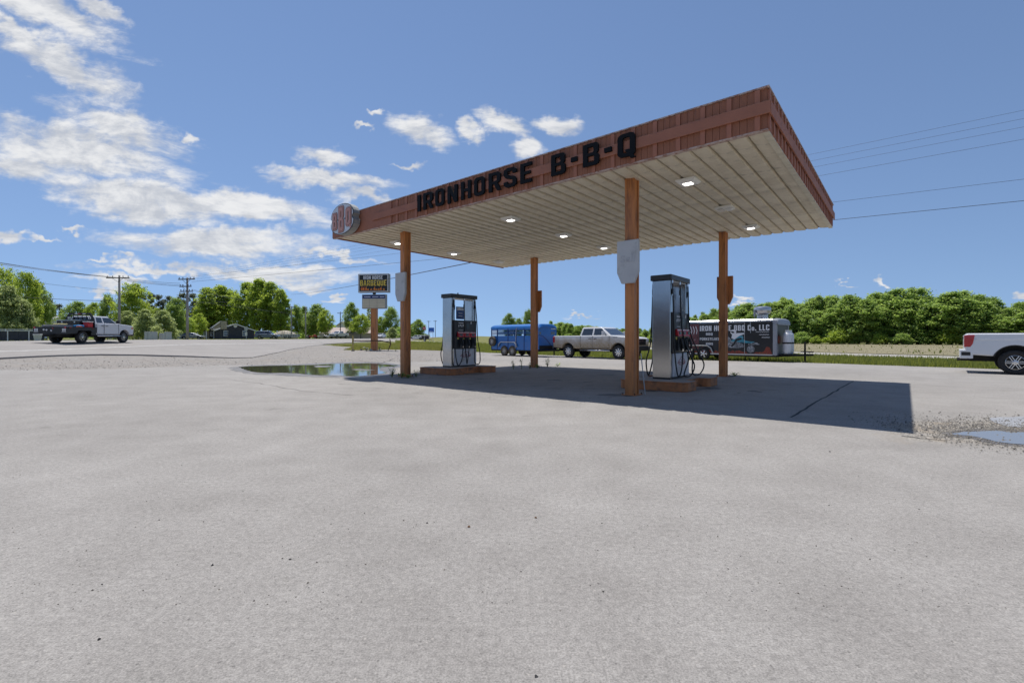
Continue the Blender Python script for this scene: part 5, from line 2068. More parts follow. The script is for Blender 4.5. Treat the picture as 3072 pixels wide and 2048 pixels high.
# silver skirt, roof cove and nose corner
for s in (-1, 1):
    MB().box(xa, xb - .16, s * (tw2 / 2 - .02), s * (tw2 / 2 + .014), zb_ - .02, zb_ + .035).build("bottom_trim", M_TWHITE, ft)
    rings = []
    for xx in (xa, xb - .16):
        rings.append([(xx, s * (tw2 / 2 + .015), zt2 - .01), (xx, s * (tw2 / 2 + .01), zt2 + .07), (xx, s * (tw2 / 2 - .05), zt2 + .12), (xx, s * (tw2 / 2 - .12), zt2 + .13), (xx, s * (tw2 / 2 - .12), zt2 - .01)])
    MB().loft(rings).build("roof_cove", M_TWHITE, ft)
    MB().box(xb - .158, xb + .02, s * (tw2 / 2 - .16), s * (tw2 / 2 + .012), zb_ - .02, zt2 - .10).build("corner_post", M_TGREY, ft, bevel=.03)
MB().box(xa, xb - .16, -tw2 / 2 + .10, tw2 / 2 - .10, zt2, zt2 + .135).build("roof", M_TWHITE, ft)
rings = []
for xx, zz in ((xb - .158, .0), (xb - .05, -.005), (xb + .04, -.03), (xb + .08, -.09)):
    rings.append([(xx, a, b_ + zz) for a, b_ in ((-tw2 / 2 - .012, zt2 - .09), (-tw2 / 2 + .0, zt2 + .05), (-tw2 / 2 + .14, zt2 + .12), (-.5, zt2 + .16), (.5, zt2 + .16), (tw2 / 2 - .14, zt2 + .12), (tw2 / 2 - .0, zt2 + .05), (tw2 / 2 + .012, zt2 - .09))])
MB().loft(rings).build("nose_cap", M_TGREY, ft, auto=45)
nosew = MB().box(xb - .158, xb - .03, -tw2 / 2 + .16, tw2 / 2 - .16, zb_, zt2 - .10).build("front_wall", M_TGREY, ft)
MB().box(xb - .028, xb - .012, -tw2 / 2 + .22, tw2 / 2 - .22, zb_ + .55, zt2 - .12).build("front_print", M_WRAP, nosew)
MB().box(xb - .011, xb - .004, -tw2 / 2 + .30, tw2 / 2 - .30, zb_ + .60, zb_ + .95).build("flame_print", M_FLAME, nosew)
# vinyl picture on the near side (right-hand flank)
fs = lambda a, b_, dd: (a, -tw2 / 2 - dd, b_)
mb = MB()
outline_solid([[(xa + .02, .60), (-.28, .60), (-.28, 1.96), (xa + .02, 1.96)]], fs, .002, .004).build("meat_print", M_MEAT, ft)
rib = MB()
for k in range(5):
    outline_solid([stroke([(-1.02 + k * .15, 1.42), (-.98 + k * .15, 1.60), (-1.06 + k * .15, 1.84)], .035)], fs, .0045, .006, mb=rib)
rib.build("rib_print", M_PRW, ft)
fl = [(xa + .02, zb_ + .04)]
xx = xa + .02
while xx < xb - .2:
    fl.append((xx, zb_ + .10 + random.uniform(0, .13) + (.22 * max(0, 1 - abs(xx + .05) / .35)) + (.30 * max(0, 1 - abs(xx - 3.25) / .3))))
    xx += .09
fl.append((xb - .18, zb_ + .04))
outline_solid([fl], fs, .0045, .007).build("flame_print", M_FLAME, ft)
# motorcycle and rider
bike = MB()
for cx_, cz_ in ((.98, .66), (2.42, .62)):
    outline_solid([circle(cx_, cz_, .26, 22), circle(cx_, cz_, .19, 22)], fs, .0075, .010, mb=bike)
bike.build("tyre_print", M_TRIM, ft)
rm_ = MB()
for cx_, cz_ in ((.98, .66), (2.42, .62)):
    outline_solid([circle(cx_, cz_, .185, 18)], fs, .0075, .009, mb=rm_)
outline_solid([[(1.02, .80), (1.20, .70), (1.75, .66), (2.10, .72), (2.05, .86), (1.85, .98), (1.55, 1.02), (1.30, 1.28), (1.12, 1.30), (1.02, 1.12)]], fs, .0105, .012, mb=rm_)
outline_solid([stroke([(2.42, .92), (2.72, .93), (2.78, .88), (2.30, .86)], .05)], fs, .0105, .012, mb=rm_)
rm_.build("engine_print", M_CHROMEP, ft)
tk = MB()
outline_solid([[(1.42, 1.02), (1.70, 1.00), (2.05, .94), (2.45, .93), (2.62, 1.00), (2.36, 1.02), (2.20, 1.04), (2.06, 1.12), (2.06, 1.26), (1.92, 1.36), (1.70, 1.34), (1.62, 1.18)]], fs, .0125, .014, mb=tk)
tk.build("tank_print", M_BLUEP, ft)
rd = MB()
outline_solid([circle(1.56, 1.50, .15, 16, .13)], fs, .0125, .015, mb=rd)
outline_solid([[(1.50, 1.38), (1.72, 1.44), (2.08, 1.46), (2.12, 1.40), (1.86, 1.30), (1.62, 1.12), (1.46, 1.18)]], fs, .0145, .016, mb=rd)
rd.build("rider_print", M_PRW, ft)
lg = MB()
outline_solid([stroke([(1.98, 1.16), (1.72, 1.10), (1.58, .86), (1.46, .76)], .10)], fs, .0165, .018, mb=lg)
outline_solid([[(1.44, 1.50), (1.52, 1.44), (1.62, 1.46), (1.58, 1.53), (1.47, 1.55)]], fs, .0165, .018, mb=lg)
lg.build("leather_print", M_TRIM, ft)


def line(txt, x0, z0, h, w, m=M_PRW, t=.17, name="lettering"):
    text_mb(txt, lambda a, b_, dd: (x0 + a, -tw2 / 2 - dd, z0 + b_), h, w, .019, .021, t=t).build(name, m, ft)


line("IRON HORSE BBQ Co. LLC", -.22, 1.57, .29, 3.52, t=.19)
line("BBQ", .12, 1.34, .13, .36)
line("PORKSTEAKS", -.22, 1.07, .14, 1.05)
line("RIBS", .12, .82, .12, .38)
for (x0, z0, w_) in ((2.66, 1.50, .62), (2.82, 1.36, .46), (2.94, 1.22, .38)):
    pts_ = [(x0 + w_ * k / 12, z0 + (.018 if k % 2 else -.018)) for k in range(13)]
    outline_solid([stroke(pts_, .016)], fs, .0075, .009).build("script_line", M_PRW, ft)
# service hatch outline
for a, b_ in (((-.30, 1.99), (2.12, 1.99)), ((2.12, 1.99), (2.12, .40))):
    MB().bar((a[0], -tw2 / 2 - .012, a[1]), (b_[0], -tw2 / 2 - .012, b_[1]), .018).build("hatch_edge", M_TWHITE, ft)
# fender and wheels
for s in (-1, 1):
    gd = [(-1.40, .42), (-1.30, .66), (-1.10, .78), (.22, .78), (.40, .66), (.52, .40)]
    MB().tube([(a, s * (tw2 / 2 + .10), b_) for a, b_ in gd], .03, 6).build("fender_edge", M_FEND, ft)
    for i in range(len(gd) - 1):
        a, b_ = gd[i], gd[i + 1]
        MB().loft([[(a[0], s * (tw2 / 2 + .003), a[1]), (b_[0], s * (tw2 / 2 + .003), b_[1]), (b_[0], s * (tw2 / 2 + .12), b_[1]), (a[0], s * (tw2 / 2 + .12), a[1])],
                   [(a[0], s * (tw2 / 2 + .003), a[1] + .02), (b_[0], s * (tw2 / 2 + .003), b_[1] + .02), (b_[0], s * (tw2 / 2 + .12), b_[1] + .02), (a[0], s * (tw2 / 2 + .12), a[1] + .02)]]).build("fender", M_FEND, ft)
    for xx in (0.0, -.86):
        wheel(ft, xx, s * (tw2 / 2 + .01), .34, .20, 'plain')
# roof exhaust fan
fan = MB().lathe([(.26, 0), (.26, .22), (.23, .24), (.36, .30), (.40, .40), (.40, .56), (.36, .62), (.20, .66)], 20, Matrix.Translation((2.75, -.3, zt2 + .136))).build("exhaust_fan", M_TWHITE, ft, auto=40)
MB().box(2.45, 2.53, -.72, -.62, zt2 + .30, zt2 + .62).build("fan_switch", M_TGREY, fan)
MB().tube([(2.49, -.66, zt2 + .13), (2.49, -.66, zt2 + .34)], .02, 6).build("fan_conduit", M_TGREY, fan)
MB().tube([(2.40, -tw2 / 2 - .02, zt2 + .05), (2.42, -tw2 / 2 - .03, 1.45)], .012, 6).build("antenna", M_TWHITE, ft)
# tongue, jack and two gas bottles
for s in (-1, 1):
    MB().bar((xb - .3, s * .7, zb_ - .05), (xb + 1.35, 0, zb_ + .02), .09).build("drawbar", M_CHASS, ft)
MB().bar((xb + 1.0, 0, .05), (xb + 1.0, 0, 1.0), .07).build("jack", M_CHASS, ft)
MB().box(xb + .9, xb + 1.1, -.1, .1, .0, .04).build("jack_foot", M_CHASS, ft)
MB().bar((xb + .85, -.12, .52), (xb + 1.35, .05, .50), .06).build("coupler", M_CHASS, ft)
M_TANK = mat("white_gas_bottle", (0.66, 0.67, 0.69), 0.4, var=0.08)
for yy in (-.42, .02):
    g = thing("gas_bottle", "white gas bottle on the food trailer's tongue, " + ("near side" if yy < -.2 else "far side"), "gas bottle", Wf + lft * (tw2 / 2 + yy) + d_ * (xb + .32) + Vector((0, 0, .40)), heading(*hfd), "gas bottles on the trailer tongue")
    MB().lathe([(.15, 0), (.16, .03), (.185, .10), (.19, .2), (.19, .88), (.17, 1.0), (.10, 1.07), (.05, 1.09)], 18).build("bottle", M_TANK, g, smooth=True)
    MB().lathe([(.192, .50), (.198, .50), (.198, .58), (.192, .58)], 18).build("strap", M_TRIM, g)
    MB().lathe([(.10, 1.06), (.10, 1.18), (.09, 1.18), (.09, 1.06)], 14, caps=False).build("collar", M_TANK, g)
    MB().tube([(0, 0, 1.08), (0, 0, 1.16)], .02, 6).build("valve", M_CHROME, g)
MB().box(xb + .02, xb + .62, -.65, .25, zb_ + .0, zb_ + .055).build("bottle_tray", M_CHASS, ft)


# ------------------------------------------------------------------ trees
M_BARK = mat("grey_bark", (0.10, 0.082, 0.065), 0.95, var=0.4, vscale=6, bump=0.5, bscale=20)
L_BRIGHT = leaf_mat("bright_leaf", (0.165, 0.245, 0.040), (0.310, 0.395, 0.075), (0.85, 1.0, 0.12), .54)
L_MID = leaf_mat("mid_green_leaf", (0.120, 0.200, 0.052), (0.225, 0.315, 0.085), (0.70, 0.88, 0.19), .53)
L_PALE = leaf_mat("pale_willow_leaf", (0.220, 0.275, 0.105), (0.335, 0.395, 0.165), (0.82, 0.90, 0.34), .50)
L_DARK = leaf_mat("dark_pine_needle", (0.080, 0.100, 0.068), (0.140, 0.165, 0.100), (0.33, 0.37, 0.20), .40)
L_WOOD = leaf_mat("woodland_leaf", (0.110, 0.200, 0.050), (0.275, 0.365, 0.100), (0.76, 0.96, 0.21), .54)
L_SPARSE = leaf_mat("thin_olive_leaf", (0.155, 0.190, 0.090), (0.240, 0.285, 0.130), (0.60, 0.68, 0.24), .50)


def crown_profile(kind, h):
    if kind == 'round':
        return math.sqrt(max(0.0, 1 - (2 * h - 0.92) ** 2 * 0.95)) if h < .96 else .30
    if kind == 'tall':
        return (0.55 + 0.45 * math.sin(math.pi * min(1, h * 0.9 + .12))) * (1 - max(0, h - .75) * 2.2)
    if kind == 'bush':
        return math.sqrt(max(0.05, 1 - h ** 2.2)) * (.85 + .15 * math.sin(h * 6))
    if kind == 'pine':
        return (1 - h) * .9 + .12
    if kind == 'pineflat':
        return .55 + .45 * math.sin(math.pi * h)
    return 1.0


def tree_meshes(seed, H, Rr, base, kind, nclump, per, leaf, lm, lobes=5, clump_r=None, droop=0.0, fill=4):
    g = np.random.default_rng(seed)
    ph = g.uniform(0, 6.28, lobes)
    ch = H - base
    cr = clump_r or Rr * .17
    # boughs: overlapping sub-crowns of different size, so that the outline is uneven
    boughs = []
    nb = lobes * 3
    for q in range(nb):
        h = (q + g.uniform(0, 1)) / nb
        a = q * 2.4 + g.uniform(-.6, .6)
        rb = Rr * g.uniform(.30, .52) * (1.0 if h < .8 else .7)
        rad = max(0.0, Rr * crown_profile(kind, h) * g.uniform(.75, 1.12) - rb * .75) * (1 if h < .92 else .4)
        boughs.append((rad * math.cos(a), rad * math.sin(a), base + rb * .5 + h * (ch - rb * 1.35), rb))
    cs = []
    wts = np.array([q[3] ** 2 for q in boughs])
    wts /= wts.sum()
    pick = g.choice(nb, nclump, p=wts)
    for i_, k in enumerate(pick):
        bx_, by_, bz_, rb = boughs[k]
        if i_ % 9 < fill:
            h = g.uniform(0.0, 1.0)
            a = g.uniform(0, 6.28)
            rad = Rr * crown_profile(kind, h) * (1 + .18 * math.sin(2 * a + ph[0] + 3 * h) + .14 * math.sin(3 * a + ph[1] - 5 * h)) * (g.uniform(.1, 1.0) ** .45)
            cs.append((rad * math.cos(a), rad * math.sin(a), base + cr * .6 + h * (ch - cr * 1.2)))
            continue
        d = g.normal(0, 1, 3)
        d /= np.linalg.norm(d)
        if d[2] < -.35:
            d[2] *= -.6
        rr = rb * g.uniform(.55, 1.0)
        cs.append((bx_ + d[0] * rr, by_ + d[1] * rr, max(base * .6 + .1, bz_ + d[2] * rr * .8)))
    C = np.array(cs)
    N = nclump * per
    cen = np.repeat(C, per, 0)
    sc = np.repeat(g.uniform(.6, 1.25, nclump), per)
    off = g.normal(0, 1, (N, 3))
    off *= (cr * sc * .62)[:, None]
    off[:, 2] *= .72
    P = cen + off
    P[:, 2] -= droop * np.abs(off[:, 2]) * 1.5
    P[:, 2] = np.maximum(P[:, 2], .05)
    nrm = off / (cr + 1e-6) * .3 + g.normal(0, .55, (N, 3)) + np.array((0, 0, .7))
    nrm /= np.linalg.norm(nrm, axis=1)[:, None]
    t = np.cross(nrm, g.normal(0, 1, (N, 3)))
    t /= np.linalg.norm(t, axis=1)[:, None] + 1e-9
    b = np.cross(nrm, t)
    s = leaf * g.uniform(.6, 1.35, N)
    e1, e2 = t * (s * .5)[:, None], b * (s * .34)[:, None]
    V = np.stack([P - e1, P - e2 + nrm * (s * .08)[:, None], P + e1, P + e2 + nrm * (s * .08)[:, None]], 1).reshape(-1, 3)
    me = bpy.data.meshes.new("crown")
    me.vertices.add(len(V))
    me.vertices.foreach_set("co", V.astype(np.float32).ravel())
    me.loops.add(N * 4)
    me.loops.foreach_set("vertex_index", np.arange(N * 4, dtype=np.int32))
    me.polygons.add(N)
    me.polygons.foreach_set("loop_start", np.arange(0, N * 4, 4, dtype=np.int32))
    me.polygons.foreach_set("loop_total", np.full(N, 4, dtype=np.int32))
    me.update()
    me.materials.append(lm)
    # trunk with limbs reaching into the crown
    tb = MB()
    r0 = max(.06, H * .017)
    lean = g.uniform(-.03, .03, 2) * H
    top = base + ch * (.8 if kind != 'bush' else .5)
    tp = [(lean[0] * q * q + g.uniform(-.02, .02) * H * .3 * (0 < q < 1), lean[1] * q * q, top * q - .15) for q in np.linspace(0, 1, 7)]
    tb.tube(tp, [r0 * (1.25 if i == 0 else 1) * (1 - .82 * i / 6) for i in range(7)], 7)
    order = g.permutation(nclump)[:max(5, min(12, nclump // 4))]
    for i in order:
        c = C[i]
        q = g.uniform(.30, .8)
        z0 = min(top * q, c[2] * .75)
        qq = (z0 + .15) / top
        p0 = Vector((lean[0] * qq * qq, lean[1] * qq * qq, z0))
        p2 = Vector(c)
        p1 = (p0 + p2) / 2 + Vector((0, 0, -.12 * (p2 - p0).length)) * .4
        tb.tube([p0, p1, p2], [r0 * .42, r0 * .26, r0 * .08], 5)
    tm = tb.mesh("trunk", True)
    tm.materials.append(M_BARK)
    return tm, me, H


PROTO = {}


def proto(key, *a, **k):
    PROTO[key] = tree_meshes(*a, **k)


proto('maple1', 1, 9.0, 3.4, 1.6, 'round', 260, 60, .24, L_BRIGHT)
proto('maple2', 2, 9.0, 3.1, 1.4, 'round', 250, 60, .24, L_BRIGHT)
proto('poplar1', 3, 13.0, 2.9, 1.5, 'tall', 330, 52, .33, L_BRIGHT, clump_r=.55, fill=5)
proto('poplar2', 4, 13.0, 2.6, 2.2, 'tall', 290, 52, .33, L_BRIGHT, clump_r=.55, fill=5)
proto('oak1', 5, 9.5, 3.8, 1.3, 'round', 270, 58, .28, L_MID)
proto('oak2', 6, 9.5, 3.4, 1.0, 'round', 260, 58, .28, L_MID)
proto('willow', 7, 5.0, 2.9, .3, 'bush', 150, 70, .25, L_PALE, droop=.35)
proto('willow2', 8, 5.0, 2.6, .2, 'bush', 140, 70, .25, L_PALE, droop=.35)
proto('pine1', 9, 14.0, 2.3, 5.0, 'pineflat', 80, 75, .42, L_DARK, clump_r=.65)
proto('pine2', 10, 14.0, 2.1, 4.0, 'pineflat', 75, 75, .42, L_DARK, clump_r=.65)
proto('bush1', 11, 3.0, 1.8, .1, 'bush', 70, 70, .22, L_BRIGHT)
proto('bush2', 12, 3.0, 1.7, .1, 'bush', 70, 70, .22, L_MID)
proto('sparse', 13, 9.0, 2.3, 2.0, 'round', 70, 40, .28, L_SPARSE)
for i in range(5):
    proto('wood%d' % i, 20 + i, 11.0, (2.7, 2.3, 3.0, 2.5, 2.1)[i], (.4, .8, .3, .6, .5)[i], 'tall', (420, 390, 430, 400, 380)[i], 42, .31, L_WOOD, clump_r=.50, fill=5, lobes=6)
proto('under1', 30, 3.2, 2.3, .05, 'bush', 90, 80, .25, L_WOOD, clump_r=.5)
proto('under2', 31, 3.2, 2.0, .05, 'bush', 90, 80, .25, L_BRIGHT, clump_r=.5)


def tree(key, x, y, height, label, group=None, wide=1.0, name="tree", cat="tree"):
    tm, cm, H = PROTO[key]
    T = thing(name, label, cat, (x, y, ground_h(x, y) - .07), random.uniform(0, 6.28), group)
    s = height / H
    T.scale = (s * wide, s * wide, s)
    link("trunk", tm, T)
    link("crown", cm, T)
    return T


def tree_px(key, px, ytop, Y, label, group, wpx=None, **k):
    x = (px - CX) / FPX * Y
    top = EYE + (HY - ytop) / FPX * Y
    h = top - ground_h(x, Y) + .07
    wide = 1.0
    if wpx:
        tm, cm, H = PROTO[key]
        me_r = max(v.co.x for v in cm.vertices)
        wide = (wpx / FPX * Y) / (me_r * h / H)
        wide = max(.45, min(1.9, wide))
    return tree(key, x, Y, h, label, group, wide, **k)


GL = "trees beyond the highway"
L = [('maple1', 12, 798, 64, 62, "bright tall tree cut off by the left edge"),
     ('maple2', 78, 812, 60, 58, "bright green tree second from the left edge"),
     ('oak1', 118, 846, 63, 42, "bright tree standing just left of the gap of sky"),
     ('willow', 22, 852, 52, 62, "pale yellow green willow at the left edge"),
     ('willow2', 72, 895, 53, 46, "smaller pale willow beside the left edge willow"),
     ('pine1', 152, 898, 112, 16, "dark narrow pine left of the low grey house"),
     ('pine2', 176, 912, 118, 16, "dark short pine beside the low grey house"),
     ('oak2', 232, 903, 88, 44, "leafy tree above the flatbed truck's rack"),
     ('maple2', 283, 905, 86, 36, "round tree above the flatbed truck's cab"),
     ('oak1', 322, 880, 80, 30, "green tree left of the single crossarm pole"),
     ('maple1', 398, 846, 76, 62, "big bright maple right of the single crossarm pole"),
     ('willow', 380, 930, 68, 42, "pale willow just right of the single crossarm pole"),
     ('willow2', 436, 922, 66, 44, "pale willow behind the grey roadside cabinet"),
     ('willow', 488, 928, 70, 42, "pale willow right of the grey roadside cabinets"),
     ('oak2', 528, 893, 92, 40, "leafy tree left of the three crossarm pole"),
     ('maple1', 566, 950, 104, 28, "low bright tree at the three crossarm pole's foot"),
     ('maple2', 598, 938, 108, 30, "low bright tree left of the dark house's porch"),
     ('poplar1', 622, 862, 146, 52, "leftmost of the tall bright trees behind the dark house"),
     ('poplar2', 662, 857, 150, 52, "tall bright tree behind the dark house's porch"),
     ('maple1', 700, 866, 156, 38, "broad bright tree behind the dark house's ridge"),
     ('poplar1', 742, 846, 148, 52, "tall bright tree behind the dark house's right eave"),
     ('poplar2', 778, 838, 144, 49, "tallest bright tree right of the dark house"),
     ('poplar1', 812, 845, 142, 46, "tall bright tree above the silver blue SUV"),
     ('poplar2', 842, 868, 140, 37, "rightmost of the tall bright trees, beside open sky"),
     ('oak1', 640, 915, 160, 40, "dark leafy tree filling in behind the dark house"),
     ('oak2', 850, 940, 150, 24, "small tree left of the twin poles"),
     ('oak1', 888, 912, 152, 28, "tall round tree behind the twin poles"),
     ('oak2', 912, 918, 156, 24, "round tree right of the twin poles"),
     ('oak2', 950, 911, 146, 40, "dense dark tree left of the brown roofed building"),
     ('maple2', 976, 928, 140, 34, "lighter tree touching the brown roofed building"),
     ('oak1', 930, 942, 152, 34, "low wide tree before the twin poles' trees"),
     ('oak2', 1054, 906, 152, 27, "tall dark tree left of the barbecue sign"),
     ('maple1', 1082, 942, 126, 36, "round bush like tree left of the sign's pole"),
     ('sparse', 1108, 924, 165, 24, "thin sparse tree right behind the sign's pole"),
     ('oak1', 1172, 918, 152, 36, "dark round tree left of the front left post"),
     ('maple2', 1142, 948, 150, 22, "green tree just right of the sign's pole"),
     ('willow2', 1178, 980, 138, 22, "small pale tree behind the white sedan"),
     ('oak2', 1256, 957, 172, 24, "lone dark tree left of the far pump"),
     ('oak1', 1238, 968, 176, 14, "small dark tree behind the front left post"),
     ('oak2', 1527, 939, 172, 24, "round tree above the blue trailer's rear"),
     ('oak1', 1586, 926, 168, 26, "taller round tree above the blue trailer's middle"),
     ('oak2', 1556, 954, 176, 18, "low tree between the two above the blue trailer")]
for (k, px, yt, Y, wp, lb) in L:
    tree_px(k, px, yt, Y, lb, GL, wp)
for i, (px, yt, w_) in enumerate(((428, 884, 18), (455, 880, 20), (482, 884, 20), (508, 888, 18), (545, 878, 22), (578, 880, 22), (604, 890, 18))):
    tree_px('pine%d' % (1 + i % 2), px, yt, 150, ("leftmost", "second", "third", "fourth", "fifth", "sixth", "rightmost")[i] + " dark pine in the row on the rise behind the three crossarm pole", "dark pines on the rise", w_)

# ---- the wood on the right: front trees, a taller row behind, and a skirt of scrub
edge_line = [(104, 74), (94, 84), (86, 92), (72, 105), (62, 120), (52, 140), (41, 160), (28, 178), (14, 196)]
GW = "trees of the wood behind the field"
cnt = 0
WOOD, WT = [], []
for row, (off, hf_, nn) in enumerate(((0.0, 1.0, 48), (5.0, 1.14, 46), (3.0, 1.1, 52))):
    for i in range(nn):
        t = i / (nn - 1) * (len(edge_line) - 1)
        k = min(int(t), len(edge_line) - 2)
        a, b_ = Vector(edge_line[k]), Vector(edge_line[k + 1])
        p = a + (b_ - a) * (t - k)
        n = Vector((b_.y - a.y, -(b_.x - a.x))).normalized()
        if n.y < 0:
            n = -n
        p = p + n * (off + random.uniform(-1.2, 1.2))
        base_h = 10.6
        px = CX + p.x / p.y * FPX
        # skyline of the photograph: lower at the far left end, highest about two thirds right
        sky = np.interp(px, [1600, 1700, 1800, 1950, 2070, 2170, 2280, 2500, 2700, 2880, 2960, 3010, 3072, 3400], [962, 966, 978, 985, 938, 925, 902, 885, 868, 868, 885, 912, 892, 880])
        h = (HY - sky) / FPX * p.y + EYE - ground_h(p.x, p.y)
        h = h * (random.uniform(.66, .98), random.uniform(.86, 1.02), random.uniform(.84, 1.06))[row]
        h = max(4.0, h)
        WOOD.append((row, px)); WT.append(None)
        WT[-1] = tree('wood%d' % random.randrange(5), p.x, p.y, h, "pending", GW, (random.uniform(.55, .85) if row == 2 else random.uniform(1.15, 1.7)) * (1.0 if h > 7 else 1.25))
        cnt += 1
for i in range(44):
    t = i / 43 * (len(edge_line) - 1)
    k = min(int(t), len(edge_line) - 2)
    a, b_ = Vector(edge_line[k]), Vector(edge_line[k + 1])
    p = a + (b_ - a) * (t - k)
    n = Vector((b_.y - a.y, -(b_.x - a.x))).normalized()
    if n.y > 0:
        n = -n
    p = p + n * random.uniform(.8, 3.4)
    WOOD.append((3, CX + p.x / p.y * FPX)); WT.append(None)
    WT[-1] = tree('under%d' % random.choice((1, 1, 2)), p.x, p.y, random.uniform(1.6, 3.6), "pending", "scrub along the wood", 1.2, name="bush", cat="bush")


ORD = ("first", "second", "third", "fourth", "fifth", "sixth", "seventh", "eighth", "ninth", "tenth", "eleventh", "twelfth", "thirteenth", "fourteenth", "fifteenth", "sixteenth", "seventeenth", "eighteenth", "nineteenth", "twentieth")
SEG = ((1690, "behind the pickup's bed"), (1930, "behind the crew cab pickup"), (2090, "beside the near pump"), (2350, "above the food trailer"), (2520, "just right of the food trailer"), (2700, "left of the open field's middle"),
       (2880, "right of the open field's middle"), (3100, "above the right edge pickup"), (99999, "past the right edge pickup"))
KIND = ("front row tree of the wood", "back row tree of the wood", "slender pointed tree of the wood", "low scrub at the wood's foot")
_n = {}
for k in sorted(range(len(WOOD)), key=lambda q: WOOD[q][1]):
    row, px = WOOD[k]
    seg = next(t for lim, t in SEG if px < lim)
    _n[(row, seg)] = _n.get((row, seg), 0) + 1
    WT[k]["label"] = f"{KIND[row]} {seg}, {ORD[_n[(row, seg)] - 1]} from left"


# ---- far-off woods that close the view behind the houses
def far_wood():
    N = 9000
    ratio = rng.uniform(-1.35, -0.175, N)
    Y = rng.uniform(235, 265, N)
    X = ratio * Y
    wave = 4.2 + 1.6 * np.sin(X * .11) + 1.1 * np.sin(X * .31 + 1.0) + .7 * np.sin(X * .83)
    wave *= np.clip((-0.17 - ratio) / .05, .15, 1)
    Z = np.array([ground_h(a, b) for a, b in zip(X, Y)]) + rng.uniform(0, 1, N) ** .7 * wave
    nrm = rng.normal(0, .6, (N, 3)) + np.array((0, -.3, .6))
    nrm /= np.linalg.norm(nrm, axis=1)[:, None]
    t = np.cross(nrm, rng.normal(0, 1, (N, 3)))
    t /= np.linalg.norm(t, axis=1)[:, None]
    b = np.cross(nrm, t)
    s = rng.uniform(.7, 1.5, N)
    P = np.stack([X, Y, Z], 1)
    V = np.stack([P - t * s[:, None], P - b * s[:, None] * .7, P + t * s[:, None], P + b * s[:, None] * .7], 1).reshape(-1, 3)
    me = bpy.data.meshes.new("distant_wood")
    me.from_pydata([tuple(v) for v in V], [], [tuple(range(i * 4, i * 4 + 4)) for i in range(N)])
    me.materials.append(L_MID)
    stuff(link("distant_wood", me), "far green woods low on the skyline behind the houses", "woods")


far_wood()


# ------------------------------------------------------------------ grass and weeds
def blades(name, pts, hmin, hmax, wmin, wmax, m, lean=.45):
    n = len(pts)
    P = np.array(pts)
    h = rng.uniform(hmin, hmax, n)
    w = rng.uniform(wmin, wmax, n)
    a = rng.uniform(0, 6.28, n)
    l = rng.uniform(0, lean, n) * h
    la = rng.uniform(0, 6.28, n)
    dx, dy = np.cos(a) * w / 2, np.sin(a) * w / 2
    V = np.empty((n, 3, 3))
    V[:, 0] = P + np.stack([-dx, -dy, np.zeros(n)], 1)
    V[:, 1] = P + np.stack([dx, dy, np.zeros(n)], 1)
    V[:, 2] = P + np.stack([np.cos(la) * l, np.sin(la) * l, h], 1)
    me = bpy.data.meshes.new(name)
    me.vertices.add(n * 3)
    me.vertices.foreach_set("co", V.astype(np.float32).ravel())
    me.loops.add(n * 3)
    me.loops.foreach_set("vertex_index", np.arange(n * 3, dtype=np.int32))
    me.polygons.add(n)
    me.polygons.foreach_set("loop_start", np.arange(0, n * 3, 3, dtype=np.int32))
    me.polygons.foreach_set("loop_total", np.full(n, 3, dtype=np.int32))
    me.update()
    me.materials.append(m)
    return link(name, me)


def inside(poly, x, y):
    c = False
    n = len(poly)
    for i in range(n):
        (x1_, y1_), (x2_, y2_) = poly[i], poly[(i + 1) % n]
        if (y1_ > y) != (y2_ > y) and x < (x2_ - x1_) * (y - y1_) / (y2_ - y1_) + x1_:
            c = not c
    return c


L_GRASS = leaf_mat("grass_blade", (0.10, 0.145, 0.025), (0.235, 0.245, 0.070), (0.50, 0.52, 0.08), .45)
L_GRASSY = leaf_mat("yellow_grass_blade", (0.16, 0.18, 0.035), (0.31, 0.29, 0.095), (0.55, 0.52, 0.10), .45)
L_DRY = leaf_mat("dry_grass_blade", (0.15, 0.135, 0.065), (0.26, 0.225, 0.13), (0.30, 0.26, 0.1), .3)


def scatter(poly, n, near_bias=True):
    xs = [p[0] for p in poly]
    ys = [p[1] for p in poly]
    out = []
    while len(out) < n:
        x, y = rng.uniform(min(xs), max(xs)), rng.uniform(min(ys), max(ys))
        if not inside(poly, x, y):
            continue
        if near_bias and rng.random() > (22.0 / max(22.0, y)) ** 1.0:
            continue
        out.append((x, y, ground_h(x, y) - .07))
    return out


side_l = sl if sl[5][0] < sr[5][0] else sr
verge = [(-3.3, 41.2), (7.4, 27.1), (9.9, 25.8), (14.0, 23.2), (18.3, 18.4), (26.5, 9.7), (34, 6.5), (33.2, 11.5), (27.2, 22.8), (22.2, 33.2), (16.8, 45), (8.9, 66), (0, 90), (-8, 80)]
stuff(blades("grass", scatter(verge, 60000), .10, .30, .03, .06, L_GRASS), "uneven green grass on the verge behind the trailers", "grass")
sign_turf = [(-24, 63), (-18.5, 55), (-15.6, 46), (-14.6, 41.2), (-11, 42.6), (-3.3, 41.2), (-6, 60), (-10, 80), (-20, 90), (-25, 90)]
stuff(blades("grass", scatter(sign_turf, 26000), .10, .32, .04, .08, L_GRASSY), "yellowish grass round the barbecue sign", "grass")
far_turf = [(-22, 90), (-8, 80), (0, 92), (-8, 108), (-22, 118), (-30, 122)]
stuff(blades("grass", scatter(far_turf, 7000, False), .15, .5, .08, .16, L_GRASS), "far green grass before the side road", "grass")
fieldp = [(26, 46), (34.5, 30), (44, 16), (70, 12), (105, 45), (80, 92), (58, 122), (36, 146), (22, 110)]
stuff(blades("dry_grass", scatter(fieldp, 9000), .04, .16, .05, .12, L_DRY), "thin dry stubble across the bare field", "stubble")
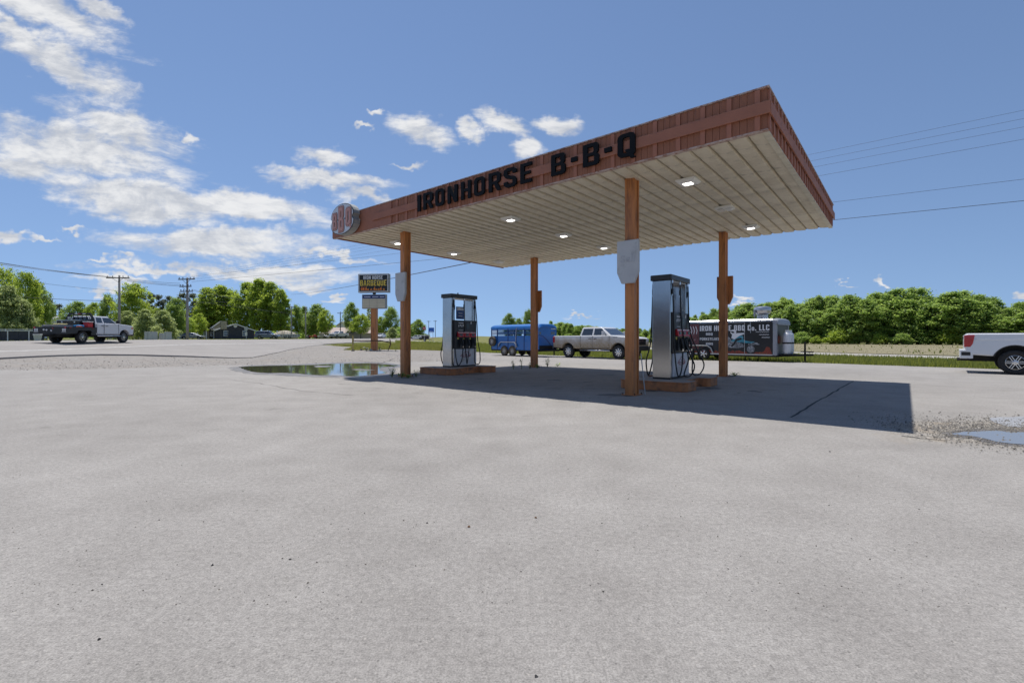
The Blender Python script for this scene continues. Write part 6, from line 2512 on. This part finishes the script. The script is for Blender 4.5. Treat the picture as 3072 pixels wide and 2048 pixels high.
stuff(blades("weeds", [q for q in scatter(fieldp, 600) if True], .12, .45, .10, .25, L_GRASS), "scattered green weeds in the bare field", "weeds")
hw_far = [(hx(-39, y), y) for y in (25, 60, 100, 140)] + [(hx(-60, y), y) for y in (140, 100, 60, 35)]
stuff(blades("grass", scatter(hw_far, 16000, False), .06, .2, .06, .12, L_GRASS), "mown lawns beyond the highway", "grass")


def weed(px, py, h, n, label, lm=L_MID, spread=.14):
    p = onlot(px, py)
    T = thing("weed", label, "weed", p, random.uniform(0, 6), "weeds growing in the paving")
    st = MB()
    P, S = [], []
    for k in range(n):
        a = random.uniform(0, 6.28)
        tip = Vector((math.cos(a) * spread * random.uniform(.2, 1), math.sin(a) * spread * random.uniform(.2, 1), h * random.uniform(.55, 1)))
        mid = Vector((tip.x * .4, tip.y * .4, tip.z * .6))
        st.tube([(tip.x * .05, tip.y * .05, 0), mid, tip], [.006, .005, .002], 4)
        for q in range(7):
            t = random.uniform(.15, 1)
            c = tip * t + Vector((random.uniform(-.03, .03), random.uniform(-.03, .03), 0))
            s = random.uniform(.025, .06)
            aa = random.uniform(0, 6.28)
            u_ = Vector((math.cos(aa), math.sin(aa), random.uniform(-.2, .5)))
            w_ = Vector((-math.sin(aa), math.cos(aa), random.uniform(-.2, .3)))
            P.append([c, c + u_ * s + w_ * s * .4, c + u_ * s * 2, c + u_ * s - w_ * s * .4])
    st.build("stem", mat("weed_stem", (0.12, 0.14, 0.04), .8) if "weed_stem" not in bpy.data.materials else bpy.data.materials["weed_stem"], T)
    lf = MB()
    for q in P:
        lf.poly(q)
    me = bpy.data.meshes.new("leaf_cluster")
    me.from_pydata(lf.v, [], lf.f)
    me.materials.append(lm)
    link("foliage", me, T)
    return T


weed(1176, 1131, .34, 9, "leafy weed growing left of the front left post")
weed(1205, 1133, .20, 8, "low weed clump at the front left post's foot")
weed(1248, 1130, .22, 6, "thin weed right of the front left post", L_SPARSE)
weed(1225, 1134, .12, 10, "flat weed mat in front of the front left post")
weed(1540, 1108, .42, 6, "tall thin weed left of the rear left post", L_SPARSE, .10)
weed(1565, 1107, .50, 6, "tallest thin weed left of the rear left post", L_SPARSE, .10)
weed(1590, 1106, .30, 8, "bushy weed touching the rear left post", L_SPARSE)
weed(1612, 1104, .16, 9, "low green weed at the rear left post's foot")
weed(1642, 1102, .46, 9, "dark leafy weed right of the rear left post")
weed(1672, 1099, .14, 6, "tiny weed farthest right of the rear left post")
weed(2205, 1128, .10, 8, "low weed at the rear right post's foot")
weed(2235, 1082, .30, 10, "leafy weed under the food trailer's middle")
weed(2275, 1083, .26, 10, "leafy weed under the food trailer's lettering")
weed(1676, 1056, .45, 10, "leafy weed under the pickup's rear bumper")


# ------------------------------------------------------------------ utility poles and wires
M_POLE = mat("weathered_pole", (0.30, 0.285, 0.27), 0.9, var=0.25, vscale=3, bump=0.3, stretch=(3, 3, .3))
M_POLED = mat("dark_pole", (0.10, 0.09, 0.08), 0.9, var=0.3)
M_INS = mat("glazed_insulator", (0.06, 0.055, 0.06), 0.3)
M_WIRE = mat("power_wire", (0.025, 0.025, 0.027), 0.6)


def pole(px, ytop, Y, label, arms, r=.15, m=M_POLE, rz=0.0):
    x = (px - CX) / FPX * Y
    z0 = ground_h(x, Y)
    top = EYE + (HY - ytop) / FPX * Y - z0
    T = thing("utility_pole", label, "utility pole", (x, Y, z0 - .07), rz, "poles along the highway")
    MB().tube([(0, 0, -.1), (0, 0, top * .5), (0, 0, top)], [r, r * .85, r * .66], 10).build("shaft", m, T, smooth=True)
    for (dz, half, dx) in arms:
        a = MB().box(-half + dx, half + dx, -.17, -.07, top - dz - .06, top - dz + .06).build("crossarm", M_POLED, T)
        for k in (-.9, -.45, .45, .9):
            MB().lathe([(.03, 0), (.03, .08), (.06, .10), (.06, .16), (.03, .2)], 8, Matrix.Translation((half * k + dx, -.12, top - dz + .062))).build("insulator", M_INS, a)
        for s in (-1, 1):
            MB().bar((s * half * .5 + dx, -.16, top - dz - .04), (0, -.16, top - dz - .55), .03).build("brace", M_POLED, T)
    return T, top + z0


P1, t1 = pole(358, 824, 62, "grey utility pole with one crossarm behind the flatbed truck", [(.35, 1.5, -.1)], .17)
P2, t2 = pole(562, 831, 60, "grey utility pole with three stacked crossarms", [(.22, 1.15, 0.0), (2.05 * .5 + .1, .82, -.15), (1.75, .88, 0.0)], .17, rz=R(-8))
P3, t3 = pole(874, 917, 124, "left one of the twin grey poles with two short arms", [(.3, .9, 0), (1.2, .7, -.2)], .17)
P4, t4 = pole(917, 918, 124, "right one of the twin grey poles, bare topped", [(.4, .5, 0)], .20)
P5, t5 = pole(1021, 934, 150, "dark pole rising before the brown roofed building", [(.5, .9, 0)], .16, M_POLED)
pole(1286, 961, 220, "far thin pole left of the two beside the far pump", [(.4, .8, 0)], .15, M_POLED)
pole(1306, 960, 222, "far thin pole right of the two beside the far pump", [(.4, .8, 0)], .15, M_POLED)


def wire(a, b_, sag, label, r=.014, n=14):
    a, b_ = Vector(a), Vector(b_)
    pts_ = []
    for k in range(n + 1):
        t = k / n
        q = a + (b_ - a) * t
        q.z -= sag * 4 * t * (1 - t)
        pts_.append(q)
    o = MB().tube(pts_, r, 5).build("power_line", M_WIRE)
    return tag(o, label, "power line", "overhead wires")


# from the single crossarm pole away to the left
for i, (py, py0) in enumerate(((833, 778), (833, 783), (836, 789))):
    wire(at(340 + i * 20, py, 62), at(-260, py0 - 36, 62 - 16), .25, ("topmost", "middle", "lowest")[i] + " wire of the bundle left of the single crossarm pole", .022)
wire(at(358, 903, 62), at(-200, 868, 50), .25, "low heavy cable left of the single crossarm pole", .026)
wire(at(358, 872, 62), at(100, 846, 60), .1, "thin cable above the low cable, left of the single crossarm pole", .016)
for i, (pa, pb) in enumerate(((834, 850), (838, 856), (842, 860))):
    wire(at(365 + i * 8, pa, 62), at(540 + i * 12, pb, 60), .10, ("upper", "middle", "lower")[i] + " wire between the two nearer poles", .02)
# fan of wires from the three crossarm pole over the canopy to the right
R_END = [(3460, 250), (3460, 278), (3460, 306), (3460, 348)]
for i, (px, py) in enumerate(((540, 832), (556, 834), (574, 836), (590, 838))):
    wire(at(px, py, 60), at(*R_END[i], 18.5), .30, ("highest", "second highest", "third highest", "fourth highest")[i] + " wire crossing above the canopy to the right", .0055 + .001 * (i == 3), 24)
wire(at(874, 883, 124), at(1411, 788, 20.6), .30, "wire running from the twin poles to the canopy's left rear corner", .020, 24)
wire(at(575, 829, 60), at(3300, 510, 26), .12, "wire leaving the canopy's right end, upper of the lower two", .010, 24)
wire(at(575, 845, 60), at(3300, 579, 26), .12, "heavy wire leaving the canopy's right end, lowest of all", .016, 24)
# service drops in front of the tall trees
for i, (a, b_) in enumerate((((580, 869), (735, 899)), ((580, 872), (730, 900)), ((580, 908), (735, 898)), ((590, 890), (870, 942)), ((600, 905), (870, 938)))):
    wire(at(*a, 60), at(*b_, 105), .15, ("uppermost", "second", "third", "fourth", "lowest")[i] + " service drop before the tall bright trees", .018)


# ------------------------------------------------------------------ houses and sheds
M_SHING = mat("grey_shingle", (0.30, 0.29, 0.28), 0.9, var=0.25, vscale=5)
M_SHINGB = mat("brown_metal_roof", (0.33, 0.25, 0.22), 0.6, var=0.15, vscale=1)
M_DKBRICK = mat("charcoal_siding", (0.050, 0.052, 0.065), 0.8, var=0.3, vscale=3, bump=0.3)
M_WTRIM = mat("white_house_trim", (0.72, 0.72, 0.72), 0.6)
M_GREEN = mat("pale_green_metal_siding", (0.34, 0.38, 0.37), 0.6, var=0.1)
M_TAN = mat("tan_board", (0.42, 0.36, 0.27), 0.8, var=0.2)
M_GREYW = mat("grey_siding", (0.30, 0.31, 0.31), 0.8, var=0.15)


def house(label, loc, rz, L_, W_, eave, ridge, wall, roof, wins=(), doors=(), over=.35, cat="house", name="house", vent=False):
    """gable end faces local -y; ridge runs along y"""
    T = thing(name, label, cat, loc, rz)
    hw_ = W_ / 2
    g = [(-hw_, -.3), (hw_, -.3), (hw_, eave), (0, ridge), (-hw_, eave)]
    wl = MB().prism(g, lambda a, b_, d: (a, d, b_), 0, L_).build("wall", wall, T)
    for s in (-1, 1):
        k = (ridge - eave) / hw_
        x0, x1 = 0, s * (hw_ + over)
        z0, z1 = ridge + .02, eave - k * over + .02
        MB().loft([[(x0, -over, z0), (x1, -over, z1), (x1, L_ + over, z1), (x0, L_ + over, z0)], [(x0, -over, z0 + .14), (x1, -over, z1 + .14), (x1, L_ + over, z1 + .14), (x0, L_ + over, z0 + .14)]]).build("roof", roof, T)
        MB().bar((x0, -over - .02, z0 + .03), (x1, -over - .02, z1 + .03), .05, .24).build("barge_board", M_WTRIM, T)
    for (x, z, w_, h_) in wins:
        f = MB().box(x - w_ / 2 - .1, x + w_ / 2 + .1, -.07, -.003, z - .1, z + h_ + .1).build("window", M_WTRIM, T)
        for zz in (z, z + h_ / 2 + .03):
            MB().box(x - w_ / 2, x + w_ / 2, -.09, -.071, zz, zz + h_ / 2 - .05).build("pane", M_GLASS, f)
    for (x, w_, h_) in doors:
        MB().box(x - w_ / 2, x + w_ / 2, -.06, -.003, 0, h_).build("door", M_TAN, T)
    if vent:
        MB().lathe([(.42, 0), (.42, .06), (.36, .08)], 16, Matrix.Translation((0, -.003, (eave + ridge) / 2 + .35)) @ Matrix.Rotation(R(90), 4, 'X')).build("vent", M_WTRIM, T)
    return T


hp = put(706, 122)
dk = house("dark gabled house with white windows beyond the highway", hp, R(36), 9, 8.6, 2.15, 3.75, M_DKBRICK, M_SHING, ((-2.1, .75, .8, 1.25), (2.1, .75, .8, 1.25)), vent=True)
# porch wing on its left side
MB().loft([[(-8.2, 1.2, 2.0), (-4.2, 1.2, 2.75), (-4.2, 7.5, 2.75), (-8.2, 7.5, 2.0)], [(-8.2, 1.2, 2.12), (-4.2, 1.2, 2.87), (-4.2, 7.5, 2.87), (-8.2, 7.5, 2.12)]]).build("porch_roof", M_SHING, dk)
MB().box(-7.0, -4.32, 3.4, 7.2, -.3, 2.15).build("porch_wall", M_DKBRICK, dk)
for x_ in (-8.0, -6.2, -4.6):
    MB().box(x_ - .09, x_ + .09, 1.3, 1.48, -.3, 2.0 + (x_ + 8) * .18).build("porch_post", M_WTRIM, dk)
for (x_, w_) in ((-6.5, .6), (-5.0, .55)):
    f = MB().box(x_ - w_ / 2, x_ + w_ / 2, 3.33, 3.397, .6, 1.8).build("window", M_WTRIM, dk)
    MB().box(x_ - w_ / 2 + .08, x_ + w_ / 2 - .08, 3.30, 3.329, .7, 1.7).build("pane", M_GLASS, f)
MB().box(-5.95, -5.45, 3.34, 3.397, -.1, 1.9).build("door", M_TAN, dk)
house("tan gable peeping over the dark house's roof", put(664, 140, .2), R(36), 6, 4.6, 3.0, 4.9, M_TAN, M_SHING)
# old bare sign board in front of it
sb = thing("bare_sign_board", "bare tan board on two leaning posts before the dark house", "sign", put(671, 112), R(30))
MB().box(-.62, .62, -.05, .05, 2.3, 4.2).build("board", M_TAN, sb)
for s in (-1, 1):
    MB().bar((s * .68 + .2, 0, -.1), (s * .72, 0, 4.3), .10).build("post", M_POLED, sb)
house("long pale green metal shed left of the three crossarm pole", put(516, 128, -.2), R(44), 9, 6.6, 2.3, 2.95, M_GREEN, M_SHING, ((0.8, .8, .8, .8),), cat="shed", name="shed")
house("low grey house half hidden right of the flatbed truck", put(432, 122, -.2), R(70), 9, 6.0, 2.0, 2.7, M_GREYW, M_SHING, ((-2, .8, .9, .9), (1.5, .8, .9, .9)))
house("low white house with grey roof behind the flatbed truck", put(182, 96, 1.0), R(60), 8, 6, 2.0, 3.5, M_WTRIM, M_SHING, ((-1.5, .8, 1.0, .9),))
bb = house("long brown roofed building behind the white oncoming pickup", put(985, 158), R(-100), 18, 9, 1.7, 3.5, M_TAN, M_SHINGB, cat="building", name="building")
house("small white gable behind the brown roofed building", put(1027, 178, 1.2), R(-20), 6, 5, 3.6, 5.0, M_WTRIM, M_SHING)
fr_ = thing("sign_frame", "empty pale sign frame beside the brown roofed building", "sign frame", put(972, 148), 0)
for a, b_ in (((-.95, 0, -.1), (-.95, 0, 4.0)), ((.95, 0, -.1), (.95, 0, 4.0)), ((-.95, 0, 4.0), (.95, 0, 4.0)), ((-.95, 0, 2.2), (.95, 0, 2.2))):
    MB().bar(a, b_, .14).build("bar", M_GREYW, fr_)
MB().box(-.86, .86, .02, .05, 2.3, 3.9).build("panel", M_TAN, fr_)


# ------------------------------------------------------------------ roadside things
M_CAB = mat("grey_cabinet", (0.55, 0.55, 0.55), 0.5, var=0.1)


def cabinet(px, Y, w_, d_, h_, label, two=False):
    T = thing("utility_cabinet", label, "utility cabinet", put(px, Y, -.1), R(-20), "roadside utility cabinets")
    MB().box(-w_ / 2, w_ / 2, -d_ / 2, d_ / 2, 0.05, h_).build("case", M_CAB, T, bevel=.03)
    MB().box(-w_ / 2 - .08, w_ / 2 + .08, -d_ / 2 - .08, d_ / 2 + .08, 0, .05).build("pad", M_CONC, T)
    MB().box(-w_ / 2 - .02, w_ / 2 + .02, -d_ / 2 - .02, d_ / 2 + .02, h_ + .001, h_ + .05).build("lid", M_CAB, T, bevel=.015)
    MB().box(-.012, .012, -d_ / 2 - .006, -d_ / 2, .1, h_ - .05).build("door_gap", M_TRIM, T)
    return T


cabinet(453, 62, 1.2, .9, 1.15, "large square grey utility cabinet right of the flatbed truck")
cabinet(492, 63, .65, .8, .95, "lower grey utility cabinet of the right hand pair")
cabinet(504, 62, .42, .7, 1.1, "taller narrow grey utility cabinet of the right hand pair")


def road_sign(px, Y, ytop, label, shape, size, m, post_m, face_m=None, text=None, rz=0.0, posts=1):
    x = (px - CX) / FPX * Y
    z0 = ground_h(x, Y)
    top = EYE + (HY - ytop) / FPX * Y - z0
    T = thing("road_sign", label, "road sign", (x, Y, z0 - .05), rz)
    if shape == 'oct':
        pts_ = [(size * math.cos(R(22.5 + 45 * k)), top - size + size * math.sin(R(22.5 + 45 * k))) for k in range(8)]
    else:
        w_, h_ = size
        pts_ = [(-w_ / 2, top - h_), (w_ / 2, top - h_), (w_ / 2, top), (-w_ / 2, top)]
    MB().prism(pts_, lambda a, b_, d: (a, d, b_), -.07, -.055).build("plate", m, T)
    if text:
        text_mb(text, lambda a, b_, d: (-size * .6 + a, -.071 - d, top - size * 1.28 + b_), size * .55, size * 1.2, 0, .004, t=.2).build("lettering", M_WTRIM, T)
    for k in range(posts):
        xx = 0 if posts == 1 else (-size[0] * .3 + k * size[0] * .6)
        MB().bar((xx, 0, -.1), (xx, 0, top - .1), .08).build("post", post_m, T)
    return T


M_SIGNBACK = mat("bare_aluminium_back", (0.50, 0.51, 0.52), 0.5, metal=0.3)
M_STOP = mat("stop_red", (0.45, 0.012, 0.02), 0.5)
M_BLUES = mat("blue_road_sign", (0.015, 0.12, 0.50), 0.5)
s_ = road_sign(739, 88, 978, "grey back of an octagonal sign before the dark house", 'oct', .40, M_SIGNBACK, M_GALV)
MB().box(-.22, .22, -.09, -.075, .75, 1.35).build("small_plate", M_WTRIM, s_)
road_sign(1273, 118, 979, "red octagonal stop sign left of the far pump", 'oct', .42, M_STOP, M_GALV, text="STOP")
b2 = road_sign(1294, 116, 982, "blue service sign left of the far pump", 'rect', (1.35, 1.10), M_BLUES, M_GALV, posts=2)
for k in range(4):
    MB().box(-.48 + .5 * (k % 2), -.08 + .5 * (k % 2), -.076, -.071, 2.30 + .40 * (k // 2), 2.38 + .40 * (k // 2)).build("print_block", M_WTRIM, b2) if True else None
sm = thing("smoker_trailer", "dark boxy smoker trailer behind the stop sign", "trailer", put(1276, 135), R(5))
MB().box(-1.1, 1.0, -.6, .6, .55, 1.55).build("box", M_TRIM, sm, bevel=.05)
MB().box(-1.2, 1.1, -.7, .7, 1.56, 1.75).build("lid", M_GALV, sm, bevel=.04)
MB().bar((1.0, 0, .5), (1.9, 0, .45), .1).build("tongue", M_CHASS, sm)
for s in (-1, 1):
    wheel(sm, -.1, s * .62, .32, .2, 'plain')
lv = car("white car parked behind the dark smoker trailer", put(1262, 152), R(175), M_WHITE, 'sedan')

# junk beside the dark house's far side
jt = thing("lattice_trailer", "white barred trailer beside the twin poles", "trailer", put(866, 120), R(4))
for k in range(9):
    MB().bar((-2.4 + k * .6, -.8, .5), (-2.4 + k * .6, -.8, 1.7), .07).build("bar", M_WTRIM, jt)
for zz in (.5, 1.1, 1.7):
    MB().bar((-2.45, -.8, zz), (2.45, -.8, zz), .08).build("rail", M_WTRIM, jt)
MB().box(-2.4, 2.4, -.7, .9, .45, 1.2).build("box", M_GREYW, jt)
for xx in (-.5, .5):
    wheel(jt, xx, -.85, .34, .2, 'steel')
ld = thing("step_ladder", "yellowish stepladder standing left of the twin poles", "ladder", put(849, 112), R(10))
for s in (-1, 1):
    MB().bar((s * .35 - .5, 0, -.1), (s * .22, .1, 1.9), .07).build("rail", M_TAN, ld)
    MB().bar((s * .3 + .35, .5, -.1), (s * .2, .12, 1.9), .05).build("back_leg", M_TAN, ld)
for k in range(5):
    MB().bar((-.42 + .09 * k * 1.0 - .3 + .06 * k, .02 * k, .3 + .33 * k), (.28 - .02 * k - .3 + .06 * k, .02 * k, .3 + .33 * k), .05).build("step", M_TAN, ld)
tr_ = thing("tarp_mound", "tan tarpaulin mound left of the twin poles", "tarpaulin", put(855, 128), 0)
MB().lathe([(2.6, -.2), (2.5, .7), (2.0, 1.5), (1.2, 2.0), (.3, 2.2)], 14, Matrix.Scale(1.3, 4, (1, 0, 0))).build("sheet", M_TAN, tr_, smooth=True)
rdm = thing("red_tractor_mower", "low red farm implement right of the twin poles", "implement", put(936, 140), R(8))
M_FRED = mat("faded_red_machine", (0.40, 0.035, 0.02), 0.6)
MB().box(-1.5, 1.3, -.5, .5, .45, .8).build("deck", M_FRED, rdm, bevel=.05)
MB().box(.4, 1.1, -.35, .35, .8, 1.2).build("hood", M_FRED, rdm, bevel=.08)
MB().box(-1.2, -.7, -.3, .3, .8, 1.1).build("seat", M_TRIM, rdm, bevel=.05)
for xx, rr in ((-1.0, .42), (1.0, .3)):
    for s in (-1, 1):
        wheel(rdm, xx, s * .6, rr, .22, 'steel')
# far left: low dark panel fence, pale bin, pipe rail fence, round clipped bush
fe = thing("panel_fence", "low dark panel fence with pale top rail at the left edge", "fence", put(62, 46), R(28))
for k in range(6):
    MB().box(-2.0 + k * .62, -1.40 + k * .62, -.03, .03, 0, .92).build("panel", M_DKBRICK, fe)
MB().box(-2.7, 2.4, -.05, .05, .96, 1.03).build("top_rail", M_WTRIM, fe)
for k in range(4):
    MB().bar((-2.4 + k * 1.5, 0, -.1), (-2.4 + k * 1.5, 0, 1.0), .08).build("post", M_WTRIM, fe)
rf = thing("rail_fence", "pale pipe rail fence behind the low dark panel fence", "fence", put(40, 50), R(26))
for zz in (1.0, 1.35):
    MB().bar((-5, 0, zz), (4.0, 0, zz), .06).build("rail", M_WTRIM, rf)
for k in range(5):
    MB().bar((-5 + k * 2.2, 0, -.1), (-5 + k * 2.2, 0, 1.4), .07).build("post", M_WTRIM, rf)
bn = thing("plastic_bin", "pale blue grey bin by the low dark panel fence", "bin", put(113, 44), 0)
MB().lathe([(.22, 0), (.30, .55), (.33, .55), (.33, .60)], 14).build("tub", M_CAB, bn)
MB().lathe([(.34, .601), (.30, .66), (.1, .68)], 14).build("lid", M_CAB, bn)
tree_px('bush2', 496, 985, 112, "round clipped bush before the pale green shed", "clipped bushes", 14, name="bush", cat="bush")


# ------------------------------------------------------------------ the barbecue sign on its pole
g0 = ground_px(1123, 1051)
SY = g0[1]
SX = g0[0]
ppm = FPX / SY
sg = thing("pole_sign", "black barbecue sign over a blank letter board on orange pole", "sign", (SX, SY, ground_h(SX, SY) - .03), R(-6))
zg = ground_h(SX, SY) - .03


def zz_(py):
    return EYE + (HY - py) / ppm - zg


M_SBLK = mat("black_sign_face", (0.014, 0.012, 0.012), 0.35)
M_SCRM = mat("cream_letter_board", (0.56, 0.50, 0.36), 0.5, var=0.12, vscale=1.5)
M_SBLU = mat("dark_blue_header", (0.010, 0.035, 0.14), 0.4)
M_SYEL = mat("yellow_vinyl", (0.72, 0.52, 0.07), 0.45)
M_SFL = print_mat("sign_flames", ((0.55, 0.06, 0.01), (0.75, 0.25, 0.03), (0.80, 0.50, 0.08)), 4.0, (0.35, .7), 1.5)
pw_ = 16.5 / ppm
MB().box(-pw_ / 2, pw_ / 2, -pw_ / 2, pw_ / 2, -.1, zz_(925)).build("pole", M_POST, sg, bevel=.02)
hw1 = 47.2 / ppm
zt1, zb1 = zz_(822), zz_(878)
MB().box(-hw1, hw1, -.22, .22, zb1, zt1).build("cabinet", M_GREYW, sg, bevel=.02)
MB().box(-hw1 + .06, hw1 - .06, -.232, -.221, zb1 + .06, zt1 - .06).build("border", M_WTRIM, sg)
MB().box(-hw1 + .11, hw1 - .11, -.242, -.233, zb1 + .11, zt1 - .11).build("face", M_SBLK, sg)
sf = lambda x0, z0: (lambda a, b_, d: (x0 + a, -.243 - d, z0 + b_))
HH = zt1 - zb1
text_mb("IRON HORSE", sf(-hw1 * .64, zb1 + HH * .70), HH * .19, hw1 * 1.26, 0, .006, t=.17).build("lettering", M_WTRIM, sg)
text_mb("BARBEQUE", sf(-hw1 * .86, zb1 + HH * .36), HH * .30, hw1 * 1.72, 0, .008, t=.17).build("lettering", M_SYEL, sg)
fl = MB()
x = -hw1 * .80
while x < hw1 * .74:
    w_ = random.uniform(.10, .17)
    h_ = random.uniform(.10, .26) * HH
    z0 = zb1 + HH * .12
    outline_solid([[(x, z0), (x + w_, z0), (x + w_ * 1.1, z0 + h_ * .4), (x + w_ * .75, z0 + h_ * .55), (x + w_ * .9, z0 + h_), (x + w_ * .35, z0 + h_ * .6), (x - .02, z0 + h_ * .35)]], sf(0, 0), 0, .005, mb=fl)
    x += w_ * 1.15 + random.choice((0, .04, .10))
fl.build("flame_print", M_SFL, sg)
MB().box(-.10, .10, -.10, .10, zz_(883), zb1).build("neck", M_TRIM, sg)
hw2 = 36.5 / ppm
zt2_, zb2_ = zz_(883.5), zz_(926)
MB().box(-hw2 + .03, hw2 + .03, -.20, .20, zb2_, zt2_).build("letter_box", M_GREYW, sg, bevel=.015)
MB().box(-hw2 + .08, hw2 - .02, -.212, -.201, zb2_ + .06, zt2_ - .36).build("letter_board", M_SCRM, sg)
for k in (.33, .66):
    MB().box(-hw2 + 2 * hw2 * k - .015, -hw2 + 2 * hw2 * k + .015, -.218, -.2125, zb2_ + .06, zt2_ - .36).build("board_joint", M_TAN, sg)
for k in range(1, 4):
    MB().box(-hw2 + .08, hw2 - .02, -.217, -.2125, zb2_ + .06 + k * .2, zb2_ + .075 + k * .2).build("letter_track", M_TAN, sg)
MB().box(-hw2 + .08, hw2 - .02, -.212, -.201, zt2_ - .35, zt2_ - .07).build("header", M_SBLU, sg)
for (a, b_) in ((-.80, -.25), (-.10, .42), (.55, .92)):
    MB().box(hw2 * a, hw2 * b_, -.2165, -.2125, zt2_ - .24, zt2_ - .19).build("header_print", M_PRW, sg)
# broken rail, rubble and rocks at its foot
M_RAILY = mat("yellowed_pipe", (0.42, 0.33, 0.10), 0.6, var=0.3, vscale=4)
M_RUST = mat("rusty_pipe", (0.13, 0.075, 0.04), 0.8, var=0.4, vscale=6)
gr_ = thing("bent_rail", "bent rusty rail on a yellow post round the barbecue sign", "railing", (SX, SY - .9, ground_h(SX, SY) - .02), 0)
k_ = 1 / ppm
lx = lambda px: (px - 1123) * k_
lz = lambda py: EYE + (HY - py) / ppm - ground_h(SX, SY)
MB().bar((lx(1069.5), 0, -.1), (lx(1069.5), 0, lz(1005.5)), .11).build("post", M_RAILY, gr_)
MB().tube([(lx(1070), 0, lz(1021)), (lx(1120), -.02, lz(1021)), (lx(1152), 0, lz(1021)), (lx(1180), .02, lz(1027))], .045, 8).build("rail", M_RUST, gr_)
MB().tube([(lx(1178), 0, lz(1016)), (lx(1180), 0, lz(1030)), (lx(1177), .02, lz(1039)), (lx(1172), .03, 0)], [.035, .055, .05, .03], 7).build("broken_post", M_RUST, gr_)
M_ROCK = mat("pale_rubble", (0.40, 0.37, 0.31), 0.9, var=0.3, vscale=6)
for i, (px, py, s, lb) in enumerate(((1094, 1046, .30, "largest pale rock left of the sign pole"), (1102, 1048, .22, "pale rock touching the sign pole's left side"), (1058, 1053, .16, "dark rock by the yellow rail post"), (1112, 1052, .18, "flat rock before the sign pole"),
                                     (1140, 1051, .17, "pale rock right of the sign pole"), (1084, 1051, .2, "flat dark slab between rail post and sign pole"))):
    q = ground_px(px, py)
    o = stones("rock", [(0, 0, 0)], [s], M_ROCK if i not in (2, 5) else M_CHIP)
    o.location = (q[0], q[1], ground_h(*q))
    tag(o, lb, "rock", "rubble at the sign's foot")


def weed_g(px, py, h, n, label):
    T = weed(1200, 1140, h, n, label, L_MID, h * .6)
    q = ground_px(px, py)
    T.location = (q[0], q[1], ground_h(*q))


weed_g(1099, 1053, .4, 12, "leafy weed among the rubble left of the sign pole")
weed_g(1140, 1052, .5, 12, "leafy weed right of the sign pole's foot")
weed_g(1187, 1054, .6, 8, "tall weed right of the broken rail post")


# ------------------------------------------------------------------ the store beside the camera (seen mirrored in the steel pump ends)
M_STORE = mat("brown_store_boards", (0.10, 0.075, 0.06), 0.8, var=0.3, vscale=2)
store = thing("roadside_store", "low brown store mirrored in the near pump's steel end", "building", (-19.5, -3.0, 0.0), R(12))
MB().box(-3.5, 3.5, -9, 9, 0, 3.1).build("wall", M_STORE, store)
MB().box(-4.0, 5.2, -9.6, 9.6, 3.1, 3.45).build("roof", M_SHINGB, store)
for k in range(6):
    MB().box(4.7, 4.85, -9 + k * 3.55, -8.85 + k * 3.55, 0, 3.1).build("porch_post", M_POST, store)
for k in range(4):
    f_ = MB().box(3.5, 3.58, -7.5 + k * 4.2, -5.3 + k * 4.2, .9, 2.3).build("window", M_WTRIM, store)
    MB().box(3.581, 3.60, -7.35 + k * 4.2, -5.45 + k * 4.2, 1.0, 2.2).build("pane", M_GLASS, f_)
MB().box(3.5, 3.57, .2, 1.3, 0, 2.15).build("door", M_TAN, store)
